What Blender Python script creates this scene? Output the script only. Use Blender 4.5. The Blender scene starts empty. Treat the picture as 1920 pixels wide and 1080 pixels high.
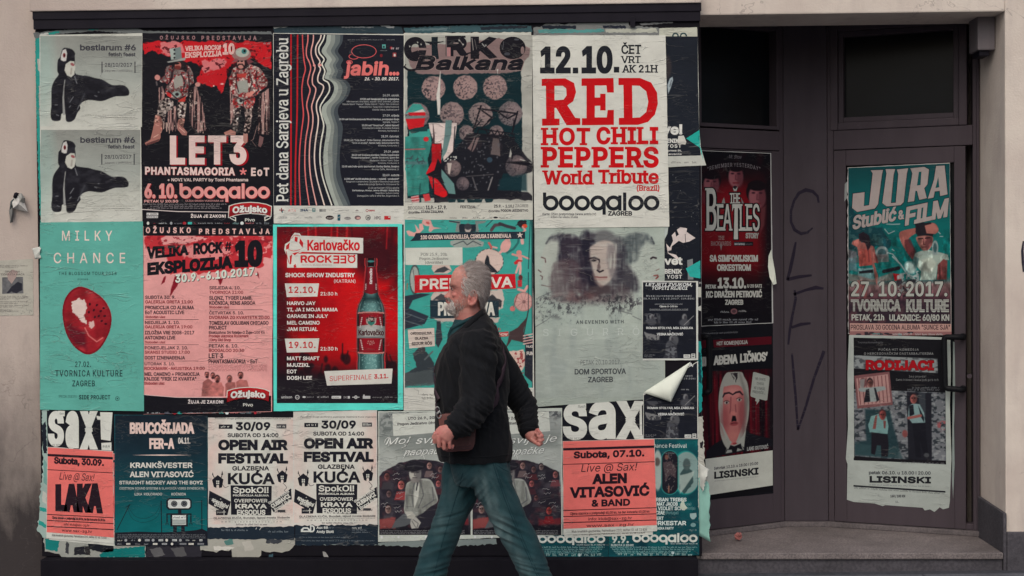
import bpy, bmesh, math, random, os
import numpy as np
from mathutils import Vector, Matrix, geometry
R = math.radians
scene = bpy.context.scene
COL = scene.collection
rng = np.random.default_rng(7)
random.seed(7)

# ------------------------------------------------------------------ camera
FPX, W0, H0 = 2667.0, 1920.0, 1080.0
CAM = Vector((0.246, -7.82, 1.70))
YAW, PITCH, ROLL = R(1.8), R(-1.01), R(0.42)      # turned left, looking down a little, slightly rolled
fwd = Vector((-math.sin(YAW) * math.cos(PITCH), math.cos(YAW) * math.cos(PITCH), math.sin(PITCH)))
rt0 = fwd.cross(Vector((0, 0, 1))).normalized()
up0 = rt0.cross(fwd).normalized()
rt = (rt0 * math.cos(ROLL) - up0 * math.sin(ROLL)).normalized()
up = rt.cross(fwd).normalized()
cam_data = bpy.data.cameras.new("camera")
cam = bpy.data.objects.new("camera", cam_data)
COL.objects.link(cam)
cam.matrix_world = Matrix(((rt.x, up.x, -fwd.x, CAM.x), (rt.y, up.y, -fwd.y, CAM.y), (rt.z, up.z, -fwd.z, CAM.z), (0, 0, 0, 1)))
cam_data.sensor_width = 36.0
cam_data.lens = FPX * 36.0 / W0
cam_data.clip_start, cam_data.clip_end = 0.05, 500.0
scene.camera = cam

# ------------------------------------------------------------------ sky, sun, exposure (overcast street)
SUN_EL, SUN_AZ = R(47), R(196)                    # azimuth measured from +Y towards +X: behind the camera, a little to its left
world = bpy.data.worlds.new("World")
scene.world = world
world.use_nodes = True
nt = world.node_tree
nt.nodes.clear()
sky = nt.nodes.new('ShaderNodeTexSky')
sky.sky_type = 'NISHITA'
sky.sun_disc = False
sky.sun_elevation = SUN_EL
sky.sun_rotation = SUN_AZ
sky.air_density, sky.dust_density, sky.ozone_density = 1.0, 6.0, 1.0
bgn = nt.nodes.new('ShaderNodeBackground')
bgn.inputs['Strength'].default_value = 0.10
outw = nt.nodes.new('ShaderNodeOutputWorld')
nt.links.new(sky.outputs[0], bgn.inputs[0])
nt.links.new(bgn.outputs[0], outw.inputs[0])
sl = bpy.data.lights.new("sun", 'SUN')
sl.energy, sl.angle, sl.color = 0.85, R(80), (1.0, 0.98, 0.96)
so = bpy.data.objects.new("sun", sl)
COL.objects.link(so)
sdir = Vector((math.sin(SUN_AZ) * math.cos(SUN_EL), math.cos(SUN_AZ) * math.cos(SUN_EL), math.sin(SUN_EL)))
so.rotation_euler = sdir.to_track_quat('Z', 'Y').to_euler()
scene.view_settings.view_transform = 'Standard'
scene.view_settings.look = 'None'
scene.view_settings.gamma = 1.0
scene.view_settings.exposure = EXPOSURE = 0.0

# measured light on a white card: photograph value = base colour * K
K_WALL = np.array((0.79, 0.735, 0.69))
K_REC = np.array((0.72, 0.65, 0.60))      # right door and pillar
K_REA = np.array((0.54, 0.49, 0.46))      # left door, turned away from the sky

# ------------------------------------------------------------------ helpers
def lin(c):
    c = np.asarray(c, float) / 255.0
    return np.where(c <= 0.04045, c / 12.92, ((c + 0.055) / 1.055) ** 2.4)

def base(c, k=None):
    """colour seen in the light of the place (0-255) -> base colour of the thing"""
    return np.clip(lin(c) / (K_WALL if k is None else k), 0.0, 0.9)

def ray(px, py):
    return (rt * ((px - W0 / 2) / FPX) - up * ((py - H0 / 2) / FPX) + fwd)

class Plane:
    """vertical plane through p0 along the horizontal direction t; n points to the street"""
    def __init__(self, p0, t):
        self.p0 = Vector((p0[0], p0[1], 0.0)); t = Vector((t[0], t[1], 0)).normalized()
        self.t = t; self.n = Vector((t.y, -t.x, 0))
    def at(self, px, py, e=0.0):
        d = ray(px, py); q = self.p0 + self.n * e
        s = (q - CAM).dot(self.n) / d.dot(self.n)
        return CAM + d * s

def wall_plane(y):
    return Plane((0, y), (1, 0))
PW = wall_plane(0.0)
def X(px, py=540, y=0.0): return wall_plane(y).at(px, py).x
def Z(px, py, y=0.0): return wall_plane(y).at(px, py).z

def tag(o, label=None, cat=None, group=None, kind=None):
    if label: o['label'] = label
    if cat: o['category'] = cat
    if group: o['group'] = group
    if kind: o['kind'] = kind
    return o

def mesh_obj(name, verts, faces, mats, parent=None, fmat=None, smooth=False):
    me = bpy.data.meshes.new(name)
    me.from_pydata([tuple(v) for v in verts], [], [tuple(f) for f in faces])
    for m in (mats if isinstance(mats, (list, tuple)) else [mats]):
        me.materials.append(m)
    if fmat is not None:
        me.polygons.foreach_set('material_index', np.asarray(fmat, np.int32))
    if smooth:
        me.polygons.foreach_set('use_smooth', np.ones(len(me.polygons), bool))
    me.update()
    o = bpy.data.objects.new(name, me)
    COL.objects.link(o)
    if parent is not None:
        o.parent = parent
        o.matrix_parent_inverse = parent.matrix_world.inverted()
    return o

def empty(name, loc=(0, 0, 0)):
    o = bpy.data.objects.new(name, None)
    o.empty_display_size = 0.1
    COL.objects.link(o)
    o.location = loc
    o.matrix_world = Matrix.Translation(loc)
    return o

class MB:
    """collects solid pieces, then becomes one mesh"""
    def __init__(self): self.v = []; self.f = []
    def box(self, a, b, bev=0.0):
        x0, x1 = sorted((a[0], b[0])); y0, y1 = sorted((a[1], b[1])); z0, z1 = sorted((a[2], b[2]))
        self.prism([(x0, y0), (x1, y0), (x1, y1), (x0, y1)], z0, z1)
        return self
    def prism(self, pts, z0, z1):
        """vertical prism over a counter-clockwise ground outline; z0/z1 scalars or lists"""
        n = len(pts); k = len(self.v)
        z0 = [z0] * n if np.isscalar(z0) else z0; z1 = [z1] * n if np.isscalar(z1) else z1
        self.v += [(p[0], p[1], z) for p, z in zip(pts, z0)] + [(p[0], p[1], z) for p, z in zip(pts, z1)]
        self.f.append([k + i for i in range(n)][::-1]); self.f.append([k + n + i for i in range(n)])
        for i in range(n):
            j = (i + 1) % n
            self.f.append([k + i, k + j, k + n + j, k + n + i])
        return self
    def slab(self, plane, s0, s1, z0, z1, e0, e1):
        """box along a vertical plane: s along it, e out of it towards the street"""
        P = [plane.p0 + plane.t * s + plane.n * e for s, e in ((s0, e1), (s1, e1), (s1, e0), (s0, e0))]
        self.prism([(p.x, p.y) for p in P], z0, z1)
        return self
    def poly(self, pts, back):
        """closed outline extruded by the vector back"""
        n = len(pts); k = len(self.v)
        self.v += [tuple(p) for p in pts] + [tuple(Vector(p) + back) for p in pts]
        tri = geometry.tessellate_polygon([[Vector(p) for p in pts]])
        for t in tri:
            self.f.append([k + i for i in t]); self.f.append([k + n + i for i in reversed(t)])
        for i in range(n):
            j = (i + 1) % n
            self.f.append([k + j, k + i, k + n + i, k + n + j])
        return self
    def tube(self, pts, r, seg=10, cap=True):
        pts = [Vector(p) for p in pts]; n = len(pts); k = len(self.v)
        rr = [r] * n if np.isscalar(r) else r
        prev = None
        for i, p in enumerate(pts):
            t = (pts[min(i + 1, n - 1)] - pts[max(i - 1, 0)]).normalized()
            if prev is None:
                a = t.cross(Vector((0, 1, 0.13)))
                if a.length < 0.1: a = t.cross(Vector((1, 0, 0.1)))
            else:
                a = prev - t * prev.dot(t)
            a.normalize(); prev = a; b = t.cross(a)
            for s in range(seg):
                w = 2 * math.pi * s / seg
                self.v.append(tuple(p + (a * math.cos(w) + b * math.sin(w)) * rr[i]))
        for i in range(n - 1):
            for s in range(seg):
                q = (s + 1) % seg
                self.f.append([k + i * seg + s, k + i * seg + q, k + (i + 1) * seg + q, k + (i + 1) * seg + s])
        if cap:
            self.f.append([k + s for s in range(seg)][::-1])
            self.f.append([k + (n - 1) * seg + s for s in range(seg)])
        return self
    def build(self, name, mat, parent=None, bevel=0.0, smooth=False):
        o = mesh_obj(name, self.v, self.f, mat, parent)
        bm = bmesh.new(); bm.from_mesh(o.data)
        bmesh.ops.recalc_face_normals(bm, faces=bm.faces)
        if bevel > 0:
            ed = [e for e in bm.edges if len(e.link_faces) == 2 and e.calc_face_angle(0) > 0.6]
            bmesh.ops.bevel(bm, geom=ed, offset=bevel, segments=2, affect='EDGES', profile=0.6, clamp_overlap=True)
        bm.to_mesh(o.data); bm.free()
        if smooth:
            o.data.polygons.foreach_set('use_smooth', np.ones(len(o.data.polygons), bool))
        return o

# ------------------------------------------------------------------ materials
def N(t, kind, **kw):
    n = t.nodes.new(kind)
    for k, v in kw.items():
        if k.startswith('i_'):
            key = k[2:]
            n.inputs[int(key) if key.isdigit() else key.replace('_', ' ')].default_value = v
        else:
            setattr(n, k, v)
    return n

def new_mat(name):
    m = bpy.data.materials.new(name); m.use_nodes = True
    t = m.node_tree; t.nodes.clear()
    o = N(t, 'ShaderNodeOutputMaterial'); b = N(t, 'ShaderNodeBsdfPrincipled')
    t.links.new(b.outputs[0], o.inputs[0])
    return m, t, b

def ramp(t, src, stops):
    r = N(t, 'ShaderNodeValToRGB')
    el = r.color_ramp.elements
    while len(el) < len(stops): el.new(0.5)
    for e, (p, c) in zip(el, stops):
        e.position = p; e.color = (c, c, c, 1) if np.isscalar(c) else (*c[:3], 1)
    t.links.new(src, r.inputs[0])
    return r.outputs[0]

def mixc(t, fac, a, b, mode='MIX'):
    m = N(t, 'ShaderNodeMix', data_type='RGBA', blend_type=mode)
    for sock, v in ((0, fac), (6, a), (7, b)):
        if hasattr(v, 'is_output'): t.links.new(v, m.inputs[sock])
        elif sock == 0: m.inputs[0].default_value = v
        else: m.inputs[sock].default_value = (*v[:3], 1)
    return m.outputs[2]

def math_n(t, op, a, b=None, clamp=False):
    m = N(t, 'ShaderNodeMath', operation=op, use_clamp=clamp)
    for i, v in enumerate((a, b)):
        if v is None: continue
        if hasattr(v, 'is_output'): t.links.new(v, m.inputs[i])
        else: m.inputs[i].default_value = v
    return m.outputs[0]

def coords(t, scale=(1, 1, 1), kind='world', rot=(0, 0, 0)):
    mp = N(t, 'ShaderNodeMapping')
    mp.inputs['Scale'].default_value = scale
    mp.inputs['Rotation'].default_value = rot
    if kind == 'world':
        g = N(t, 'ShaderNodeNewGeometry'); t.links.new(g.outputs['Position'], mp.inputs[0])
    else:
        g = N(t, 'ShaderNodeTexCoord'); t.links.new(g.outputs['Object'], mp.inputs[0])
    return mp.outputs[0]

def noise(t, vec, scale, detail=4, rough=0.55, dist=0.0):
    n = N(t, 'ShaderNodeTexNoise')
    n.inputs['Scale'].default_value = scale; n.inputs['Detail'].default_value = detail
    n.inputs['Roughness'].default_value = rough; n.inputs['Distortion'].default_value = dist
    t.links.new(vec, n.inputs['Vector'])
    return n.outputs['Fac']

def bump(t, bsdf, h, strength, dist):
    b = N(t, 'ShaderNodeBump')
    b.inputs['Strength'].default_value = strength; b.inputs['Distance'].default_value = dist
    t.links.new(h, b.inputs['Height']); t.links.new(b.outputs[0], bsdf.inputs['Normal'])
    return b

def surf(name, c, rough=0.7, spec=0.3, var=0.15, vs=6.0, b_scale=60.0, b_str=0.2, b_dist=0.004, k=None, metal=0.0, col2=None, kind='world', stretch=(1, 1, 1)):
    m, t, b = new_mat(name)
    c1 = base(c, k); c2 = base(col2, k) if col2 is not None else c1 * (1 - var)
    v = coords(t, stretch, kind)
    n1 = noise(t, v, vs, 5, 0.6)
    f = ramp(t, n1, [(0.32, 0.0), (0.68, 1.0)])
    t.links.new(mixc(t, f, c1, c2), b.inputs['Base Color'])
    b.inputs['Roughness'].default_value = rough; b.inputs['Specular IOR Level'].default_value = spec
    b.inputs['Metallic'].default_value = metal
    if b_str > 0:
        bump(t, b, noise(t, v, b_scale, 4, 0.6), b_str, b_dist)
    return m
# ------------------------------------------------------------------ printed paper: one node material, ink colour stored on the mesh
def paper_mat(name, wrinkle=1.0, rough=0.5):
    m, t, b = new_mat(name)
    at = N(t, 'ShaderNodeAttribute', attribute_name='col')
    v = coords(t, (1, 1, 1))
    # glue stains and weathering
    s1 = ramp(t, noise(t, v, 5.0, 6, 0.65, 0.4), [(0.3, 0.86), (0.62, 1.0)])
    s2 = ramp(t, noise(t, coords(t, (2.2, 2.2, 4.0)), 3.0, 5, 0.65, 0.8), [(0.33, 0.91), (0.6, 1.0)])
    s3 = ramp(t, noise(t, v, 240.0, 2, 0.5), [(0.2, 0.93), (0.7, 1.03)])
    c = mixc(t, 1.0, at.outputs['Color'], s1, 'MULTIPLY')
    c = mixc(t, 1.0, c, s2, 'MULTIPLY')
    c = mixc(t, 1.0, c, s3, 'MULTIPLY')
    # worn specks where the ink has rubbed off on dark prints
    wn = ramp(t, noise(t, coords(t, (1.0, 1.0, 1.6)), 46.0, 5, 0.72, 0.6), [(0.73, 0.0), (0.79, 1.0)])
    c = mixc(t, math_n(t, 'MULTIPLY', wn, 0.16), c, (0.45, 0.45, 0.42))
    t.links.new(c, b.inputs['Base Color'])
    b.inputs['Roughness'].default_value = rough
    b.inputs['Specular IOR Level'].default_value = 0.08
    # wheat-paste creases: long, nearly level ridges, broken up, plus a fine cockle
    def ridge(vec, sc, lo, dist):
        n = noise(t, vec, sc, 3, 0.5, dist)
        d = math_n(t, 'ABSOLUTE', math_n(t, 'SUBTRACT', n, 0.5))
        return ramp(t, d, [(0.0, 1.0), (lo, 0.0)])
    r1 = ridge(coords(t, (1.6, 1.6, 7.5), rot=(0, R(7), 0)), 2.0, 0.016, 1.2)
    r2 = ridge(coords(t, (2.4, 2.4, 9.0), rot=(0, R(-6), 0)), 3.0, 0.016, 1.6)
    g1 = ramp(t, noise(t, v, 3.1, 2, 0.5), [(0.5, 0.0), (0.62, 1.0)])
    g2 = ramp(t, noise(t, coords(t, (1, 1, 1), rot=(0.3, 0.2, 0.1)), 3.7, 2, 0.5), [(0.51, 0.0), (0.63, 1.0)])
    h = math_n(t, 'ADD', math_n(t, 'MULTIPLY', r1, g1), math_n(t, 'MULTIPLY', math_n(t, 'MULTIPLY', r2, g2), 0.7))
    h = math_n(t, 'ADD', h, math_n(t, 'MULTIPLY', noise(t, coords(t, (9, 9, 14)), 2.2, 4, 0.55, 0.6), 0.5))
    # the ink has cracked pale along the creases
    cr = math_n(t, 'ADD', math_n(t, 'MULTIPLY', r1, g1), math_n(t, 'MULTIPLY', r2, g2), True)
    c2 = mixc(t, math_n(t, 'MULTIPLY', cr, 0.13 * wrinkle), c, (0.62, 0.62, 0.58))
    t.links.new(c2, b.inputs['Base Color'])
    bump(t, b, h, 0.62 * wrinkle, 0.006)
    return m

M_PRINT = paper_mat('printed_paper', 1.0)
M_PRINT_FLAT = paper_mat('printed_paper_smooth', 0.35, 0.42)

# ------------------------------------------------------------------ lettering
FONT = None
def load_font():
    global FONT
    try:
        p = os.path.join(bpy.utils.system_resource('DATAFILES', path='fonts'), 'Inter.woff2')
        FONT = bpy.data.fonts.load(p)
    except Exception:
        FONT = None
load_font()
GLYPH = {}
def _outline(s):
    cu = bpy.data.curves.new('glyph', 'FONT'); cu.body = s
    if FONT is not None: cu.font = FONT
    ob = bpy.data.objects.new('glyph', cu); COL.objects.link(ob)
    dg = bpy.context.evaluated_depsgraph_get(); dg.update()
    ev = ob.evaluated_get(dg)
    c = ev.to_curve(dg)
    out = []
    for sp in c.splines:
        if sp.type == 'BEZIER':
            bp = sp.bezier_points; n = len(bp); pts = []
            for i in range(n):
                a, d = bp[i], bp[(i + 1) % n]
                p0, p1, p2, p3 = (np.array(q[:2]) for q in (a.co, a.handle_right, d.handle_left, d.co))
                cx = (p1 - p0)[0] * (p3 - p0)[1] - (p1 - p0)[1] * (p3 - p0)[0]
                cy = (p2 - p0)[0] * (p3 - p0)[1] - (p2 - p0)[1] * (p3 - p0)[0]
                st = 1 if abs(cx) + abs(cy) < 1e-5 else 4
                for k in range(st):
                    u = k / st
                    pts.append((1 - u) ** 3 * p0 + 3 * (1 - u) ** 2 * u * p1 + 3 * (1 - u) * u * u * p2 + u ** 3 * p3)
        else:
            pts = [np.array(p.co[:2]) for p in sp.points]
        q = [pts[0]]
        for p in pts[1:]:
            if np.abs(p - q[-1]).max() > 1e-5: q.append(p)
        if np.abs(q[0] - q[-1]).max() < 1e-5: q.pop()
        if len(q) > 2: out.append(np.array(q))
    ev.to_curve_clear()
    bpy.data.objects.remove(ob); bpy.data.curves.remove(cu)
    return out
def _xmax(cs): return max(c[:, 0].max() for c in cs)
def glyph(ch):
    if ch in GLYPH: return GLYPH[ch]
    hh = glyph_ref()
    adv = _xmax(_outline('H' + ch + 'H')) - hh[1] - 0.0 if ch != ' ' else 0.0
    cs = [] if ch == ' ' else _outline(ch)
    if ch == ' ': adv = _xmax(_outline('H H')) - hh[1]
    GLYPH[ch] = (cs, adv)
    return GLYPH[ch]
REF = None
def glyph_ref():
    """(cap height, right edge of a single H, ...)"""
    global REF
    if REF is None:
        h = _outline('H'); REF = (max(c[:, 1].max() for c in h), _xmax(h))
        REF = (REF[0], REF[1])
        # advance of H itself
        hh = _xmax(_outline('HH')); REF = (REF[0], hh)
    return REF

def area(c):
    x, y = c[:, 0], c[:, 1]
    return 0.5 * float(np.sum(x * np.roll(y, -1) - y * np.roll(x, -1)))

def offset_contour(c, d):
    """move a closed outline to its right-hand side by d"""
    p = np.roll(c, 1, 0); q = np.roll(c, -1, 0)
    e0 = c - p; e1 = q - c
    e0 /= np.linalg.norm(e0, axis=1)[:, None] + 1e-9; e1 /= np.linalg.norm(e1, axis=1)[:, None] + 1e-9
    n0 = np.stack((e0[:, 1], -e0[:, 0]), 1); n1 = np.stack((e1[:, 1], -e1[:, 0]), 1)
    m = n0 + n1; L = np.sum(m * m, 1) / 2
    m = m / np.maximum(L, 0.6)[:, None]
    return c + m * d

def fill(contours):
    """triangles of the union of closed outlines (non-zero winding): points, triangles"""
    V = []; E = []; k = 0
    for c in contours:
        n = len(c); V += [Vector((float(p[0]), float(p[1]))) for p in c]
        E += [(k + i, k + (i + 1) % n) for i in range(n)]; k += n
    r = geometry.delaunay_2d_cdt(V, E, [], 0, 1e-5)
    P = np.array([(v[0], v[1]) for v in r[0]]); T = np.array([tuple(f) for f in r[2]], int)
    if len(T) == 0: return P, []
    C = P[T].mean(1); wn = np.zeros(len(C), int)
    for c in contours:
        c = np.asarray(c, float); d = np.roll(c, -1, 0)
        for a, b in zip(c, d):
            s = (b[0] - a[0]) * (C[:, 1] - a[1]) - (C[:, 0] - a[0]) * (b[1] - a[1])
            up_ = (a[1] <= C[:, 1]) & (b[1] > C[:, 1]) & (s > 0); dn = (a[1] > C[:, 1]) & (b[1] <= C[:, 1]) & (s < 0)
            wn += up_.astype(int) - dn.astype(int)
    return P, [tuple(t) for t in T[wn != 0]]

# serifs: (x fraction of the glyph, 'b'/'t'/'m', left reach, right reach) in units of the serif length
SERIF = {c: v for c, v in {
    'H': [(0, 'b', 1, 1), (0, 't', 1, 1), (1, 'b', 1, 1), (1, 't', 1, 1)], 'I': [(.5, 'b', 1, 1), (.5, 't', 1, 1)],
    'R': [(0, 'b', 1, 1), (0, 't', 1, .3), (1, 'b', .8, .7)], 'E': [(0, 'b', 1, 0), (0, 't', 1, 0)], 'D': [(0, 'b', 1, .3), (0, 't', 1, .3)],
    'B': [(0, 'b', 1, .3), (0, 't', 1, .3)], 'P': [(0, 'b', 1, 1), (0, 't', 1, .3)], 'L': [(0, 'b', 1, 0), (0, 't', 1, 1)], 'T': [(.5, 'b', 1, 1)],
    'K': [(0, 'b', 1, 1), (0, 't', 1, 1), (1, 'b', 1, .6), (1, 't', 1, .6)], 'A': [(0, 'b', .6, 1), (1, 'b', 1, .6)],
    'V': [(0, 't', .6, 1), (1, 't', 1, .6)], 'W': [(0, 't', .6, 1), (1, 't', 1, .6)], 'N': [(0, 'b', 1, 1), (0, 't', 1, .3), (1, 't', 1, 1)],
    'F': [(0, 'b', 1, 1), (0, 't', 1, 0)], 'J': [(.8, 't', 1, 1)], 'U': [(0, 't', 1, 1), (1, 't', 1, 1)], '1': [(.75, 'b', 1, 1)], 'M': [(0, 'b', 1, 1), (1, 'b', 1, 1), (0, 't', 1, 0), (1, 't', 0, 1)],
    'r': [(0, 'b', 1, 1.2), (0, 'x', 1, 0)], 'n': [(0, 'b', 1, 1), (0, 'x', 1, 0), (1, 'b', 1, 1)], 'm': [(0, 'b', 1, 1), (1, 'b', 1, 1)],
    'l': [(.5, 'b', 1, 1), (.5, 't', 1, 0)], 'i': [(.5, 'b', 1, 1), (.5, 'x', 1, 0)], 'd': [(1, 'b', 0, 1), (1, 't', 1, 0)],
    'b': [(0, 't', 1, 0)], 'u': [(0, 'x', 1, 0), (1, 'x', 1, 0), (1, 'b', 0, 1)], 'k': [(0, 'b', 1, 1), (1, 'b', 1, .6), (0, 't', 1, 0)],
    'h': [(0, 'b', 1, 1), (1, 'b', 1, 1), (0, 't', 1, 0)], 'a': [(1, 'b', 0, .8)], 'v': [(0, 'x', .6, 1), (1, 'x', 1, .6)], 'p': [(0, 'x', 1, 0)], 'j': [(1, 'x', 1, 0)]}.items()}

class Part:
    """flat printed shapes in photograph pixels, laid on a plane; grows into one mesh"""
    def __init__(self, plane, e, k=None):
        self.plane, self.e, self.k = plane, e, k
        self.v = []; self.f = []; self.c = []
    def add(self, pts, faces, color, lay):
        o = len(self.v)
        col = base(color, self.k)
        for p in pts:
            self.v.append((p[0], p[1], lay)); self.c.append(col)
        for f in faces: self.f.append(tuple(o + i for i in f))
    def poly(self, pts, color, lay=1.0):
        if len(pts) <= 3: self.add(pts, [tuple(range(len(pts)))], color, lay)
        else: self.add(*fill([pts]), color, lay)
    def rect(self, x0, y0, x1, y1, color, lay=1.0, sl=0.0):
        d = (x1 - x0) * sl
        self.add([(x0, y0), (x1, y0 + d), (x1, y1 + d), (x0, y1)], [(0, 1, 2, 3)], color, lay)
    def ell(self, cx, cy, rx, ry, color, lay=1.0, n=20):
        self.poly([(cx + rx * math.cos(2 * math.pi * i / n), cy + ry * math.sin(2 * math.pi * i / n)) for i in range(n)], color, lay)
    def ring(self, cx, cy, rx, ry, w, color, lay=1.0, n=24, a0=0.0, a1=360.0):
        pts = []; fs = []
        for i in range(n + 1):
            a = R(a0 + (a1 - a0) * i / n)
            pts += [(cx + rx * math.cos(a), cy + ry * math.sin(a)), (cx + (rx - w) * math.cos(a), cy + (ry - w) * math.sin(a))]
        for i in range(n): fs.append((2 * i, 2 * i + 1, 2 * i + 3, 2 * i + 2))
        self.add(pts, fs, color, lay)
    def line(self, pts, w, color, lay=1.0):
        pts = [np.array(p, float) for p in pts]; n = len(pts); vs = []; fs = []
        ww = [w] * n if np.isscalar(w) else w
        for i, p in enumerate(pts):
            t = pts[min(i + 1, n - 1)] - pts[max(i - 1, 0)]; t = t / (np.linalg.norm(t) + 1e-9)
            m = np.array((-t[1], t[0])) * ww[i] / 2
            vs += [p + m, p - m]
        for i in range(n - 1): fs.append((2 * i, 2 * i + 1, 2 * i + 3, 2 * i + 2))
        self.add(vs, fs, color, lay)
    def text(self, s, x0, x1, yt, yb, color, w=0.0, sp=0.0, sh=0.0, sl=0.0, lay=2.0, ser=0.0, serh=None, arc=0.0, taper=0.0, rot=None, word=1.0):
        """cap line yt, base line yb, left/right edge x0/x1; w: extra stroke weight (fraction of cap height, each side)"""
        cap = glyph_ref()[0]
        lay0 = []; x = 0.0
        for ch in s:
            cs, adv = glyph(ch)
            if ch == ' ': x += adv * word; continue
            lay0.append((ch, cs, x)); x += adv + sp
        if not lay0: return
        xmin = min(c[:, 0].min() + gx for _, cs, gx in lay0 for c in cs); xmax = max(c[:, 0].max() + gx for _, cs, gx in lay0 for c in cs)
        hh = yb - yt
        sq = ((x1 - x0) / (xmax - xmin)) / (hh / cap)            # how far the line is condensed
        if .03 <= w < .06 and sq < 1: w += .03 * (1 - max(sq, .4))
        d = w * hh
        sx = (x1 - x0 - 2 * d - (2 * ser if 0 else 0)) / (xmax - xmin); sy = (hh - 2 * d) / cap
        xm = (x0 + x1) / 2; hw = (x1 - x0) / 2
        def fin(c):
            q = np.array(c, float)
            px = x0 + d + q[:, 0]; py = -d - q[:, 1]           # y up -> down from the base line
            px = px - py * sh
            u = (px - xm) / hw
            if taper: py = py * (1 + taper * u)
            py = yb + py + (px - x0) * sl + arc * u * u
            if rot is not None:
                ca, sa = math.cos(R(rot)), math.sin(R(rot)); dx, dy = px - x0, py - yb
                px, py = x0 + dx * ca + dy * sa, yb - dx * sa + dy * ca
            return np.stack((px, py), 1)
        for ch, cs, gx in lay0:
            C = [np.stack(((c[:, 0] + gx - xmin) * sx, c[:, 1] * sy), 1) for c in cs]
            big = max(C, key=lambda c: abs(area(c))); sg = 1.0 if area(big) > 0 else -1.0
            if d:
                out = []
                for c in C:
                    q = offset_contour(c, d * sg)
                    if area(q) * area(c) > 0 and (area(c) * sg > 0 or np.ptp(q[:, 0]) < np.ptp(c[:, 0])): out.append(q)
                C = out
            gl = min(c[:, 0].min() for c in C); gr = max(c[:, 0].max() for c in C)
            F = [fin(c) for c in C]
            try:
                # separate solid pieces (dots, accents) keep their own holes
                self.add(*fill(F), color, lay)
            except Exception:
                pass
            if ser and ch in SERIF:
                st = serh if serh else 0.13
                stem = hh * (0.115 + 2 * w) * min(1.0, sx / sy)
                for fx, where, la, ra in SERIF[ch]:
                    cx = gl + stem / 2 + (gr - gl - stem) * fx
                    a = cx - stem * (0.5 if True else 0) - ser * hh * la; b = cx + stem * 0.5 + ser * hh * ra
                    H_ = hh - 2 * d
                    yy = {'b': -d, 't': H_ + d - st * hh, 'm': H_ / 2, 'x': H_ * 0.75 + d - st * hh}[where]
                    q = fin(np.array([(a, yy), (b, yy), (b, yy + st * hh), (a, yy + st * hh)]))
                    self.add(q, [(0, 1, 2, 3)], color, lay + 0.12)
    def micro(self, x0, x1, y, h, color, lay=2.0, sl=0.0, dens=0.8, seed=0):
        """a line of print too small to read: broken little strokes"""
        r = random.Random(int(x0 * 13 + y * 7 + seed)); x = x0
        while x < x1 - h * 0.3:
            n = r.randint(2, 8)
            for _ in range(n):
                if x > x1 - h * 0.3: break
                yy = y + (x - x0) * sl; q = r.random()
                a = h * (0.3 if q < 0.7 else 0.0)
                if q < 0.55:
                    self.rect(x, yy + a, x + h * 0.22, yy + h, color, lay)
                    self.rect(x + h * .22, yy + (a if q < .3 else h * .8), x + h * 0.5, yy + (a + h * .2 if q < .3 else h), color, lay)
                else:
                    self.rect(x, yy + a, x + h * 0.42, yy + a + h * .2, color, lay)
                    self.rect(x + h * .1, yy + a + h * .2, x + h * 0.34, yy + h, color, lay)
                x += h * 0.62
            x += h * 0.5 / dens
    def build(self, name, mat, parent):
        """blocks of print that stand apart become parts of their own"""
        W = np.array([tuple(self.plane.at(p, q, self.e + l * 0.0003)) for p, q, l in self.v])
        par = list(range(len(self.v)))
        def find(i):
            while par[i] != i: par[i] = par[par[i]]; i = par[i]
            return i
        for f in self.f:
            r = find(f[0])
            for i in f[1:]: par[find(i)] = r
        comp = {}
        for i in range(len(self.v)): comp.setdefault(find(i), []).append(i)
        keys = list(comp); n = len(keys)
        lo = np.array([W[comp[k]].min(0) for k in keys]); hi = np.array([W[comp[k]].max(0) for k in keys])
        size = (hi - lo).max(1); p2 = list(range(n))
        def find2(i):
            while p2[i] != i: p2[i] = p2[p2[i]]; i = p2[i]
            return i
        for i in range(n):
            gap = np.maximum(0, np.maximum(lo[i] - hi, lo - hi[i]))
            for j in np.nonzero(np.sqrt((gap ** 2).sum(1)) <= np.maximum(.02, .5 * np.maximum(size[i], size)) * .98)[0]:
                x, y = find2(i), find2(int(j))
                if x != y: p2[y] = x
        of = {k: find2(i) for i, k in enumerate(keys)}
        groups = {}
        for f in self.f: groups.setdefault(of[find(f[0])], []).append(f)
        for fs in groups.values(): self._mesh(name, mat, parent, W, fs)
    def _mesh(self, name, mat, parent, W, F):
        ids = sorted({i for f in F for i in f}); at_ = {v: k for k, v in enumerate(ids)}
        vs = [tuple(W[i]) for i in ids]; cl = [self.c[i] for i in ids]; fs = [tuple(at_[i] for i in f) for f in F]
        o = mesh_obj(name, vs, fs, mat, parent)
        me = o.data
        at = me.color_attributes.new('col', 'FLOAT_COLOR', 'POINT')
        c = np.ones((len(cl), 4), np.float32); c[:, :3] = np.array(cl)
        at.data.foreach_set('color', c.ravel())
        # all print faces the street
        nn = np.zeros(len(me.polygons) * 3); me.polygons.foreach_get('normal', nn)
        nn = nn.reshape(-1, 3); fl = np.nonzero(nn @ np.array(self.plane.n) < 0)[0]
        if len(fl):
            bm = bmesh.new(); bm.from_mesh(me); bm.faces.ensure_lookup_table()
            bmesh.ops.reverse_faces(bm, faces=[bm.faces[i] for i in fl]); bm.to_mesh(me); bm.free()
        return o

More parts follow.
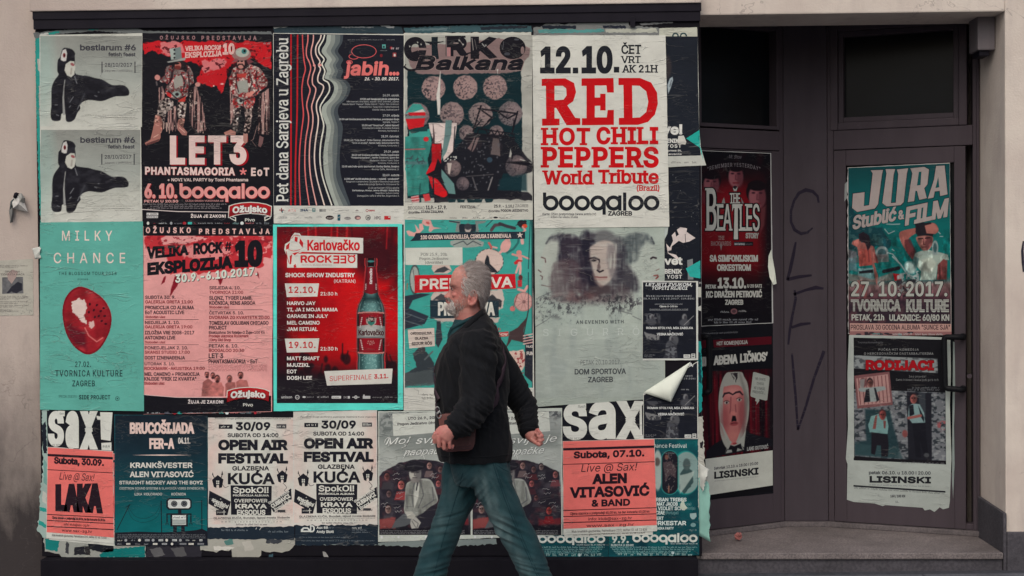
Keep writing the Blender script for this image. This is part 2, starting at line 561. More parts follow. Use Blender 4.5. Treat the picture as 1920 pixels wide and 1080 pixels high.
# ------------------------------------------------------------------ pictures: painted on a fine grid, colours kept on the vertices
def vnoise(w, h, cw, ch, seed, octs=3, gain=0.5):
    out = np.zeros((h, w)); amp = 1.0; tot = 0.0
    r = np.random.default_rng(seed)
    for o in range(octs):
        gw, gh = max(2, int(w / cw) + 2), max(2, int(h / ch) + 2)
        g = r.random((gh, gw))
        x = np.linspace(0, gw - 1.001, w); y = np.linspace(0, gh - 1.001, h)
        xi = x.astype(int); yi = y.astype(int); fx = x - xi; fy = y - yi
        fx = fx * fx * (3 - 2 * fx); fy = fy * fy * (3 - 2 * fy)
        a = g[yi][:, xi]; b = g[yi][:, np.minimum(xi + 1, gw - 1)]; c = g[np.minimum(yi + 1, gh - 1)][:, xi]; d = g[np.minimum(yi + 1, gh - 1)][:, np.minimum(xi + 1, gw - 1)]
        out += amp * ((a * (1 - fx) + b * fx) * (1 - fy)[:, None] + (c * (1 - fx) + d * fx) * fy[:, None])
        tot += amp; amp *= gain; cw = max(cw / 2, 1); ch = max(ch / 2, 1)
    return out / tot

def smooth_loop(pts, k=4):
    p = np.array(pts, float); n = len(p); out = []
    for i in range(n):
        a, b, c, d = p[i - 1], p[i], p[(i + 1) % n], p[(i + 2) % n]
        for s in range(k):
            f = s / k
            out.append(tuple(.5 * (2 * b + (c - a) * f + (2 * a - 5 * b + 4 * c - d) * f * f + (3 * b - a - 3 * c + d) * f ** 3)))
    return out

class Canvas:
    def __init__(self, x0, y0, x1, y1, bg=(0, 0, 0), res=1.0):
        self.x0, self.y0, self.x1, self.y1 = x0, y0, x1, y1
        self.w = int((x1 - x0) * res) + 1; self.h = int((y1 - y0) * res) + 1
        self.xs = np.linspace(x0, x1, self.w); self.ys = np.linspace(y0, y1, self.h)
        self.gx, self.gy = np.meshgrid(self.xs, self.ys)
        self.px = (x1 - x0) / (self.w - 1)
        self.a = np.zeros((self.h, self.w, 3)) + np.array(bg, float)
        self.seed = int(x0 * 31 + y0 * 17)
        self.alpha = None
    def noise(self, cw, ch=None, octs=3, gain=0.5):
        self.seed += 1
        return vnoise(self.w, self.h, cw / self.px, (ch or cw) / self.px, self.seed, octs, gain)
    def blend(self, m, color):
        m = np.clip(m, 0, 1)[..., None]
        self.a = self.a * (1 - m) + np.array(color, float) * m if np.ndim(color) < 3 else self.a * (1 - m) + color * m
    def shade(self, m, amt):
        self.a = self.a * (1 + amt * np.clip(m, 0, 1)[..., None])
    def m_ell(self, cx, cy, rx, ry, soft=1.0, rot=0.0, rough=0.0):
        ca, sa = math.cos(R(rot)), math.sin(R(rot))
        dx, dy = self.gx - cx, self.gy - cy
        u = (dx * ca + dy * sa) / rx; v = (-dx * sa + dy * ca) / ry
        r = np.sqrt(u * u + v * v)
        if rough: r = r + (self.noise(6, 6, 3) - 0.5) * rough
        return np.clip((1 - r) * min(rx, ry) / soft + 0.5, 0, 1)
    def ell(self, cx, cy, rx, ry, color, soft=1.0, rot=0.0, al=1.0, rough=0.0):
        self.blend(self.m_ell(cx, cy, rx, ry, soft, rot, rough) * al, color)
    def m_poly(self, pts, soft=1.0, rough=0.0, rs=8):
        gx, gy = self.gx, self.gy
        if rough:
            gx = gx + (self.noise(rs, rs, 3) - 0.5) * 2 * rough; gy = gy + (self.noise(rs, rs, 3) - 0.5) * 2 * rough
        ins = np.zeros(gx.shape, bool); dist = np.full(gx.shape, 1e9)
        n = len(pts)
        for i in range(n):
            ax, ay = pts[i]; bx, by = pts[(i + 1) % n]
            if ay != by:
                cr = ((ay > gy) != (by > gy)) & (gx < (bx - ax) * (gy - ay) / (by - ay) + ax)
                ins ^= cr
            ex, ey = bx - ax, by - ay; L = ex * ex + ey * ey + 1e-9
            u = np.clip(((gx - ax) * ex + (gy - ay) * ey) / L, 0, 1)
            dist = np.minimum(dist, np.hypot(gx - ax - u * ex, gy - ay - u * ey))
        return np.clip(np.where(ins, dist, -dist) / soft + 0.5, 0, 1)
    def poly(self, pts, color, soft=1.0, al=1.0, rough=0.0, rs=8, smooth=False):
        if smooth: pts = smooth_loop(pts)
        self.blend(self.m_poly(pts, soft, rough, rs) * al, color)
    def m_line(self, pts, w, soft=1.0):
        dist = np.full(self.gx.shape, 1e9)
        n = len(pts); ww = [w] * n if np.isscalar(w) else list(w)
        for i in range(n - 1):
            (ax, ay), (bx, by) = pts[i], pts[i + 1]
            ex, ey = bx - ax, by - ay; L = ex * ex + ey * ey + 1e-9
            u = np.clip(((self.gx - ax) * ex + (self.gy - ay) * ey) / L, 0, 1)
            dist = np.minimum(dist, np.hypot(self.gx - ax - u * ex, self.gy - ay - u * ey) - (ww[i] + (ww[i + 1] - ww[i]) * u) / 2)
        return np.clip(-dist / soft + 0.5, 0, 1)
    def line(self, pts, w, color, soft=1.0, al=1.0):
        self.blend(self.m_line(pts, w, soft) * al, color)
    def vgrad(self, stops):
        ys = [s[0] for s in stops]; cs = np.array([s[1] for s in stops], float)
        self.a[:] = np.stack([np.interp(self.ys, ys, cs[:, k]) for k in range(3)], 1)[:, None, :]
    def speck(self, m, color, thr=0.6, cw=3, al=1.0):
        self.blend(m * (self.noise(cw, cw, 2) > thr) * al, color)
    def face(self, cx, cy, rx, ry, skin, hair=None, dark=(30, 20, 24), side=0.3, rot=0.0, beard=None):
        """a small printed head: skin oval with lit and dark side, eyes, nose, mouth"""
        sk = np.array(skin, float)
        if hair is not None: self.ell(cx, cy - ry * .3, rx * 1.22, ry * 1.05, hair, 1.2, rot)
        self.ell(cx, cy + ry * .05, rx, ry, sk, 1.0, rot)
        self.ell(cx + rx * side * 1.4, cy, rx * .75, ry * .9, sk * .55, rx * .6, rot, .8)
        for s in (-1, 1):
            self.ell(cx + s * rx * .42, cy - ry * .08, rx * .26, ry * .12, dark, .8, rot, .85)
            self.line([(cx + s * rx * .15, cy - ry * .26), (cx + s * rx * .68, cy - ry * .28)], ry * .09, dark, .7, .7)
        self.line([(cx, cy - ry * .05), (cx - rx * .06, cy + ry * .25), (cx + rx * .12, cy + ry * .28)], ry * .07, sk * .45, .8, .8)
        if beard is not None: self.ell(cx, cy + ry * .6, rx * .8, ry * .45, beard, 1.2, rot, .9)
        self.line([(cx - rx * .3, cy + ry * .5), (cx + rx * .3, cy + ry * .5)], ry * .1, (90, 35, 38) if beard is None else (60, 25, 28), .8, .85)
    def build(self, name, plane, e, lay, mat, parent, k=None, quad=None, mask=None):
        w, h = self.w, self.h
        U = np.linspace(0, 1, w); V = np.linspace(0, 1, h)
        if quad is None: quad = [(self.x0, self.y0), (self.x1, self.y0), (self.x1, self.y1), (self.x0, self.y1)]
        q = np.array(quad, float)
        u = U[None, :, None]; v = V[:, None, None]
        P = (q[0] * (1 - u) + q[1] * u) * (1 - v) + (q[3] * (1 - u) + q[2] * u) * v
        P = P.reshape(-1, 2)
        d = ((P[:, :1] - W0 / 2) / FPX) * np.array(rt) - ((P[:, 1:] - H0 / 2) / FPX) * np.array(up) + np.array(fwd)
        q0 = np.array(plane.p0 + plane.n * (e + lay * 0.0003)); n = np.array(plane.n); c = np.array(CAM)
        s = ((q0 - c) @ n) / (d @ n)
        vs = c + d * s[:, None]
        i = np.arange(w * h).reshape(h, w)
        f = np.stack((i[1:, :-1], i[1:, 1:], i[:-1, 1:], i[:-1, :-1]), -1).reshape(-1, 4)
        if mask is not None:
            mask = mask.astype(int); mk = (mask[1:, :-1] + mask[1:, 1:] + mask[:-1, 1:] + mask[:-1, :-1]).ravel() > 2
            f = f[mk]
        me = bpy.data.meshes.new(name)
        me.vertices.add(w * h); me.vertices.foreach_set('co', vs.astype(np.float32).ravel())
        nf = len(f); me.loops.add(nf * 4); me.loops.foreach_set('vertex_index', f.astype(np.int32).ravel())
        me.polygons.add(nf); me.polygons.foreach_set('loop_start', np.arange(0, nf * 4, 4, dtype=np.int32))
        me.update(calc_edges=True); me.validate()
        at = me.color_attributes.new('col', 'FLOAT_COLOR', 'POINT')
        cc = np.ones((w * h, 4), np.float32); cc[:, :3] = base(np.clip(self.a, 0, 255).reshape(-1, 3), k)
        at.data.foreach_set('color', cc.ravel())
        me.materials.append(mat)
        o = bpy.data.objects.new(name, me); COL.objects.link(o)
        if parent is not None:
            o.parent = parent; o.matrix_parent_inverse = parent.matrix_world.inverted()
        return o

# ------------------------------------------------------------------ a poster: a sheet of paper (the thing) with print as its parts
class Poster:
    def __init__(self, name, quad, color, e, label, cat='poster', group=None, plane=None, k=None, torn=(0.25, 0.25, 0.25, 0.25), mat=None, outline=None, thick=0.0009):
        self.plane = plane or PB; self.e = e; self.k = k; self.mat = mat or M_PRINT
        self.quad = quad
        r = random.Random(int(quad[0][0] * 7 + quad[0][1]))
        if outline is None:
            outline = []
            for i in range(4):
                a = np.array(quad[i], float); b = np.array(quad[(i + 1) % 4], float); amp = torn[i]
                L = np.linalg.norm(b - a); n = max(3, int(L / (14 if amp < 1 else 5)))
                nrm = np.array((-(b - a)[1], (b - a)[0])) / L
                for s in range(n):
                    o = (r.random() - 0.5) * 2 * amp if s else 0
                    outline.append(tuple(a + (b - a) * s / n + nrm * o))
        P = [self.plane.at(x, y, e) for x, y in outline]
        mb = MB(); mb.poly(P, self.plane.n * -thick)
        o = mesh_obj(name, mb.v, mb.f, self.mat)
        bm = bmesh.new(); bm.from_mesh(o.data); bmesh.ops.recalc_face_normals(bm, faces=bm.faces); bm.to_mesh(o.data); bm.free()
        at = o.data.color_attributes.new('col', 'FLOAT_COLOR', 'POINT')
        c = np.ones((len(o.data.vertices), 4), np.float32); c[:, :3] = base(color, k)
        at.data.foreach_set('color', c.ravel())
        self.obj = o
        tag(o, label, cat, group)
        self.parts = {}
    def part(self, name):
        if name not in self.parts: self.parts[name] = Part(self.plane, self.e, self.k)
        return self.parts[name]
    def canvas(self, name, cv, lay=0.6, quad=None, mask=None):
        return cv.build(name, self.plane, self.e, lay, self.mat, self.obj, self.k, quad, mask)
    def done(self):
        for n, p in self.parts.items():
            if p.v: p.build(n, self.mat, self.obj)
        return self.obj
# ------------------------------------------------------------------ materials of the street front
def stucco_mat():
    m, t, b = new_mat('painted_render')
    v = coords(t)
    g = N(t, 'ShaderNodeNewGeometry'); sep = N(t, 'ShaderNodeSeparateXYZ'); t.links.new(g.outputs['Position'], sep.inputs[0])
    n1 = ramp(t, noise(t, v, 2.4, 6, 0.62), [(0.3, 0.0), (0.7, 1.0)])
    c = mixc(t, n1, base((201, 187, 173)), base((183, 167, 155)))
    n2 = ramp(t, noise(t, coords(t, (3, 3, 0.7)), 2.2, 5, 0.6), [(0.5, 0.0), (0.75, 1.0)])
    c = mixc(t, math_n(t, 'MULTIPLY', n2, 0.35), c, base((140, 125, 122)))
    # the left pier has a darker, pinker tone
    lf = ramp(t, sep.outputs['X'], [(0.0, 1.0), (1.0, 1.0)])
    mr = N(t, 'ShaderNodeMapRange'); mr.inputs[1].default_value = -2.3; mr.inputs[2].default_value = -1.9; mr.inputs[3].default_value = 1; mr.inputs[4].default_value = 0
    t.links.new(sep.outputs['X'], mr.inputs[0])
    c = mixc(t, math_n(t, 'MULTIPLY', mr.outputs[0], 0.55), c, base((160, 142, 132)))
    # splash dirt and soot, ragged; made heavier to paint in dimmer light low left
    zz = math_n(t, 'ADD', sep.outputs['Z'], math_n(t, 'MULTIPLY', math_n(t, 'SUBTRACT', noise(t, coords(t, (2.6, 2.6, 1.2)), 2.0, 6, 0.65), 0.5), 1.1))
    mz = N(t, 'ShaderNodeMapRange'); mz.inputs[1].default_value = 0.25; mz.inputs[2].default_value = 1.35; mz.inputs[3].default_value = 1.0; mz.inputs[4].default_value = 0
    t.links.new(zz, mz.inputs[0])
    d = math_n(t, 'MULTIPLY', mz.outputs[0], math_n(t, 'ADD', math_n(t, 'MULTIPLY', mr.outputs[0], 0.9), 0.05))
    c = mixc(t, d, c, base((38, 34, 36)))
    sp = ramp(t, noise(t, v, 26, 3, 0.6), [(0.70, 0.0), (0.76, 1.0)])
    c = mixc(t, math_n(t, 'MULTIPLY', sp, 0.45), c, base((90, 78, 76)))
    ck = ramp(t, math_n(t, 'ABSOLUTE', math_n(t, 'SUBTRACT', noise(t, v, 1.3, 6, 0.62, 0.6), 0.5)), [(0.0, 1.0), (0.003, 0.0)])
    c = mixc(t, math_n(t, 'MULTIPLY', math_n(t, 'MULTIPLY', ck, ramp(t, noise(t, v, 0.9, 2, 0.5), [(0.55, 0.0), (0.6, 1.0)])), 0.4), c, base((84, 74, 72)))
    ch = ramp(t, noise(t, v, 11, 4, 0.7, 0.5), [(0.72, 0.0), (0.74, 1.0)])
    c = mixc(t, math_n(t, 'MULTIPLY', ch, 0.4), c, base((204, 192, 182)))
    t.links.new(c, b.inputs['Base Color'])
    b.inputs['Roughness'].default_value = 0.9; b.inputs['Specular IOR Level'].default_value = 0.15
    hh = math_n(t, 'ADD', noise(t, v, 90, 4, 0.6), math_n(t, 'MULTIPLY', noise(t, v, 7, 4, 0.6), 2.0))
    bump(t, b, hh, 0.35, 0.006)
    return m

def stone_mat(name, c1, c2, sc=70.0, k=None, dirt=0.5):
    m, t, b = new_mat(name)
    v = coords(t)
    f = ramp(t, noise(t, v, sc, 3, 0.7), [(0.38, 0.0), (0.62, 1.0)])
    c = mixc(t, f, base(c1, k), base(c2, k))
    f2 = ramp(t, noise(t, v, 3.3, 6, 0.65), [(0.35, 0.0), (0.7, 1.0)])
    c = mixc(t, math_n(t, 'MULTIPLY', f2, dirt), c, base(np.array(c1) * 0.45, k))
    t.links.new(c, b.inputs['Base Color'])
    b.inputs['Roughness'].default_value = 0.75; b.inputs['Specular IOR Level'].default_value = 0.25
    bump(t, b, noise(t, v, sc, 4, 0.6), 0.25, 0.004)
    return m

def paint_mat(name, c, k=None, rough=0.5, drip=0.3):
    m, t, b = new_mat(name)
    v = coords(t)
    f = ramp(t, noise(t, coords(t, (5, 5, 0.8)), 2.0, 5, 0.6), [(0.35, 0.0), (0.7, 1.0)])
    cc = mixc(t, math_n(t, 'MULTIPLY', f, drip), base(c, k), base(np.array(c) * 0.72, k))
    f2 = ramp(t, noise(t, v, 30, 5, 0.7), [(0.66, 0.0), (0.76, 1.0)])
    cc = mixc(t, math_n(t, 'MULTIPLY', f2, 0.35), cc, base(np.array(c) * 0.5, k))
    f3 = ramp(t, noise(t, coords(t, (1, 1, .6)), 55, 4, .7, .4), [(.715, 0.0), (.73, 1.0)])
    cc = mixc(t, math_n(t, 'MULTIPLY', f3, 0.3), cc, base(np.array(c) * 1.5 + 14, k))
    t.links.new(cc, b.inputs['Base Color'])
    t.links.new(ramp(t, noise(t, v, 8, 5, .6), [(.3, rough - .12), (.7, min(1, rough + .2))]), b.inputs['Roughness']); b.inputs['Specular IOR Level'].default_value = 0.1
    bump(t, b, noise(t, v, 25, 4, 0.6), 0.12, 0.004)
    return m

def glass_mat(name, c, k=None):
    m, t, b = new_mat(name)
    f = ramp(t, noise(t, coords(t, (1, 1, 2.0)), 1.6, 4, 0.55), [(0.3, 0.0), (0.7, 1.0)])
    t.links.new(mixc(t, f, base(c, k), base(np.array(c) * 0.6, k)), b.inputs['Base Color'])
    b.inputs['Roughness'].default_value = 0.22; b.inputs['Specular IOR Level'].default_value = 0.12
    return m

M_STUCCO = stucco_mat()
M_PLINTH = stone_mat('plinth_stone', (80, 76, 79), (64, 60, 64), 60, dirt=0.5)
M_STEP = stone_mat('step_granite', (126, 115, 111), (92, 84, 83), 110, dirt=0.6)
M_PAVE = stone_mat('pavement_stone', (96, 96, 100), (78, 78, 82), 60, dirt=0.5)
M_TAUPE = paint_mat('taupe_paint', (62, 53, 56), K_REC)
M_PILLAR = paint_mat('pillar_paint', (61, 53, 56), K_REC, 0.7, 0.35)
M_DARKFRAME = paint_mat('black_paint', (27, 24, 31), None, 0.45, 0.3)
M_BOARD = paint_mat('board_black', (21, 19, 24), None, 0.7, 0.4)
M_SOFFIT = paint_mat('soffit_paint', (70, 60, 62), K_REC, 0.8, 0.3)
M_GLASS = glass_mat('dark_glass', (20, 22, 25), K_REC)
M_HANDLE = surf('handle_plastic', (17, 17, 20), 0.5, 0.12, 0.2, 12, 80, 0.1, k=K_REC)
M_BOX = paint_mat('grey_box_paint', (104, 95, 95), K_REC, 0.5, 0.4)
M_INK = surf('marker_ink', (52, 44, 58), 0.6, 0.2, 0.3, 30, 80, 0.0, k=K_REC)

# ------------------------------------------------------------------ plan of the street front (metres)
YB = -0.055                                         # face of the poster board
PB = wall_plane(YB)
xBL, xBR = X(72, 540, YB), X(1314, 540, YB)         # board sides
zBT, zBB = Z(690, 12, YB), Z(690, 1043, YB)         # board top, bottom
xR0, xR1 = X(1313, 540), X(1885, 540)               # sides of the entrance recess
zSO = Z(1600, 25)                                   # underside of the lintel
zST = Z(1600, 1037, -0.03)                          # top of the step
dA, dP, dB = 0.45, 0.76, 0.45                       # depths: left door front edge, pillar, right door front edge
xP0, xP1 = X(1470, 540, dP), X(1552, 540, dP)
zCE = zSO + 0.10
A0, A1 = (X(1316, 540, dA), dA), (xP0, dP)          # left door plane
B0, B1 = (xP1, dP), (X(1836, 540, dB), dB)          # right door plane
def dir2(a, b): return (b[0] - a[0], b[1] - a[1])
PA = Plane(A0, dir2(A0, A1)); PD = Plane(B0, dir2(B0, B1)); PP = wall_plane(dP)
LA = math.dist(A0, A1); LB = math.dist(B0, B1)

# ground
FALL = 0.011                                        # the street drops a little to the left
def street(x): return (x - 2.2) * FALL
mb = MB(); mb.v = [(-60, -60, street(-60)), (60, -60, street(60)), (60, 20, street(60)), (-60, 20, street(-60))]; mb.f = [(0, 1, 2, 3)]
tag(mb.build('ground', stone_mat('asphalt', (70, 70, 74), (56, 56, 60), 40)), kind='structure')
mb = MB()
xs = -9.0
while xs < 9.0:
    ys = -0.14
    while ys > -2.8:
        q0, q1 = street(xs + .004), street(xs + .792)
        mb.prism([(xs + .004, ys - .592), (xs + .792, ys - .592), (xs + .792, ys), (xs + .004, ys)], [q0 + .004, q1 + .004, q1 + .004, q0 + .004], [q0 + .012, q1 + .012, q1 + .012, q0 + .012]); ys -= .6
    xs += .8
tag(mb.build('pavement', M_PAVE, bevel=0.003), kind='structure')

# building: everything that is fixed to it is a part
bld = empty('shop_building', (0, 0, 0))
tag(bld, 'pink rendered shop building with a recessed double entrance behind the posters', 'building')
mb = MB()
zt = 6.0
mb.box((-9, 0, -.3), (xR0, 0.4, zt))                               # left of the recess, behind the board
mb.box((xR0, 0, zSO), (xR1, 0.4, zt))                              # above the recess
mb.box((xR1, 0, 0.0), (9, 0.5, zt))                                # right pier, its side is the jamb
mb.box((xR0, 0.4, zCE), (xR1 + .3, 1.6, zt)); mb.box((xR0 - .3, 0.4, 0), (xR0, 1.6, zt)); mb.box((xR1, 0.5, 0), (xR1 + .3, 1.6, zt))
mb.box((xR0 - .3, 1.1, -.1), (xR1 + .3, 1.3, zCE))
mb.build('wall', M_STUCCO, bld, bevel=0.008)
# ledge above the board
mb = MB(); mb.box((X(60, 540, -.10), -.085, Z(690, 13, -.085)), (X(1318, 540, -.10), 0.0, Z(690, -16, -.085)))
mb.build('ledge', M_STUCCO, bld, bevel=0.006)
# plinths
mb = MB()
mb.box((xR1 + .001, -.025, -.1), (9, -.001, Z(1900, 998, -.025)))
mb.prism([(xR1 - .02, -.025), (xR1 - .001, -.025), (xR1 - .001, dB), (xR1 - .02, dB)], 0, [Z(1885, 962, -.02)] * 2 + [Z(1835, 930, dB)] * 2)
mb.build('plinth', M_PLINTH, bld, bevel=0.006)
# soffit
mb = MB(); mb.box((xR0 + .002, 0.402, zCE - .012), (xR1 - .002, 1.0, zCE - .001))
mb.build('soffit', M_SOFFIT, bld)
# step
mb = MB(); mb.box((X(1312, 1040), -.03, zST - .035), (xR1 - .022, 1.0, zST))
stp = mb.build('entrance_step', M_STEP, bld, bevel=0.006)
mb = MB(); mb.box((X(1306, 1040), -.012, -0.1), (xR1 - .022, .3, zST - .036))
mb.build('riser', M_PLINTH, stp, bevel=0.004)
mb = MB()
mb.prism([(A0[0], A0[1] - .03), (xP0, dP - .03), (xP1, dP - .03), (B1[0], B1[1] - .03), (B1[0], 1.0), (A0[0], 1.0)], zST + .001, zST + .03)
mb.build('threshold', stone_mat('threshold_stone', (100, 90, 88), (80, 72, 72), 80, K_REC), stp, bevel=0.004)
# pillar
zF = zST + .03
mb = MB(); mb.box((xP0, dP, zF), (xP1, dP + .2, zCE - .013))
pil = mb.build('pillar', M_PILLAR, bld, bevel=0.006)
mb = MB(); mb.box((xP0 - .012, dP - .022, Z(1510, 47, dP)), (xP1 + .012, dP - .001, Z(1510, 33, dP)))
mb.build('capital', M_PILLAR, pil, bevel=0.004)
# marker letters scrawled down the pillar
gp = Part(PP, 0.001, K_REC)
def scr(pts, w): gp.line(pts, np.array(w) * 1.25, (33, 27, 37), 1.0)
scr([(1535, 380), (1533, 368), (1524, 359), (1511, 356), (1498, 362), (1489, 376), (1483, 396), (1483, 416), (1490, 431), (1502, 438), (1514, 436), (1524, 427)], [3, 4, 5, 6, 5, 4, 4, 4, 5, 5, 4, 2])
scr([(1492, 454), (1487, 480), (1481, 508), (1476, 525)], [3, 5, 5, 4]); scr([(1476, 524), (1498, 519), (1522, 516)], [5, 5, 3])
scr([(1490, 544), (1492, 560), (1486, 590), (1481, 618), (1478, 646)], [3, 4, 4, 4, 3]); scr([(1488, 552), (1510, 544), (1530, 539), (1544, 541)], [4, 4, 6, 3]); scr([(1484, 614), (1502, 608), (1520, 606)], [4, 5, 3])
scr([(1485, 663), (1488, 700), (1492, 745), (1496, 806)], [3, 4, 4, 3]); scr([(1496, 806), (1510, 765), (1526, 710), (1545, 658)], [3, 4, 4, 5])
gp.build('graffiti', M_PRINT_FLAT, pil)

# doors with transoms: s runs along the door plane
def frame_rect(mb, pl, s0, s1, z0, z1, w, e0, e1, wb=None, wt=None):
    wb = w if wb is None else wb; wt = w if wt is None else wt
    mb.slab(pl, s0, s0 + w, z0, z1, e0, e1); mb.slab(pl, s1 - w, s1, z0, z1, e0, e1)
    mb.slab(pl, s0 + w, s1 - w, z0, z0 + wb, e0, e1); mb.slab(pl, s0 + w, s1 - w, z1 - wt, z1, e0, e1)
def sz(pl, o, px, py):
    p = pl.at(px, py); return (Vector((p.x - o[0], p.y - o[1], 0)).dot(pl.t), p.z)
# right door
_, zT0 = sz(PD, B0, 1690, 262)      # middle of the rail between transom and door
fr = MB(); frame_rect(fr, PD, 0.0, LB, zF, zCE - .014, .035, -.09, -.002)
fr.slab(PD, .036, LB - .036, zT0 - .045, zT0 + .07, -.09, -.002)
dfr = fr.build('door_frame', M_TAUPE, bld, bevel=0.004)
def window(pl, o, tl, br, w, e0=-.085, e1=.006, parent=bld, mat=M_TAUPE):
    s0, z1 = sz(pl, o, *tl); s1, z0 = sz(pl, o, *br)
    m = MB(); frame_rect(m, pl, s0, s1, z0, z1, w, e0, e1)
    f = m.build('transom_window', mat, parent, bevel=0.006)
    m = MB(); frame_rect(m, pl, s0 + w + .001, s1 - w - .001, z0 + w + .001, z1 - w - .001, .03, e0, e1 - .02)
    m.build('sash', mat, f, bevel=0.004)
    m = MB(); m.slab(pl, s0 + w + .012, s1 - w - .012, z0 + w + .012, z1 - w - .012, e0 + .01, e0 + .02)
    m.build('pane', M_GLASS, f)
    return f
window(PD, B0, (1556, 46), (1813, 234), .045)
s0d = .038; s1d = LB - .075
z1d = zT0 - .05
sg0, zg1 = sz(PD, B0, 1586, 311); sg1, zg0 = sz(PD, B0, 1790, 888)
m = MB()
m.slab(PD, s0d, sg0, zF + .004, z1d, -.075, .004); m.slab(PD, sg1, s1d, zF + .004, z1d, -.075, .004)
m.slab(PD, sg0, sg1, zF + .004, zg0, -.075, .004); m.slab(PD, sg0, sg1, zg1, z1d, -.075, .004)
doorB = m.build('door', M_TAUPE, bld, bevel=0.003)
m = MB(); m.slab(PD, sg0 - .005, sg1 + .005, zg0 - .005, zg1 + .005, -.045, -.035)
m.build('pane', M_GLASS, doorB)
def handle(pl, o, ptop, pbot, base_top, base_bot, parent, e=.075, r=.017):
    a = pl.at(*ptop, e); b = pl.at(*pbot, e); ta = pl.at(*base_top, .004); tb = pl.at(*base_bot, .004)
    out = pl.n * (e - .004)
    m = MB()
    def ease(p, q, c): return [p * (1 - u) ** 2 + c * 2 * u * (1 - u) + q * u * u for u in (0.1, .3, .5, .7, .9)]
    ka = ta + out; kb = tb + out
    pts = [ta, ta + out * .55] + ease(ta + out * .6, a + (ka - a).normalized() * min(.03, (ka - a).length * .5), ka) + [a + (ka - a) * .2] + ease(a + (ka - a) * .18, a + (b - a).normalized() * .03, a) + \
          [a + (b - a) * .3, a + (b - a) * .7] + ease(b - (b - a).normalized() * .03, b + (kb - b) * .18, b) + [b + (kb - b) * .3] + ease(b + (kb - b) * .8, tb + out * .6, kb) + [tb + out * .5, tb]
    m.tube(pts, r, 12)
    for q in (ta, tb):
        m.tube([q, q + pl.n * .012], .02, 14)
    m.build('handle', M_HANDLE, parent, smooth=True)
handle(PD, B0, (1770, 632), (1772, 728), (1806, 631), (1806, 729), doorB)
# lock plate
m = MB(); q = PD.at(1818, 705, .004); m.tube([q, q + PD.n * .008], .014, 14); m.build('lock', M_TAUPE, doorB)
# post between the door and the jamb
m = MB(); m.box((B1[0] + .002, dB - .004, zF), (xR1 - .022, dB + .12, zCE - .013))
m.build('door_post', M_TAUPE, bld, bevel=0.004)
# left door, partly behind the board
fr = MB(); frame_rect(fr, PA, -.05, LA, zF, zCE - .014, .03, -.09, -.002)
_, zTa = sz(PA, A0, 1390, 262)
fr.slab(PA, -.02, LA - .031, zTa - .055, zTa + .06, -.09, -.002)
fr.build('door_frame', M_TAUPE, bld, bevel=0.004)
m = MB()
sa0, za1 = sz(PA, A0, 1300, 30); sa1, za0 = sz(PA, A0, 1462, 244)
frame_rect(m, PA, -.02, LA - .031, za0, zCE - .05, .022, -.085, .004)
f = m.build('transom_window', M_TAUPE, bld, bevel=0.004)
m = MB(); m.slab(PA, 0, LA - .05, za0 + .02, zCE - .07, -.075, -.065); m.build('pane', M_GLASS, f)
sA0, zA1 = sz(PA, A0, 1330, 278); sA1, zA0 = sz(PA, A0, 1449, 905)
m = MB(); zd1 = zTa - .06
m.slab(PA, sA1, LA - .032, zF + .004, zd1, -.075, .004); m.slab(PA, -.02, sA1, zF + .004, zA0, -.075, .004); m.slab(PA, -.02, sA1, zA1 - .01, zd1, -.075, .004)
m.slab(PA, -.02, .03, zA0, zA1 - .01, -.075, .004)
doorA = m.build('door', M_TAUPE, bld, bevel=0.003)
m = MB(); m.slab(PA, .025, sA1 + .005, zA0 - .005, zA1 - .005, -.045, -.02); m.build('pane', M_GLASS, doorA)
handle(PA, A0, (1329, 632), (1331, 732), (1310, 630), (1312, 735), doorA)
# box in the upper corner
xb0, xb1 = X(1820, 60, .3), X(1853, 60, .2)
m = MB(); m.box((xR1 - .10, .16, Z(1835, 98, .25)), (xR1 - .003, .33, zSO + .02)); bx = m.build('shutter_box', M_BOX, bld, bevel=0.008)
m = MB(); m.box((xR1 - .085, .18, Z(1835, 98, .25) - .03), (xR1 - .03, .31, Z(1835, 98, .25) - .001)); m.build('shutter_slot', M_DARKFRAME, bx, bevel=0.004)

# poster board
brd = empty('poster_board', (0, 0, 0))
tag(brd, 'long black wooden board on the wall carrying the pasted posters', 'notice board')
m = MB(); m.box((xBL, YB, zBB), (xBR, -.002, zBT - .0)); m.build('panel', M_BOARD, brd, bevel=0.004)
m = MB()
m.box((xBL - .004, YB - .014, Z(690, 48, YB)), (xBR + .004, YB - .001, zBT)); m.box((xBL - .006, YB - .020, Z(690, 30, YB)), (xBR + .008, YB - .015, zBT - .002))
m.build('top_rail', M_DARKFRAME, brd, bevel=0.004)
m = MB(); m.box((X(1186, 50, YB) - .014, YB - .018, Z(1186, 52, YB)), (X(1186, 50, YB) + .014, YB - .0145, Z(1186, 32, YB))); m.build('bracket', M_DARKFRAME, brd, bevel=0.002)
m = MB(); m.box((xBL + .02, -.135, -0.2), (xBR - .03, -.003, zBB - .003)); m.build('base', M_BOARD, brd, bevel=0.004)
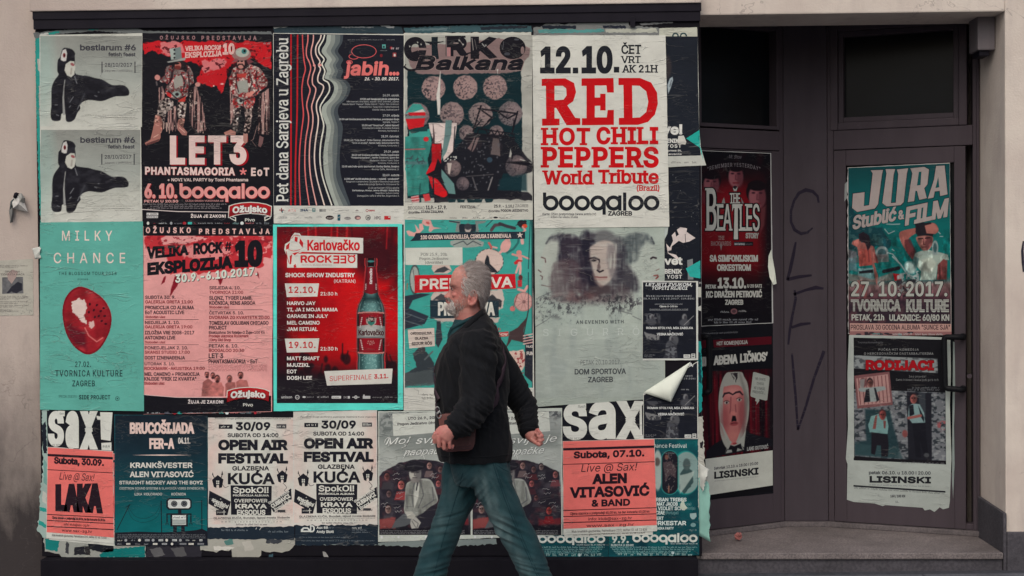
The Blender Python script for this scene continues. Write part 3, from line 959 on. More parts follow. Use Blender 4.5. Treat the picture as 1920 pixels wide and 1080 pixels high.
# ------------------------------------------------------------------ posters
WHT,DRK,RED=(201,197,185),(27,26,33),(188,24,34)
BLK=(22,21,27)
class View:
    """reads positions off an enlarged crop: origin and scale"""
    def __init__(self,part,x0,y0,s): self.p,self.x0,self.y0,self.s=part,x0,y0,s
    def X(self,x): return self.x0+x/self.s
    def Y(self,y): return self.y0+y/self.s
    def pt(self,q): return [(self.X(a),self.Y(b)) for a,b in q]
    def text(self,s,x0,x1,y0,y1,c,**k):
        if 'arc' in k: k['arc']/=self.s
        self.p.text(s,self.X(x0),self.X(x1),self.Y(y0),self.Y(y1),c,**k)
    def rect(self,x0,y0,x1,y1,c,**k): self.p.rect(self.X(x0),self.Y(y0),self.X(x1),self.Y(y1),c,**k)
    def poly(self,q,c,**k): self.p.poly(self.pt(q),c,**k)
    def line(self,q,w,c,**k): self.p.line(self.pt(q),np.array(w)/self.s if not np.isscalar(w) else w/self.s,c,**k)
    def ell(self,x,y,rx,ry,c,**k): self.p.ell(self.X(x),self.Y(y),rx/self.s,ry/self.s,c,**k)
    def ring(self,x,y,rx,ry,w,c,**k): self.p.ring(self.X(x),self.Y(y),rx/self.s,ry/self.s,w/self.s,c,**k)
    def micro(self,x0,x1,y,h,c,**k): self.p.micro(self.X(x0),self.X(x1),self.Y(y),h/self.s,c,**k)

def boogaloo(v,x0,x1,yt,yb,c,lay=2.0,w=0.27):
    """the round-letter venue mark: b o o q a l o o, all rings and bars; yt top of the b, yb base line"""
    L=x1 -x0;d=L/7.42                       # one letter's width
    ry=d*0.5;h=yb -yt;ry=min(ry,h*0.42);t=d*w
    x=x0;cy=yb -ry
    def o(x): v.ring(x+d/2,cy,d/2,ry,t*min(1,2*ry/d),c,lay=lay)
    for ch in 'booqaloo':
        if ch=='l':
            v.rect(x+d*.1,yt,x+d*.1+t*.9,yb,c,lay=lay);x+=d*.42;continue
        o(x)
        if ch=='b': v.rect(x,yt,x+t*.9,yb -ry*.7,c,lay=lay+.1)
        if ch=='q': v.rect(x+d -t*.9,cy -ry*.3,x+d,yb+h*.22,c,lay=lay+.1)
        if ch=='a': v.rect(x+d -t*.9,yb -2*ry,x+d,yb,c,lay=lay+.1)
        x+=d
def logos(v,x0,x1,y,h,cols,n=9,lay=2.0,seed=1):
    r=random.Random(seed);L=(x1 -x0)/n
    for i in range(n):
        x=x0+L*(i+.1);c=cols[r.randrange(len(cols))];k=r.random();w=L*r.uniform(.45,.75)
        if k<.3: v.ell(x+h*.5,y+h/2,h*.5,h*.5,c,lay=lay)
        elif k<.7: v.micro(x,x+w,y+h*.25,h*.55,c,lay=lay,seed=i)
        else: v.rect(x,y+h*.15,x+w,y+h*.85,c,lay=lay);v.micro(x+w*.1,x+w*.9,y+h*.35,h*.3,DRK,lay=lay+.5,seed=i)
E0=0.0012
def E(k): return E0+k*0.0011

# --- two pale posters with a black seal-like costume
def pale(quad,dx,dy,sc,e,label):
    p=Poster('concert_poster',quad,(196,193,180),e,label,'poster','pale posters with a black costume')
    x0,y0,x1,y1=quad[0][0]+1.5,quad[0][1]+1.5,quad[1][0] -1,quad[2][1] -1
    c=Canvas(x0,y0,x1,y1,res=0.9)
    H=y1 -y0
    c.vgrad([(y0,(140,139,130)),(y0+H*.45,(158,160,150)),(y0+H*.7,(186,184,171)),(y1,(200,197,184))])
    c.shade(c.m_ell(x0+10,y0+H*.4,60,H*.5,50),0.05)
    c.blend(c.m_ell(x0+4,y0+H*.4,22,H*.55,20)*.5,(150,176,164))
    c.shade(c.noise(50,12),-0.05)
    def q(l): return [(50+dx+(50+a/6 -50)*sc,50+dy+(b/6)*sc) for a,b in l]
    blk=(26,25,31)
    body=q([(350,380),(345,500),(360,540),(310,610),(280,700),(278,880),(268,990),(285,1050),(330,1062),(380,1050),(390,985),(415,975),(435,985),(445,1060),(490,1072),(540,1040),(570,970),(605,920),(600,870),(690,825),(840,838),(930,808),(1000,785),(1110,780),(1150,765),(1150,715),(1110,668),(1050,655),(985,660),(940,648),(850,595),(760,575),(690,555),(600,545),(545,520),(545,400),(540,330),(545,300),(510,255),(430,238),(400,262),(375,345)])
    body=smooth_loop(body,3)
    c.poly(body,blk,1.0)
    mb_=c.m_poly(body,1.0)
    c.blend(mb_*np.clip((c.noise(14,10) -.45)*3,0,1)*.45,(66,65,70))
    c.poly(q([(405,265),(440,250),(455,300),(445,385),(415,390),(385,375),(385,330)]),(196,190,182),.9)
    c.ell(*q([(422,322)])[0],2.4*sc,4.2*sc,(120,32,34),.8);c.ell(*q([(424,325)])[0],1.2*sc,2.2*sc,(40,14,16),.8)
    c.poly(q([(440,420),(490,385),(535,390),(548,460),(535,540),(500,570),(455,550),(425,490)]),(190,186,172),.9)
    c.ell(*q([(515,425)])[0],4.0*sc,2.6*sc,(150,84,84),.8,30);c.line(q([(505,470),(498,530)]),3,(160,152,140),1.5)
    c.line(q([(430,600),(418,700),(412,800),(420,980)]),[1.5*sc,1.5*sc,3*sc,4.5*sc],(150,148,142),1.2)
    for a in ([(485,850),(525,790)],[(765,775),(790,785)],[(805,735),(815,738)],[(320,880),(345,880)],[(480,905),(495,890)],[(335,990),(360,1000)],[(570,930),(590,885)],[(540,560),(565,640)]):
        c.line(q(a),1.5,(150,150,150),1.2,.7)
    c.line(q([(650,760),(600,870)]),3,(70,70,74),3,.7);c.line(q([(900,720),(990,680)]),3,(70,68,72),4,.6)
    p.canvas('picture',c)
    v=View(p.part('lettering'),50+dx,50+dy,6/sc)
    g=(62,60,66)
    v.text('bestiarum #6',600,1228,200,268,g,w=.05)
    v.text('fetish feast',918,1224,290,334,g,w=.045)
    v.rect(842,395,853,518,(50,48,54));v.rect(1213,393,1224,520,(50,48,54))
    v.text('28/10/2017',880,1186,408,450,g,w=.02)
    v.text('zagreb / jedinstvo',882,1188,485,506,(110,106,104),w=.0)
    for yy,xa in ((990,660),(1016,830),(1040,1000)): v.micro(xa,1224,yy,10,(130,126,118))
    return p.done()
pale([(74,66),(267,62),(266,238),(75,243)],0,0,1.0,E(1),'upper of the two pale grey posters with a black seal-shaped costume')
pale([(75,242),(264,236),(267,416),(77,419)],2.5,174,0.98,E(2),'lower of the two pale grey posters with a black seal-shaped costume')

# --- beer badge used on two posters
def badge(p,x,y,s,name):
    """red ribbon badge, top-left corner at x,y; s = scale of the 5.4x crop"""
    v=View(p.part(name),x,y,s)
    out=lambda g: [(8 -g,30 -g),(60,10 -g),(130,-2 -g),(220,-8 -g),(310,-2 -g),(380,12 -g),(430+g,34 -g),(424+g,130+g),(370,112+g),(300,102+g),(220,98+g),(140,102+g),(60,118+g),(0 -g,140+g)]
    for a,b in (([(10,120),(74,140),(74,184),(10,150)],1.0),([(360,135),(424,118),(424,150),(362,182)],1.0)): v.poly(a,WHT,lay=1.1);
    v.poly([(20,132),(64,146),(64,168),(18,145)],DRK,lay=1.3);v.poly([(370,144),(414,130),(414,146),(372,166)],DRK,lay=1.3)
    v.poly(out(8),WHT,lay=1.6);v.poly(out(0),(168,26,32),lay=2.0)
    v.poly([(8,80),(60,66),(140,52),(220,48),(310,52),(428,76),(424,128),(370,110),(300,100),(220,96),(140,100),(60,116),(0,138)],(132,24,30),lay=2.2)
    v.text('Ožujsko',34,394,18,92,(40,20,24),w=.10,arc=14,lay=2.6);v.text('Ožujsko',38,390,21,89,(214,206,196),w=.075,arc=14,lay=3.0)
    v.text('Pivo',164,264,150,182,WHT,w=.035,lay=2.0)

# --- the black concert poster with the two costumed men
p=Poster('concert_poster',[(267,62),(509,64),(513,424),(267,421)],BLK,E(4),'black and red poster with two men in top hat and patterned costumes')
c=Canvas(268,76,509,276,BLK,res=1.25)
V6=lambda l: [(260+a/5.4,50+b/5.4) for a,b in l]
c.poly(V6([(40,145),(1345,145),(1345,410),(1250,380),(1150,330),(950,380),(900,480),(870,600),(825,690),(790,610),(640,600),(590,520),(640,400),(520,350),(330,330),(200,260),(120,240),(40,270)]),(188,26,34),1.5,rough=7,rs=12)
m=c.m_poly(V6([(210,150),(420,150),(470,260),(330,290),(240,270)]),2,6,10)+c.m_poly(V6([(620,340),(760,330),(900,330),(870,420),(760,440),(660,480),(640,420)]),2,6,9)
c.blend(m*.9,(208,120,118))
c.blend((c.noise(7,5)>.68)*c.m_poly(V6([(40,150),(1345,150),(1345,380),(900,500),(600,500),(600,340),(40,260)]),3)*.8,(70,12,20))
c.ell(*V6([(845,580)])[0],3,1.5,(230,190,180),2);c.ell(*V6([(760,600)])[0],1.4,1.4,(230,190,180),1)
fr_c=(150,112,104)
def fringe(l,c=c):
    m=c.m_poly(V6(l),1.5,1.5,6);c.blend(m,(36,26,30))
    st=c.noise(2.2,40,2);c.blend(m*np.clip((st -.42)*5,0,1),(166,126,118));c.blend(m*(c.noise(3,4)>.72)*.8,(205,180,165))
fringe([(200,620),(240,600),(280,720),(260,1040),(235,1040),(205,780)]);fringe([(290,820),(380,800),(390,1040),(300,1050)])
fringe([(510,620),(580,600),(640,760),(690,1050),(570,1080),(520,960)]);fringe([(925,640),(990,660),(960,950),(930,1000)])
fringe([(1210,700),(1325,620),(1325,1090),(1205,1090)])
def pat(l,a,b,cw=5,thr=.5,rough=1.0,extra=None):
    m=c.m_poly(smooth_loop(V6(l),3),1.0,rough,6);c.blend(m,a);cw*=.72;c.blend(m*np.clip((c.noise(cw,cw,2) -thr)*9+.5,0,1),b);c.shade(m*c.noise(9,14,2),-.5);c.shade(m*(c.noise(3,3,1)>.7),.5)
    if extra is not None: c.blend(m*np.clip((c.noise(cw,cw,2) -.6)*9,0,1),extra)
ink=(40,28,32)
# left man
pat([(215,770),(280,720),(350,760),(340,830),(280,870),(250,960),(200,930),(190,860)],(196,176,164),ink,5,.52);pat([(400,740),(480,740),(475,860),(460,930),(410,940),(395,850)],(196,172,158),ink,5,.5)
pat([(165,900),(235,930),(225,1079),(160,1079)],(158,104,92),(196,150,132),4,.6);pat([(400,945),(465,935),(450,1020),(495,1079),(400,1050)],(158,100,90),(196,150,132),4,.6)
pat([(280,410),(350,400),(480,390),(530,440),(560,560),(510,600),(500,700),(400,740),(270,680),(290,580),(220,560),(230,520),(270,490)],(176,150,142),(150,40,44),4,.55,2,(96,84,82))
c.poly(V6([(370,500),(440,480),(450,600),(370,620),(350,560)]),(158,152,140),1.5,rough=2);c.ell(*V6([(385,685)])[0],8,6,(150,160,150),1);c.ell(*V6([(388,685)])[0],3.6,3,ink,1);c.poly(V6([(280,660),(330,680),(330,720),(290,700)]),(186,44,44),1.2);c.poly(V6([(410,730),(480,700),(470,760),(400,760)]),(190,60,52),1.2)
c.ell(*V6([(190,515)])[0],5.5,5,(196,130,120),1.2,40);c.ell(*V6([(598,585)])[0],5,4.2,(196,140,128),1.2);c.line(V6([(180,560),(185,590)]),3,(90,80,80))
c.poly(V6([(355,350),(440,340),(480,360),(470,430),(430,440),(360,430)]),ink,1.2);c.ell(*V6([(398,395)])[0],6,7.5,(176,104,92),1.2);c.ell(*V6([(395,415)])[0],6,4,(110,44,40),1.2);c.line(V6([(365,352),(430,350)]),3.0,(26,20,24),1)
c.poly(V6([(312,225),(425,205),(440,325),(330,335)]),(112,122,118),1);c.poly(V6([(312,225),(360,216),(375,330),(330,335)]),(160,168,158),1.5);c.poly(V6([(285,355),(480,310),(470,340),(300,365)]),(150,148,140),1)
for yy in (235,275,315): c.ell(*V6([(362,yy)])[0],2,2,(30,30,34),.8)
for l in ([(335,460),(322,560),(275,600)],[(500,460),(512,580),(500,690)],[(430,480),(470,560),(450,660)],[(350,430),(340,520),(300,590)],[(300,650),(400,740),(470,700)]): c.line(V6(l),2.2,(34,22,28),1.4,.85)
c.poly(V6([(465,360),(500,420),(480,470),(450,440)]),(26,20,25),2,.9);c.poly(V6([(340,370),(365,380),(350,430),(330,420)]),(26,20,25),2,.9);c.ell(*V6([(385,372)])[0],5,2,(24,18,22),1)
# right man
pat([(960,820),(1040,820),(1010,930),(1000,1050),(940,1060),(965,940)],(190,168,156),ink,5,.5);pat([(1075,820),(1155,800),(1140,950),(1115,1070),(1060,1079),(1080,940)],(190,164,152),ink,5,.5)
pat([(965,720),(1160,700),(1160,800),(1090,830),(1040,800),(975,820)],(176,52,52),(186,150,140),4,.58)
pat([(960,420),(1060,380),(1180,400),(1250,450),(1310,570),(1240,650),(1180,700),(1080,740),(960,700),(915,560),(930,480)],(176,138,130),(160,42,46),5,.5,2,(200,184,170))
c.poly(V6([(1000,560),(1100,540),(1110,660),(1000,680)]),(156,154,142),1.5,rough=2);c.ell(*V6([(1035,750)])[0],7,6,(168,168,158),1);c.ell(*V6([(1035,750)])[0],3,3,ink,1);c.ell(*V6([(1130,680)])[0],9,4.5,(204,130,116),1.2,-20)
c.poly(V6([(990,300),(1090,300),(1120,400),(1060,440),(990,420)]),ink,1.4);c.ell(*V6([(1035,372)])[0],7,10,(190,130,118),1.2);c.poly(V6([(990,480),(1100,470),(1080,520),(1000,510)]),(178,60,54),1.2)
c.ell(*V6([(1008,345)])[0],2.6,2.6,(20,16,20),.8);c.ell(*V6([(1044,345)])[0],2.8,2.6,(20,16,20),.8);c.line(V6([(1000,400),(1015,380),(1050,380),(1065,402)]),2.6,(40,24,26),1)
c.ell(*V6([(1040,280)])[0],18,12,(150,110,104),1.2);c.ell(*V6([(1050,260)])[0],12.5,9,(176,178,164),1);c.ell(*V6([(1068,250)])[0],5,5,(60,120,116),1);c.ell(*V6([(1072,247)])[0],2.2,2.4,(16,18,22),.8);c.poly(V6([(940,360),(985,320),(1010,330),(1000,355)]),(140,80,82),1.5);c.poly(V6([(1090,340),(1130,330),(1165,355),(1110,385)]),(110,60,64),1.5)
for l in ([(985,470),(990,580),(1010,660)],[(1195,450),(1185,540),(1215,640),(1160,690)],[(1120,470),(1150,560),(1120,660)],[(960,700),(1060,745),(1170,710)],[(1060,740),(1060,820)]): c.line(V6(l),2.2,(40,20,26),1.4,.85)
p.canvas('picture',c)
v=View(p.part('boots'),260,230,5.4)
for q,col in (([(160,0),(222,0),(222,150),(205,185),(130,215),(75,230),(62,205),(120,170)],(164,108,96)),([(395,0),(440,50),(490,95),(485,130),(440,125),(395,70)],(160,106,96)),([(862,100),(930,70),(985,95),(980,125),(880,128)],(166,112,100)),([(1060,110),(1105,115),(1100,200),(1075,215),(1058,180)],(170,122,110)),([(1225,130),(1265,150),(1255,210),(1235,250),(1210,235)],(120,86,84))):
    v.poly(q,col,lay=3.4)
v.poly([(75,212),(205,165),(215,178),(130,215),(80,228)],(96,56,54),lay=3.6)
v.line([(170,20),(205,30)],6,(200,150,134),lay=3.6);v.line([(150,150),(200,120)],8,(206,160,142),lay=3.6);v.line([(410,50),(470,100)],8,(200,156,140),lay=3.6)
for i in range(26):
    r_=random.Random(i);x=r_.choice([r_.uniform(240,390),r_.uniform(560,680),r_.uniform(1210,1310)])
    v.line([(x,0),(x+r_.uniform(-10,14),r_.uniform(50,110))],r_.uniform(4,9),r_.choice([(150,112,104),(96,72,72),(190,160,146)]),lay=3.2)
v.line([(1200,30),(1160,170),(1135,185)],4,(150,120,114),lay=3.2);v.line([(1150,190),(1190,240)],4,(120,96,92),lay=3.2)
v=View(p.part('lettering'),260,50,5.4)
v.text('OŽUJSKO',214,572,92,130,(150,110,110),w=.05,sp=.45);v.text('PREDSTAVLJA',636,1192,92,136,(150,110,110),w=.05,sp=.42)
v.text('VELIKA ROCK#',470,836,196,246,(214,168,158),w=.05,sl=-.035);v.text('EKSPLOZIJA',470,842,258,318,(214,168,158),w=.06,sl=-.05);v.text('10',850,972,170,284,(220,172,162),w=.07,sl=-.03)
v.micro(1262,1334,162,16,(150,150,150))
v=View(p.part('lettering'),260,230,5.4)
v.text('LET3',326,1114,134,434,(150,14,28),w=.075,sp=.12,lay=2.0);v.text('LET3',316,1092,130,424,(224,190,180),w=.068,sp=.12,lay=2.5)
v.text('PHANTASMAGORIA',66,978,450,530,(140,16,28),w=.075,sl=.01,lay=2.0,sp=.05);v.text('PHANTASMAGORIA',64,974,446,526,(222,190,180),w=.055,sl=.01,lay=2.4,sp=.05)
v.text('EoT',1138,1322,456,540,(222,190,180),w=.06,sp=.12,lay=2.4)
for a in range(5): v.line([(1058,496),(1058+36*math.sin(a*1.257),496 -36*math.cos(a*1.257))],15,(214,120,116),lay=2.0+a*.05)
v.text('+ NOVI VAL PARTY by Tomi Phantasma',292,1108,562,594,(214,190,180),w=.04)
for (s,xa,xb) in (('6.',58,170),('10.',205,390)): v.text(s,xa+4,xb+5,620,772,(150,20,32),w=.07,lay=2.0);v.text(s,xa,xb,616,766,(224,146,138),w=.06,lay=2.4)
boogaloo(v,419,1334,620,774,(150,20,32),lay=2.0);boogaloo(v,414,1328,614,768,(224,146,138),lay=2.5)
v.text('PETAK U 20:30',56,400,782,808,(220,160,152),w=.06);v.text('ULICA GRADA VUKOVARA 68',474,858,782,800,(170,120,116),w=.06)
for yy,xa,xb in ((826,44,890),(846,118,822),(866,90,850)): v.micro(xa,xb,yy -8,13,(150,140,140))
v.poly([(34,874),(400,896),(910,902),(910,908),(400,904),(34,882)],(214,196,190))
v.rect(80,912,198,938,(206,200,194));v.micro(86,194,916,17,DRK,lay=2.6);v.rect(80,944,196,966,(190,184,180));v.micro(86,192,948,12,DRK,lay=2.6)
v.text('ŽUJA JE ZAKON!',528,882,930,962,(220,204,196),w=.05,sp=.06)
v.line([(760,985),(800,970),(840,988),(880,970)],3,(90,88,90))
L=p.part('logo_row');v=View(L,260,230,5.4)
for x,w_,col,h in ((82,26,WHT,34),(152,14,(150,40,50),14),(205,84,(200,200,196),12),(316,26,(150,150,150),30),(360,76,(120,120,124),14),(446,36,(160,30,40),30),(498,42,(60,170,160),24),(560,24,(110,40,50),20),(602,78,(170,170,170),10),(696,64,(170,170,170),10),(774,74,(170,170,170),10),(866,62,(150,50,56),10),(954,56,(120,150,146),20),(1028,36,(206,206,200),34),(1082,90,(196,120,120),14),(1190,56,(130,130,134),18),(1270,52,(120,124,126),22)):
    if w_<40 and h>25: v.ell(x+w_/2,1018,w_/2,h/2,col)
    else: v.micro(x,x+w_,1018 -h/2,h,col);
    if h==24: v.rect(x,1006,x+w_,1030,col,lay=1.6)
badge(p,260+912/5.4,230+818/5.4,5.4,'badge')
p.done()

# --- mint green poster with the red halved fruit
p=Poster('concert_poster',[(75,417),(268,415),(270,771),(75,768)],(93,164,148),E(6),'mint green poster with a red seeded fruit in the middle')
c=Canvas(116,534,212,668,(93,164,148),res=1.2)
pk=lambda l: [(a/2.7,400+b/2.7) for a,b in l]
oval=smooth_loop(pk([(318,540),(316,480),(330,430),(360,390),(400,370),(440,378),(490,405),(530,440),(558,490),(566,540),(555,600),(525,660),(490,700),(450,716),(415,706),(370,670),(335,610)]),3)
mask=c.m_poly(oval,1.0)
c.blend(mask,(120,16,30));inner=c.m_poly([(163.5+(x -163.5)*.93,601+(y -601)*.94) for x,y in oval],1.5)
c.blend(inner,(172,34,44));c.shade(inner*c.noise(16,20,4),-.35)
c.blend(inner*np.clip((c.noise(20,14,3) -.5)*3,0,1)*.5,(204,70,70))
c.poly(pk([(340,560),(430,600),(440,690),(380,660),(345,620)]),(70,14,30),8,.6)
c.poly(pk([(360,450),(400,430),(430,440),(440,480),(425,520),(440,560),(410,550),(390,520),(370,500)]),(214,190,178),1.5,rough=2.5,rs=4)
c.poly(pk([(450,550),(475,545),(480,570),(465,585),(450,575)]),(208,170,160),1.2,rough=1.5,rs=3);c.line(pk([(430,580),(450,620),(490,650),(520,630)]),2,(214,120,112),2)
for a,b in ((455,460),(475,490),(490,465),(510,495),(500,520),(530,520),(515,545),(480,525),(535,560),(450,500),(525,480)):
    c.ell(a/2.7,400+b/2.7,2.6,1.8,(52,12,24),1,a)
c.line([oval[i] for i in range(12,27)],1.4,(204,110,100),1.2,.7)
p.canvas('fruit_picture',c,mask=mask>.4)
v=View(p.part('lettering'),0,400,2.7)
cm=(222,200,186)
v.text('MILKY',314,568,88,138,cm,w=.012,sp=.30);v.text('CHANCE',272,634,200,252,cm,w=.012,sp=.28)
g=(36,62,62)
v.text('THE BLOSSOM TOUR 2018',297,590,296,312,g,w=.015,sp=.12);v.text('EUROPE',394,446,330,338,g,sp=.1)
v.text('27.02.',380,460,750,778,g,w=.02,sp=.06);v.text('TVORNICA KULTURE',280,620,794,826,g,w=.02,sp=.1);v.text('ZAGREB',366,480,846,876,g,w=.02,sp=.06)
v.text('SPECIAL GUESTS:',297,390,920,932,g,sp=.1,sl=.02);v.text('SIDE PROJECT',400,558,920,942,g,w=.03,sp=.06);v.ring(594,938,11,11,2.5,g);v.ell(594,938,4,4,g)
p.done()

# --- pink festival programme
p=Poster('concert_poster',[(268,424),(512,424),(510,772),(269,777)],(224,152,146),E(3),'pink programme poster with black headline over red splashes')
c=Canvas(270,440,511,560,(224,152,146),res=1.0)
V=lambda l: [(260+a/5.685,410+b/5.685) for a,b in l]
c.poly(V([(60,180),(1425,180),(1425,420),(1330,400),(1320,520),(1150,530),(1000,560),(900,560),(620,580),(600,540),(560,560),(330,600),(300,460),(160,330),(60,400)]),(188,48,54),1.5,rough=6,rs=12)
c.blend(c.m_poly(V([(230,190),(480,180),(560,250),(420,290),(250,270)]),2,5,10),(226,148,142));c.blend(c.m_poly(V([(480,190),(760,200),(600,260),(540,250)]),2,5,8),(226,148,142));c.blend(c.m_poly(V([(440,300),(900,270),(1000,380),(820,420),(480,420)]),3,5,9)*.85,(222,146,140));c.blend(c.m_poly(V([(60,290),(300,400),(300,600),(60,600)]),2,4,9),(224,152,146))
c.blend((c.noise(7,6)>.64)*c.m_poly(V([(60,190),(1425,190),(1300,520),(600,540)]),3)*.8,(140,30,40));c.blend((c.noise(6,5)>.7)*c.m_poly(V([(700,190),(1425,190),(1425,420),(900,420)]),3)*.8,(226,150,144))
for l in ([(330,840),(345,740),(390,600),(460,610),(420,700)],[(235,705),(260,630),(290,612),(275,680)],[(1260,560),(1285,590),(1290,640),(1270,610)],[(840,640),(900,640),(870,715)]): c.poly(V(l),(128,22,36),1.2,rough=1.5)
p.canvas('splash_picture',c,mask=np.ones((c.h,c.w)))
c=Canvas(376,697,476,746,(224,152,146),res=1.0)
V2=lambda l: [(260+a/5.685,590+b/5.685) for a,b in l]
sk=(212,124,116)
for l,s in (([(685,720),(740,680),(790,720),(790,870),(670,870)],.82),([(1040,720),(1080,690),(1150,700),(1175,770),(1100,870),(1030,870)],.95),([(920,740),(960,715),(1030,720),(1040,870),(920,870)],.9),([(755,760),(800,720),(880,720),(910,780),(905,870),(735,870)],1.0)):
    m=c.m_poly(V2(l),1.2,1);c.blend(m,np.array(sk)*s);c.shade(m*c.noise(8,6),-.35)
for x,y,rx,ry,hr in ((728,645,20,32,(46,30,32)),(790,655,20,30,(46,30,32)),(838,690,24,36,(52,30,32)),(968,688,24,34,(80,56,54)),(1086,650,24,34,(42,28,30))):
    c.face(*V2([(x,y)])[0],rx/5.685,ry/5.685,(206,120,110),hr,beard=hr)
p.canvas('group_picture',c)
L=p.part('lettering');v=View(L,260,410,5.685)
v.poly([(52,78),(1432,78),(1432,184),(52,182)],BLK,lay=1.0)
v.text('OŽUJSKO',76,556,92,154,(222,172,162),w=.06,sp=.38);v.text('PREDSTAVLJA',642,1396,106,164,(222,172,162),w=.06,sp=.38)
v.text('VELIKA',88,530,310,432,BLK,w=.075,sl=-.10,taper=-.1);v.text('ROCK',582,896,262,385,BLK,w=.07,sl=-.06);v.text('#',918,990,248,345,BLK,w=.03)
v.text('EKSPLOZIJA',92,1000,470,606,BLK,w=.085,sl=-.085);v.text('10',1020,1322,235,520,BLK,w=.085,sl=-.03)
v.text('30.9.-6.10.2017.',396,1270,600,690,(70,40,46),w=.065,sl=-.095,lay=2.0,sp=.05);v.text('30.9.-6.10.2017.',390,1264,596,684,(206,214,196),w=.05,sl=-.095,lay=2.4,sp=.05)
tx,rd=(50,34,42),(132,30,40)
for s,xa,xb,ya,yb,col in (('SUBOTA 30. 9.',70,392,820,856,tx),('GALERIJA GRETA 11:00',70,576,870,904,rd),('PROMOCIJA CD ALBUMA',70,590,928,966,tx),('EoT ACOUSTIC LIVE',70,486,980,1018,tx),('Slobodan ulaz',70,284,1034,1060,rd),
        ('SRIJEDA 4. 10.',754,1088,720,754,tx),('TVORNICA 21:00',754,1114,768,800,rd),('SLONZ, TYGER LAMB,',752,1212,824,864,tx),('KOČNICA, RENS ARGOA',752,1244,878,918,tx),('Slobodan ulaz',752,966,930,956,rd),('ČETVRTAK 5. 10.',752,1122,988,1020,tx),('DVORANA ZG KVARTETA 20:00',752,1396,1036,1070,rd)):
    v.text(s,xa,xb,ya,yb,col,w=.035)
for x0,x1,y in ((68,640,1074),(750,1320,970)): v.rect(x0,y,x1,y+4,(90,60,64))
v=View(L,260,590,5.685)
for s,xa,xb,ya,yb,col in (('NEDJELJA 1. 10.',68,438,66,100,tx),('GALERIJA GRETA 19:00',68,572,114,146,rd),('IZLOŽBA VRE 2008-2017',66,592,172,210,tx),('ANTONINO LIVE',66,390,226,264,tx),('Slobodan ulaz',66,284,280,306,rd),('PONEDJELJAK 2. 10.',66,526,336,370,tx),('SKANSI STUDIO 17:00',66,544,384,416,rd),('GOST IZNENAĐENJA',64,494,440,478,tx),('UTORAK 3. 10.',64,386,508,540,tx),('ROCKMARK-AKUSTIKA 19:00',62,704,556,590,rd),('MEL CAMINO + PROMOCIJA',62,650,614,652,tx),('KNJIGE "FRIK IZ KVARTA"',60,614,664,704,tx),('Slobodan ulaz',60,276,716,746,rd),
        ('TOMISLAV GOLUBAN CHICAGO',750,1384,68,108,tx),('PROJECT',750,940,118,158,tx),('Ekskluzivno 34 fotelje+2 Žuje=100 Kn',748,1344,174,204,tx),('Prodaja ulaznica Rockmark',748,1174,212,242,rd),('i Dirty Old Shop',748,984,254,284,rd),('PETAK 6. 10.',748,1064,314,350,tx),('BOOGALOO 20:30',748,1124,364,398,rd),('LET 3',746,902,412,464,tx),('PHANTASMAGORIA - EoT',744,1266,476,520,tx)):
    v.text(s,xa,xb,ya,yb,col,w=.035)
for x0,x1,y in ((68,640,50),(66,640,318),(66,636,492),(748,1320,296)): v.rect(x0,y,x1,y+4,(90,60,64))
for i in range(5): v.micro(744,1370,532+i*15,10,(150,80,84))
v.poly([(50,856),(400,884),(900,886),(1412,864),(1412,1030),(50,1060)],BLK,lay=1.6);v.poly([(50,850),(400,878),(900,880),(900,886),(400,884),(50,856)],(220,190,184),lay=1.6)
v.rect(60,906,186,940,(190,186,182));v.micro(66,182,911,22,DRK,lay=2.6);v.rect(60,944,186,970,(180,176,172));v.micro(66,182,949,14,DRK,lay=2.6)
v.text('ŽUJA JE ZAKON!',526,902,912,948,(214,200,194),w=.05,sp=.06)
v=View(p.part('logo_row'),260,590,5.685)
for x,w_,col,h in ((90,14,(200,200,196),14),(140,84,(200,200,196),14),(276,80,(110,110,120),24),(366,36,(170,34,46),32),(416,46,(60,170,160),24),(480,26,(90,40,60),22),(520,72,(170,170,170),10),(610,56,(170,170,170),10),(684,68,(170,170,170),10),(780,50,(160,160,160),10),(858,46,(90,170,160),20),(922,38,(206,206,200),38),(976,84,(200,120,120),14),(1080,56,(130,130,134),20),(1150,60,(110,130,134),22),(1228,30,(160,40,50),30),(1262,44,(170,130,130),12)):
    if w_<40 and h>25: v.ell(x+w_/2,1046,w_/2,h/2,col)
    else: v.micro(x,x+w_,1046 -h/2,h,col)
    if h==24: v.rect(x,1034,x+w_,1058,col,lay=1.6)
badge(p,260+940/5.685,590+786/5.685,5.4,'badge')
p.done()
# --- black poster with the row of profile lines
p=Poster('festival_poster',[(512,62),(757,64),(758,421),(513,419)],WHT,E(2),'black poster with wavy red and white profile lines above a white logo strip')
v=View(p.part('ground'),500,50,5.4)
GD=(26,27,36)
v.poly([(70,70),(1390,86),(1392,1815),(72,1812)],GD,lay=0.5)
v=View(p.part('lettering'),500,50,5.4)
p.part('lettering').text('Pet dana Sarajeva u Zagrebu',540.5,540.5+305,354.5,377,(206,202,192),w=.018,rot=90,ser=.07,serh=.05)
L=p.part('profile_lines');v=View(L,500,50,5.4)
def curve(pts,n=60):
    pts=np.array(pts,float);t=np.arange(len(pts));q=np.linspace(0,len(pts) -1,n);out=[]
    for u in q:
        i=min(int(u),len(pts) -2);f=u -i
        p0,p1,p2,p3=pts[max(i -1,0)],pts[i],pts[i+1],pts[min(i+2,len(pts) -1)]
        out.append(tuple(.5*((2*p1)+(p2 -p0)*f+(2*p0 -5*p1+4*p2 -p3)*f*f+(3*p1 -p0 -3*p2+p3)*f**3)))
    return out
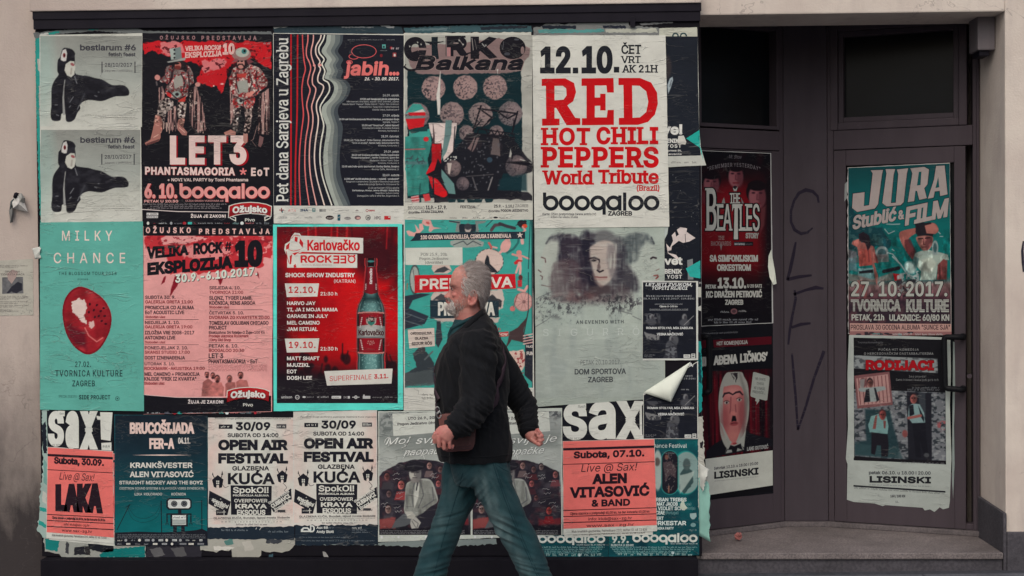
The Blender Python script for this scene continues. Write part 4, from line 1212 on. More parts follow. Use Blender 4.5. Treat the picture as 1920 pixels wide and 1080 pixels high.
lns=[([(247,78),(247,900),(245,1810)],15,(176,24,32)),([(313,80),(311,500),(308,900),(292,1350),(290,1810)],15,(180,30,36)),
       ([(362,80),(366,200),(378,340),(392,430),(370,520),(356,640),(362,760),(372,900),(350,1080),(332,1300),(330,1550),(342,1810)],12,(204,78,78)),
       ([(418,80),(416,150),(402,230),(405,300),(432,360),(446,420),(428,500),(415,570),(440,640),(420,720),(405,800),(424,900),(420,1000),(395,1150),(386,1350),(395,1550),(432,1810)],12,(214,118,112)),
       ([(474,82),(470,150),(452,230),(452,290),(475,370),(490,420),(465,500),(465,580),(498,630),(480,720),(455,810),(468,900),(465,1000),(440,1150),(432,1350),(450,1550),(506,1810)],12,(220,160,150)),
       ([(552,82),(540,130),(500,200),(500,280),(540,350),(525,390),(545,430),(520,500),(522,560),(575,600),(560,670),(510,760),(505,840),(522,920),(518,1010),(492,1180),(484,1350),(510,1540),(585,1810)],13,(224,196,182)),
       ([(587,82),(570,140),(530,210),(535,270),(582,330),(560,380),(590,450),(572,530),(625,570),(635,650),(580,740),(540,820),(560,920),(578,1010),(548,1180),(540,1350),(570,1540),(660,1810)],14,(210,204,188))]
for q,w_,col in lns: v.line(curve(q),w_,col,lay=1.4)
v.ell(482,392,14,12,(214,140,132),lay=1.6);v.ell(540,388,20,12,(214,140,132),lay=1.6)
edge=[(610,82),(600,160),(560,230),(565,270),(610,330),(585,390),(610,450),(585,520),(640,545),(678,590),(680,650),(640,730),(570,800),(556,870),(580,940),(605,1010),(600,1100),(578,1250),(575,1400),(600,1560),(690,1815)]
ec=curve(edge,70)
for i,(off,col) in enumerate(((0,(160,164,152)),(45,(130,134,126)),(85,(96,102,100)),(125,(66,72,76)))):
    sm=[(x+off*(1 -.1*math.sin(y/90.0+i)),y) for x,y in ec]
    nx=165
    v.poly(sm+[(x+nx,y) for x,y in [(a+0,b) for a,b in ec[::-1]]] if False else sm+[(min(x+nx,852),y) for x,y in ec[::-1]],col,lay=0.8+i*.15)
v=View(p.part('lettering'),500,50,5.4)
v.text('jabih',785,1228,352,494,(226,112,106),w=.055,sh=.12);v.text('...',1240,1342,352,494,(226,112,106),w=.05)
v.text('26. - 30. 09. 2017.',990,1338,512,544,(214,206,196),w=.045,sh=.2)
for cx,cy,rx,ry in ((985,250,128,70),(838,360,32,22)): v.ring(cx,cy,rx,ry,7,(206,88,88),n=36)
v.ring(882,302,52,30,7,(206,88,88),n=20,a0=20,a1=240)
v.micro(820,1185,128,9,(130,130,130));v.micro(1215,1298,128,9,(130,130,130))
v.poly([(1170,180),(1205,180),(1205,220),(1170,220)],(90,160,150));v.ell(1187,204,9,12,GD,lay=2.3);v.micro(1150,1220,238,8,(150,150,150));v.micro(1262,1338,205,26,(180,170,168));v.ell(1262,216,14,14,(150,40,46));v.ell(1160,292,14,18,(110,30,38));v.rect(1276,264,1312,306,(150,60,60));v.ell(1296,288,10,14,(200,190,180),lay=2.3)
tl=(178,176,172)
rows=[('26.09. utorak',1176,684,706,.02),('19:30 sati Sarajevski piknik prijateljstva',946,724,742,.05),('Mini koncert: Ana Babić, sopran i Emir Imširević, pijanist',812,750,766,.0),('Gazela Baerit "Papaya" Željka Ostrož i "Sofia" Edin Imširević',768,776,792,.0),('Moderatorice: Tanja Orlić i Vedra Kolarović',938,804,820,.0),('Galerija Vakat, Dežmanova 9',1070,832,848,.0),
        ('27.09. srijeda',1176,888,910,.02),('19:00 sati Izložba proizvoda Wood Fabrique, promjenjeni dizajn',732,928,946,.03),('Isprepla, Teslina 9',1176,956,974,0),('20:30 sati "Unuci kuri", Admir Karović',964,990,1008,.03),('dokumentarni serijal, Al Jazeera Balkans',970,1018,1034,0),('Kinoteka, Kordunska 1',1130,1046,1062,0)]
for s,xa,ya,yb,w_ in rows: v.text(s,xa,1340,ya,yb,tl,w=w_)
v=View(p.part('lettering'),500,230,5.4)
rows=[('28.09. četvrtak',1160,128,150,.02),('20:00 sati "Dvije škole", Srđan Šarenac, dokumentarni film',782,168,186,.02),('"Srce od drveta", Namik Kabil, dokumentarni film',862,196,214,.02),('Kinoteka, Kordunska 1',1130,224,240,0),('29.09. petak',1188,282,304,.02),('20:00 sati Svečana premijera / Mirišu Kopačevske',862,318,336,.03),('"Posljednja barijera", Jasmin Duraković, igrani film',854,346,362,.03),('Moderator: Robert Tomić Zuber',1046,374,390,0),('Kinoteka, Kordunska 1',1128,402,416,0),('22:00 sata Indie-punk-jazz koncert: Sunday Stories, Sarajevo',762,434,452,.03),('Booksy Caffe, Martićeva 11',1066,464,480,0),('30.09. subota',1172,520,542,.02),('11:00 sati "Ja bih bio/bila glumac - redatelj - producent"',786,560,578,.04),('Razgovori o umjetnicima i druženje u Otvorenom udruženju',806,588,604,0),('Jelena Kuča u druga Spužva Z.A. Dežmanova 34',924,616,632,0),('21:00 sat Koncert i mirisna glazba',1026,652,668,0),('Barimatango, Mostar, Jelena Mihaljić i Asika Mirej',868,678,694,.03),('Napretkov kulturni centar',1104,706,720,0),('Domagojčev caffe & wine Bar, Bogovićeva 5',916,732,748,0)]
for s,xa,ya,yb,w_ in rows: v.text(s,xa,1340,ya,yb,tl,w=w_)
v=View(p.part('logo_row'),500,230,5.4)
dk=(80,84,92)
for x in (150,): v.rect(x -5,862,x+5,905,(150,70,70));v.rect(x -24,880,x+26,890,(150,80,80));v.rect(x+2,890,x+14,912,(60,110,110))
v.text('ATA',214,296,874,902,(214,130,126),sh=.2);v.text('INA',340,420,874,898,(34,60,88),w=.08);v.rect(462,866,494,902,(70,120,118));v.rect(474,872,484,890,WHT,lay=2.4)
for i in range(8): v.rect(534+i*8.5,874,534+i*8.5+(6 if i<4 else 4),902,(44,46,52) if i !=3 else (120,120,120))
v.micro(630,690,878,12,(150,146,140));v.text('DIREKTNO',730,830,882,896,(120,118,116),sp=.1);v.poly([(895,895),(915,878),(935,895)],(140,130,126));v.micro(868,970,904,8,(150,140,134));v.ring(1016,890,14,14,5,(150,40,46));v.text('DEPO',1034,1096,882,898,(168,60,64),w=.08);v.micro(1260,1340,896,10,(150,146,140));v.micro(1290,1330,876,8,(150,146,140))
v.text('UMJERA',124,208,950,972,(120,118,118));v.micro(240,350,958,10,(150,148,144));v.micro(385,458,950,18,(130,128,126));v.micro(505,558,944,18,(150,148,142));v.ell(638,962,42,22,(40,30,32));v.text('bistro',608,668,954,972,(190,180,170),sh=.2,lay=2.5);v.rect(718,930,746,992,(40,84,96));v.micro(722,742,950,16,WHT,lay=2.5)
v.ell(820,968,34,14,(110,104,104));v.micro(792,850,962,12,WHT,lay=2.5);v.ell(922,962,32,22,(110,90,90));v.ell(928,966,20,12,(196,150,140),lay=2.4);v.ring(1026,962,26,26,6,(40,42,48));v.text('GR',1012,1042,952,972,(40,42,48),w=.05);v.text('HPC',1092,1156,948,980,(110,100,100),w=.03);v.rect(1190,944,1254,982,(186,40,44));v.rect(1232,950,1250,962,WHT,lay=2.4);v.micro(1290,1334,952,10,(160,156,150))
p.done()

# --- beer festival poster with the turquoise border
p=Poster('beer_poster',[(512,421),(754,420),(756,768),(513,771)],(92,212,194),E(5),'turquoise bordered red poster with a large beer bottle')
c=Canvas(519,425,746,756,(130,16,26),res=0.9)
c.vgrad([(425,(112,14,24)),(470,(150,14,22)),(530,(172,14,22)),(620,(160,12,20)),(665,(84,14,22)),(700,(38,20,26)),(756,(30,24,30))])
dkr=(46,16,24)
c.blend(np.clip((c.noise(60,50,4) -.5)*3.2,0,1),(60,14,24));c.blend(np.clip((c.noise(50,60,4) -.55)*4,0,1)*c.m_ell(640,560,130,130,80),(206,14,20))
c.ell(700,480,50,40,dkr,30,30,.85);c.ell(525,590,18,90,dkr,16,0,.8);c.ell(570,590,24,30,dkr,22,20,.6);c.ell(745,640,30,60,(90,14,22),25,0,.6)
c.ell(635,650,60,40,(196,14,20),40,0,.7);c.ell(735,600,22,60,(206,16,20),24,0,.8);c.ell(660,600,26,70,(206,22,24),24,0,.7);c.ell(650,440,60,16,(80,12,20),12,0,.5)
for i in range(14):
    r_=random.Random(i+50);x=r_.uniform(525,742);c.line([(x,425),(x+r_.uniform(-3,3),425+r_.uniform(12,42))],r_.uniform(1.5,4),(200,30,36) if r_.random()<.7 else (70,12,20),2.5,.7)
for i in range(26):
    r_=random.Random(i+90);x=r_.uniform(522,742);y=r_.uniform(664,712);c.ell(x,y,r_.uniform(3,8),r_.uniform(5,11),(28,16,22),3,0,.8);
    if r_.random()<.5: c.line([(x,y),(x+r_.uniform(-8,8),y -r_.uniform(12,26))],2.6,(34,16,22),2,.8)
c.poly([(519,708),(746,706),(746,756),(519,756)],(30,25,31),14)
p.canvas('picture',c)
# the bottle
c=Canvas(664,484,728,696,(150,14,22),res=1.25)
cx=695.5
prof=[(486,9.5),(490,10),(497,9.5),(500,8.5),(540,12),(552,13.5),(560,17),(572,23),(582,25.5),(600,26),(660,25.5),(670,24),(682,25),(696,25)]
ys=np.array([a for a,_ in prof]);ws=np.array([b for _,b in prof])
w_=np.interp(c.gy,ys,ws);u=(c.gx -cx)/w_
msk=np.clip((1 -np.abs(u))*w_+.5,0,1)
glow=np.clip(1 -(np.abs(c.gx -cx) -w_)/6,0,1);c.blend(glow*.35,(190,120,110))
c.blend(msk,(84,124,120));c.blend(msk*np.clip((np.abs(u) -.35)*1.7,0,1),(22,42,44));c.blend(msk*np.clip(1 -np.abs(u -.05)*2.2,0,1)*.4,(128,168,160))
c.blend(msk*np.clip(1 -np.abs(np.abs(u) -.88)*12,0,1)*(c.gy>556)*.6,(150,170,164))
c.blend(msk*np.clip(1 -np.abs(c.gy -560)/10,0,1)*.75,(18,36,38))
nk=msk*(c.gy>500)*(c.gy<549+2.5*np.cos(u*2));c.blend(nk,(126,22,34));c.blend(nk*np.clip(np.abs(u) -.3,0,1),(60,14,22))
cap=msk*(c.gy<500);c.blend(cap,(26,14,18));c.ell(cx,490,7,2,(60,120,116),1);c.blend(cap*np.clip(1 -np.abs(np.abs(u) -.75)*6,0,1),(150,60,64))
lb=msk*(c.gy>586 -2*np.cos(u*1.5))*(c.gy<662+2*np.cos(u*1.5))*(np.abs(u)<.97);c.blend(lb,(140,20,32));c.blend(lb*np.clip((np.abs(u) -.5)*1.6,0,1),(70,12,22));c.blend(lb*(np.abs(u)>.86),(24,30,30))
c.blend(lb*((c.gy<588.5 -2*np.cos(u*1.5)) | (c.gy>659.5+2*np.cos(u*1.5))),(190,120,112))
bd=msk*(c.gy>612 -3*np.cos(u*1.6))*(c.gy<634+0*u);c.blend(bd,(168,166,158));c.blend(bd*np.clip((np.abs(u) -.4)*1.5,0,1),(96,98,96));c.blend(bd*(c.gy>631),(110,110,108))
c.ell(cx,601,9,9,(166,60,66),1);c.poly([(686,596),(706,596),(705,606),(696,614),(687,606)],(170,150,140),1);c.poly([(689,602),(703,602),(702,607),(696,611),(690,607)],(50,110,96),1);c.speck(c.m_ell(cx,598,9,6),(70,30,34),.55,2.5)
for s in (-1,1):
    for k in range(6): c.ell(cx+s*(17+.6*k),596+k*3.4,1.6,1,(196,180,172),.8,40*s);c.ell(cx+s*(19 -.7*k),638+k*3.4,1.6,1,(196,180,172),.8,-40*s)
    for k in range(4): c.ell(cx+s*(9.5+k*.1),533+k*3,1.4,.9,(196,180,172),.8,40*s)
c.speck(msk*(c.gy>664)*(np.abs(u)<.75),(150,190,182),.68,2.5,.5);c.speck(msk*(c.gy>565)*(c.gy<585)*(np.abs(u)<.75),(150,190,182),.7,2.5,.4)
p.canvas('bottle_picture',c,lay=1.2,mask=(np.maximum(msk,glow*.6)>.3))
L=p.part('lettering');v=View(L,510,410,5.685)
v.text('Karlovačko',922,1196,570+1023 -1023,0,RED) if False else None
v.poly([(320,182),(972,206),(972,370),(160,350),(250,240)],(206,200,188),lay=1.2);v.poly([(160,372),(908,380),(908,524),(162,522)],(206,200,188),lay=1.2)
v.text('Karlovačko',376,936,226,340,(196,24,34),w=.035)
v.text('ROCK',304,640,390,470,(196,24,34),w=.06)
for x in (655,730):
    for yy in (392,424,462): v.rect(x,yy,x+62,yy+16,(196,24,34),lay=2.0)
    v.rect(x+44,392,x+62,478,(196,24,34),lay=2.1)
v.ring(848,432,42,42,15,(196,24,34),lay=2.0);v.poly([(800,384),(824,384),(832,404),(818,410)],(196,24,34),lay=2.1);v.poly([(870,384),(892,384),(880,408),(866,402)],(196,24,34),lay=2.1)
v.text('FESTIVAL MLADIH BENDOVA',320,636,486,500,(150,70,70),sp=.1)
# the drawn singer
v.poly([(210,190),(240,150),(290,155),(330,200),(350,260),(340,320),(300,340),(330,350),(260,380),(240,420),(270,470),(285,520),(200,522),(180,470),(160,400),(130,330),(140,270),(190,240)],(206,200,188),lay=1.5)
for q in ([(245,190),(275,200),(270,250),(240,240)],[(300,210),(335,260),(325,310),(290,260)],[(150,290),(190,255),(180,320),(150,330)],[(215,370),(300,350),(240,390)],[(190,400),(215,380),(205,480),(190,490)],[(230,500),(250,480),(262,520),(235,522)]): v.poly(q,(190,24,34),lay=1.8)
for q in ([(208,215),(235,175),(300,185)],[(150,345),(165,420),(185,480)],[(175,330),(230,345),(300,330)]): v.line(q,7,(190,24,34),lay=1.8)
w5=(214,206,196)
v.text('SHOCK SHOW INDUSTRY',142,884,578,624,w5,w=.05);v.text('(KATRAN)',660,890,648,684,(206,190,182),w=.015)
v.poly([(136,690),(502,690),(484,830),(158,836)],(206,200,188),lay=1.2);v.text('12.10.',178,464,724,792,RED,w=.035,sp=.05)
v.text('21:30 h',516,696,782,818,w5,w=.03)
for s,xb,ya,yb in (('HARVO JAY',464,882,920),('TI, JA I MOJA MAMA',700,950,988),('GARAGE IN JULY',596,1020,1058)): v.text(s,160,xb,ya,yb,w5,w=.045)
v=View(L,510,590,5.685)
for s,xb,ya,yb in (('MEL CAMINO',508,66,106),('JAM RITUAL',488,134,174),('MATT SHAFT',506,446,486),('MJUZIKL',402,516,556),('EOT',264,586,626),('DOSH LEE',426,654,694)): v.text(s,160,xb,ya,yb,w5,w=.045)
v.poly([(136,256),(504,252),(486,398),(158,404)],(206,200,188),lay=1.2);v.text('19.10.',180,464,288,356,RED,w=.035,sp=.05);v.text('21:30 h',516,698,344,382,w5,w=.03)
v.poly([(556,602),(1286,574),(1274,734),(586,756)],(206,200,188),lay=2.2);v.text('SUPERFINALE',614,1060,656,708,(196,40,46),w=.0,sl=-.045,lay=2.8);v.text('3.11.',1088,1240,636,684,RED,w=.05,sl=-.045,lay=2.8)
v.text('Karlovačko',922,1192,160,222,(64,16,24),w=.03,lay=2.4)
v2=View(L,510,410,5.685);L.text('Karlovačko',510+1068/5.685,510+1068/5.685+29,410+696/5.685 -5.2,410+696/5.685,(214,200,194),w=.05,rot=90,lay=2.4)
v.micro(1020,1090,276,12,(200,160,150),lay=2.4);v.micro(1014,1098,296,12,(200,160,150),lay=2.4);v.micro(1036,1076,314,10,(200,160,150),lay=2.4)
v=View(p.part('logo_row'),510,590,5.685)
v.text('unison',98,214,864,892,(190,186,182),w=.02);v.ring(270,880,24,24,7,(190,186,182));v.micro(256,284,874,12,(190,186,182));v.ell(342,878,18,10,(190,186,182));v.micro(372,450,872,12,(150,146,144));v.micro(482,602,868,20,(170,166,164));v.rect(636,866,736,894,(200,196,190));v.micro(644,728,874,12,DRK,lay=2.5);v.text('DKC',764,806,870,892,(170,166,164));v.rect(808,868,830,894,(190,186,182));v.ring(894,880,18,18,8,(200,196,190));v.rect(856,876,932,884,(190,186,182));v.rect(968,866,1048,896,(180,176,172));v.rect(972,852,988,868,(180,176,172));v.micro(1072,1172,876,10,(150,146,144));v.micro(1200,1290,872,14,(150,146,144))
p.done()

# --- white circus poster with the dark collage
p=Poster('circus_poster',[(757,62),(996,60),(999,412),(757,413)],(192,188,174),E(3),'off-white circus poster with dark teal collage of spotted discs',torn=(1.0,.3,.6,.3))
c=Canvas(759,66,998,380,(190,186,173),res=1.0)
Q=lambda l: [(750+a/5.4,50+b/5.4) for a,b in l]
Q2=lambda l: [(750+a/5.143,220+b/5.143) for a,b in l]
tl_=(16,44,50);ink=(24,22,29);pk_=(150,122,116)
c.poly(Q([(75,440),(1225,420),(1240,1080),(1240,1900),(75,1900)])[:3]+[(978,370),(764,372)],tl_,1.2,rough=1.5)
c.shade(c.noise(40,20),-.2)
c.poly(Q([(90,210),(330,180),(640,160),(1000,120),(1320,210),(1310,300),(1230,370),(1200,450),(1080,470),(560,480),(180,480),(100,400),(80,300)]),(132,108,104),1.5,rough=2)
def disc(x,y,r,col=pk_,a=1):
    m=c.m_ell(x,y,r,r*1.03,1.5,0,.12);c.blend(m,col);c.blend(m*(c.noise(2.6,2.6,1)>.62)*c.m_ell(x -r*.2,y+r*.1,r,r,r)*.8,(44,40,46));c.blend(m*c.m_ell(x+r*.3,y -r*.2,r*.7,r*.7,r*.5)*.35,(172,142,136))
for x,y in ((340,625),(662,615),(962,615)): disc(750+x/5.4,50+y/5.4,22.3)
for x,y,col in ((175,895,(120,98,100)),(525,885,(132,112,108)),(815,890,(122,106,102)),(1118,880,(104,94,94))): disc(750+x/5.4,50+y/5.4,22.3,col)
for x,y in ((640,150),(930,150)): disc(*Q2([(x,y)])[0],14,(110,96,94))
disc(*Q2([(715,250)])[0],15,(112,92,90));disc(*Q2([(925,290)])[0],13,(104,90,88));disc(*Q2([(510,490)])[0],16,(92,80,80));disc(*Q2([(1120,470)])[0],20,(92,84,84));disc(*Q2([(605,640)])[0],13,(78,70,74))
# ink building and star
c.poly(Q2([(330,640),(385,450),(520,320),(640,170),(720,150),(1080,180),(1170,310),(1275,440),(1280,520),(1170,570),(1000,530),(960,700),(1240,720),(1285,760),(1280,800),(900,790),(600,790),(480,800),(340,840),(320,740)]),(27,25,32),1.2,.9,rough=2.5,rs=14)
disc(*Q2([(510,490)])[0],15,(88,76,76));disc(*Q2([(1120,470)])[0],20,(84,76,78));disc(*Q2([(605,640)])[0],12,(74,66,70));c.poly(Q2([(900,200),(955,210),(970,370),(875,360)]),(96,84,82),1.2,rough=1.5);c.poly(Q2([(650,300),(720,190),(770,200),(700,330)]),(112,92,90),1.2,rough=1.5)
c.poly(Q2([(960,600),(1220,540),(1225,710),(940,700)]),(20,48,54),4,.8)
for l in ([(760,110),(1100,160)],[(760,110),(690,320)],[(1100,160),(1080,400)],[(770,170),(1110,200)],[(790,20),(720,110)],[(1100,30),(1080,170)],[(900,0),(790,100)],[(820,110),(850,165),(880,120),(910,175),(940,125),(970,180),(1000,135),(1030,185),(1060,150)]): c.line(Q2(l),2.2,ink,1)
for l in ([(790,830),(1190,880)],[(820,800),(740,1060)],[(1190,860),(1140,1060)],[(830,850),(930,920),(890,960)],[(1000,870),(1090,930),(1180,880)]): c.line(Q(l),3,ink,1)
for i in range(60):
    r_=random.Random(i+7);x,y=r_.uniform(600,980),r_.uniform(190,680);c.ell(*Q2([(x,y)])[0],r_.uniform(.6,2.2),r_.uniform(.6,2.2),(92,90,94),.8,0,.8)
for i in range(14):
    r_=random.Random(i+107);c.ell(*Q2([(r_.uniform(430,550),r_.uniform(370,430))])[0],1.2,1.2,(190,186,176),.8)
c.line(Q2([(700,580),(740,700)]),2.4,(84,80,82),1);c.line(Q2([(890,580),(850,700)]),2.4,(120,114,112),1);c.line(Q2([(640,570),(900,550)]),1.5,(76,72,74),1);c.ell(*Q2([(865,410)])[0],5,5,(50,66,78),1.5)
c.poly(Q2([(1065,300),(1078,350),(1070,385),(1050,385)]),(166,162,152),1);c.line(Q2([(1160,405),(1265,440)]),1.6,(180,176,166),1);c.poly(Q2([(455,440),(500,440),(480,550),(465,540)]),(186,170,158),1)
c.poly(Q2([(980,430),(1230,420),(1280,520),(1220,560)])[:2]+Q2([(1270,450),(1230,470)]),ink,1)
# red and turquoise figures
tq=(62,148,134)
c.poly(Q2([(45,185),(300,180),(300,260),(270,400),(285,720),(195,740),(80,760),(50,500)]),tq,1.2,rough=1.5);c.shade(c.m_poly(Q2([(45,185),(300,180),(285,720),(80,760)]),1)*c.noise(8,14),-.35)
c.poly(Q2([(90,130),(290,110),(295,190),(90,190)]),tq,1);c.line(Q2([(50,310),(240,305)]),2,(170,90,90),1.2);c.line(Q2([(45,440),(250,440)]),6,(86,108,108),2,.7);c.speck(c.m_poly(Q2([(55,370),(240,360),(240,470),(55,490)]),1),(60,70,74),.58,3,.8);c.ell(*Q2([(252,210)])[0],5,4.5,(190,40,44),1);c.line(Q2([(195,640),(190,740)]),1.5,(24,60,60),1)
c.poly(Q2([(275,55),(548,55),(545,110),(510,330),(420,420),(400,250),(330,250),(290,130)]),(210,190,180),1);c.poly(Q2([(440,25),(500,30),(495,160),(450,330),(395,420),(430,170)]),(98,124,120),1);c.line(Q2([(318,65),(328,180),(322,250)]),[1,3,5],(70,50,52),1);c.line(Q2([(530,90),(515,330)]),2,(40,34,40),1)
c.poly(Q2([(305,258),(400,255),(395,440),(330,560),(455,720),(410,770),(330,740),(270,560),(250,540),(310,430)]),(192,26,34),1,rough=1);c.shade(c.m_poly(Q2([(305,258),(400,255),(395,440),(310,430)]),2)*c.noise(6,18),-.3);c.ell(*Q2([(420,740)])[0],7,6,(206,24,30),1.5)
c.poly(Q2([(400,500),(520,640),(535,740),(470,735),(400,600)]),(96,130,124),1)
c.poly(Q([(75,850),(130,780),(210,785),(260,860),(50,880)]),tq,1.2);c.poly(Q([(55,890),(230,835),(260,870),(80,880)]),(206,190,180),1);c.poly(Q([(80,870),(255,865),(260,900),(100,900)]),(196,30,38),1);c.poly(Q([(50,905),(250,905),(230,935),(60,935)]),(110,124,120),1);c.poly(Q([(55,935),(255,925),(240,1010),(90,1045)]),(196,28,36),1);c.poly(Q([(90,1040),(280,1000),(275,1060),(200,1070),(110,1080)]),(24,60,60),1,rough=2)
c.poly(Q2([(365,395),(400,460),(385,540),(430,640),(345,590),(250,555),(330,510)]),ink,1);c.line(Q2([(320,580),(325,740),(345,830)]),2.4,ink,1)
c.poly(Q2([(105,765),(180,750),(185,815),(120,825)]),(200,150,146),1);c.line(Q2([(110,780),(180,770)]),2,(180,50,54),1);c.line(Q2([(115,805),(182,795)]),2,(180,50,54),1);c.poly(Q2([(220,745),(280,735),(298,800),(240,812)]),(196,60,62),1);c.poly(Q2([(190,770),(205,770),(205,820),(185,825)]),(24,60,60),1)
for x in (500,590,690,760,860): c.poly(Q2([(x -45,790),(x+40,790),(x+30,820),(x -30,826)]),(24,50,54),1,rough=1.5)
c.poly(Q([(412,420),(400,890),(385,890),(370,700)]),(206,198,186),1);c.poly(Q([(368,670),(385,700),(410,740),(405,890),(383,890)]),(206,198,186),1);c.poly(Q([(980,430),(995,430),(988,480)]),(196,190,178),.8)
p.canvas('collage_picture',c)
L=p.part('lettering');v=View(L,750,50,5.4)
# lettering cut from machinery: C I R K O
v.text('C',40,262,106,348,ink,w=.10,lay=1.4);v.poly([(60,280),(180,240),(220,270),(180,320),(80,320)],ink,lay=1.6);v.poly([(230,150),(440,150),(300,175)],ink,lay=1.5)
v.poly([(318,105),(384,102),(380,200),(394,325),(322,340)],(20,30,36),lay=1.6);v.line([(300,180),(440,150)],10,ink,lay=1.7)
v.text('R',462,684,94,300,ink,w=.12,lay=1.5);v.rect(458,92,664,112,ink,lay=1.6);v.poly([(475,210),(512,210),(512,300),(475,300)],(170,120,118),lay=1.7);v.line([(470,100),(470,300)],8,(110,100,98),lay=1.75);v.line([(600,130),(640,190)],8,(120,112,108),lay=1.75)
v.text('K',714,984,100,326,ink,w=.11,lay=1.5);v.line([(728,112),(742,240)],9,(130,122,118),lay=1.7);v.line([(830,170),(860,205)],10,(150,146,140),lay=1.8);v.line([(756,130),(776,230)],6,(100,94,92),lay=1.8)
v.ell(1140,215,132,114,ink,lay=1.6,n=30);v.ell(1240,240,18,40,(132,108,104),lay=1.7);v.ell(1085,275,30,16,(66,66,72),lay=1.8);v.ell(1180,130,26,10,(70,70,76),lay=1.8);v.line([(1050,150),(1040,230)],5,(90,88,92),lay=1.8)
for x,y in ((170,150),(90,190),(205,170),(590,130),(630,170),(860,180)): v.poly([(x,y),(x+18,y+6),(x+8,y+22)],(170,166,158),lay=1.9)
# script line under it
for s,x0,x1,y0,y1 in (('B',150,330,296,440),('alkana',350,1225,300,440)):
    v.text(s,x0 -6,x1+6,y0 -5,y1+6,(150,128,122),w=.10,sh=.35,sl=.0,lay=2.0);v.text(s,x0,x1,y0,y1,ink,w=.075,sh=.35,lay=2.4)
v.line(curve([(330,300),(200,300),(150,330),(250,340)],16),12,ink,lay=2.5);v.line(curve([(60,380),(48,410),(100,440),(180,420),(230,330)],20),[10]*4+[22]*12+[14]*4,ink,lay=2.5);v.line(curve([(640,400),(660,290),(740,262),(800,280),(740,340)],20),14,ink,lay=2.5);v.line(curve([(1160,360),(1200,330),(1235,345),(1225,410)],12),16,ink,lay=2.5)
v=View(L,750,220,5.143)
v.text('BEOGRAD',78,238,858,888,(80,76,78));v.text('11.9. - 17. 9.',248,450,850,886,(46,44,50),w=.045);v.text('dvorište',80,190,904,928,(60,58,62),w=.03);v.text('STARA CIGLANA',202,420,898,922,(50,48,54),w=.04);v.text('FESTIVAL',582,734,850,876,(46,44,50),w=.045)
v.text('25.9. - 1.10./',906,1100,842,870,(56,54,58),w=.035);v.text('ZAGREB',1112,1236,838,866,(90,86,86));v.text('dvorište',852,962,892,914,(60,58,62),w=.03);v.text('POGON JEDINSTVO',972,1236,886,910,(50,48,54),w=.04)
for xa,xb in ((480,560),(600,650),(705,775),(800,815),(866,890),(960,1034)): v.micro(xa,xb,962,14,(70,66,68))
v.ell(922,966,22,9,(40,36,40))
p.done()

# --- turquoise circus show poster behind the walking man
p=Poster('circus_poster',[(757,413),(998,410),(1002,766),(757,770)],(196,192,180),E(4) -.0004,'turquoise circus show poster behind the walking man')
c=Canvas(759,412,999,727,(62,158,144),res=1.0)
Q=lambda l: [(750+a/5.4,400+b/5.4) for a,b in l]
c.shade(c.noise(40,30),-.08)
sk=(214,158,148);gr=(122,128,122);dk=(34,42,50)
c.poly(Q([(150,110),(165,180),(140,200),(90,170),(60,180),(90,230),(150,235),(210,190),(240,160),(225,100),(190,110),(195,170)]),sk,1,rough=1);c.ell(*Q([(270,95)])[0],9,6,sk,1,20);c.ell(*Q([(290,90)])[0],5,4,(196,90,84),1);c.poly(Q([(300,110),(345,140),(420,150),(340,160),(310,190),(290,180)]),sk,1);c.line(Q([(240,70),(300,75),(320,130)]),4,sk,1)
c.poly(Q([(495,75),(610,75),(615,170),(600,190),(560,185),(575,100),(500,90)]),gr,1);c.poly(Q([(760,75),(875,75),(860,95),(790,110),(800,190),(770,190)]),gr,1);c.poly(Q([(600,110),(770,110),(765,190),(600,190)]),dk,1,rough=1);c.ell(*Q([(688,150)])[0],6,9,(180,166,156),1);c.ell(*Q([(688,135)])[0],7,6,(60,60,64),1);c.line(Q([(500,78),(600,95)]),2,dk,1)
c.poly(Q([(510,280),(560,265),(780,262),(850,290),(840,330),(760,345),(560,345),(515,320)]),(150,156,146),1.5,rough=1.5);c.line(Q([(540,320),(640,280),(680,320),(740,280),(820,320)]),1.8,dk,1,.7)
c.line(Q([(870,135),(950,55)]),1.4,dk,1);c.line(Q([(925,170),(960,120),(1010,115)]),6,(84,66,70),1);c.line(Q([(1010,105),(1080,130),(1160,150)]),6,(58,54,60),1);c.ell(*Q([(1240,110)])[0],9,8,(40,36,42),1,0,1,.8);c.ell(*Q([(1262,130)])[0],5,4,(206,74,50),1);c.line(Q([(1240,140),(1270,170),(1230,200)]),3,sk,1);c.line(Q([(1250,90),(1280,40)]),1,dk,1);c.line(Q([(1175,120),(1220,110)]),1.5,dk,1)
c.line(Q([(950,480),(1010,400),(1050,360)]),5,sk,1);c.ell(*Q([(1070,330)])[0],9,13,sk,1,25);c.line(Q([(1080,290),(1090,265)]),9,sk,1);c.line(Q([(1085,400),(1150,360),(1195,300),(1200,262)]),4,(44,104,98),1.2);c.line(Q([(1235,265),(1240,300)]),6,sk,1);c.line(Q([(900,300),(925,340),(920,390)]),4,(196,90,84),1);c.line(Q([(940,340),(980,350)]),3,sk,1)
c.ell(*Q([(905,490)])[0],26,24,(206,180,166),1);c.blend(np.clip(1 -np.abs(np.hypot((c.gx -917.6)/26,(c.gy -490.7)/24) -1)*20,0,1)*(c.noise(2.5,2.5,1)>.45),(40,40,46))
c.poly(Q([(880,420),(900,440),(910,510),(960,560),(995,600),(870,595),(850,560),(860,480)]),(38,40,46),1);c.poly(Q([(320,560),(330,520),(500,520),(525,580),(480,610),(350,610)]),(200,176,162),1);c.poly(Q([(345,600),(380,560),(450,535),(525,580),(490,570),(440,600)]),(64,64,66),1,rough=1)
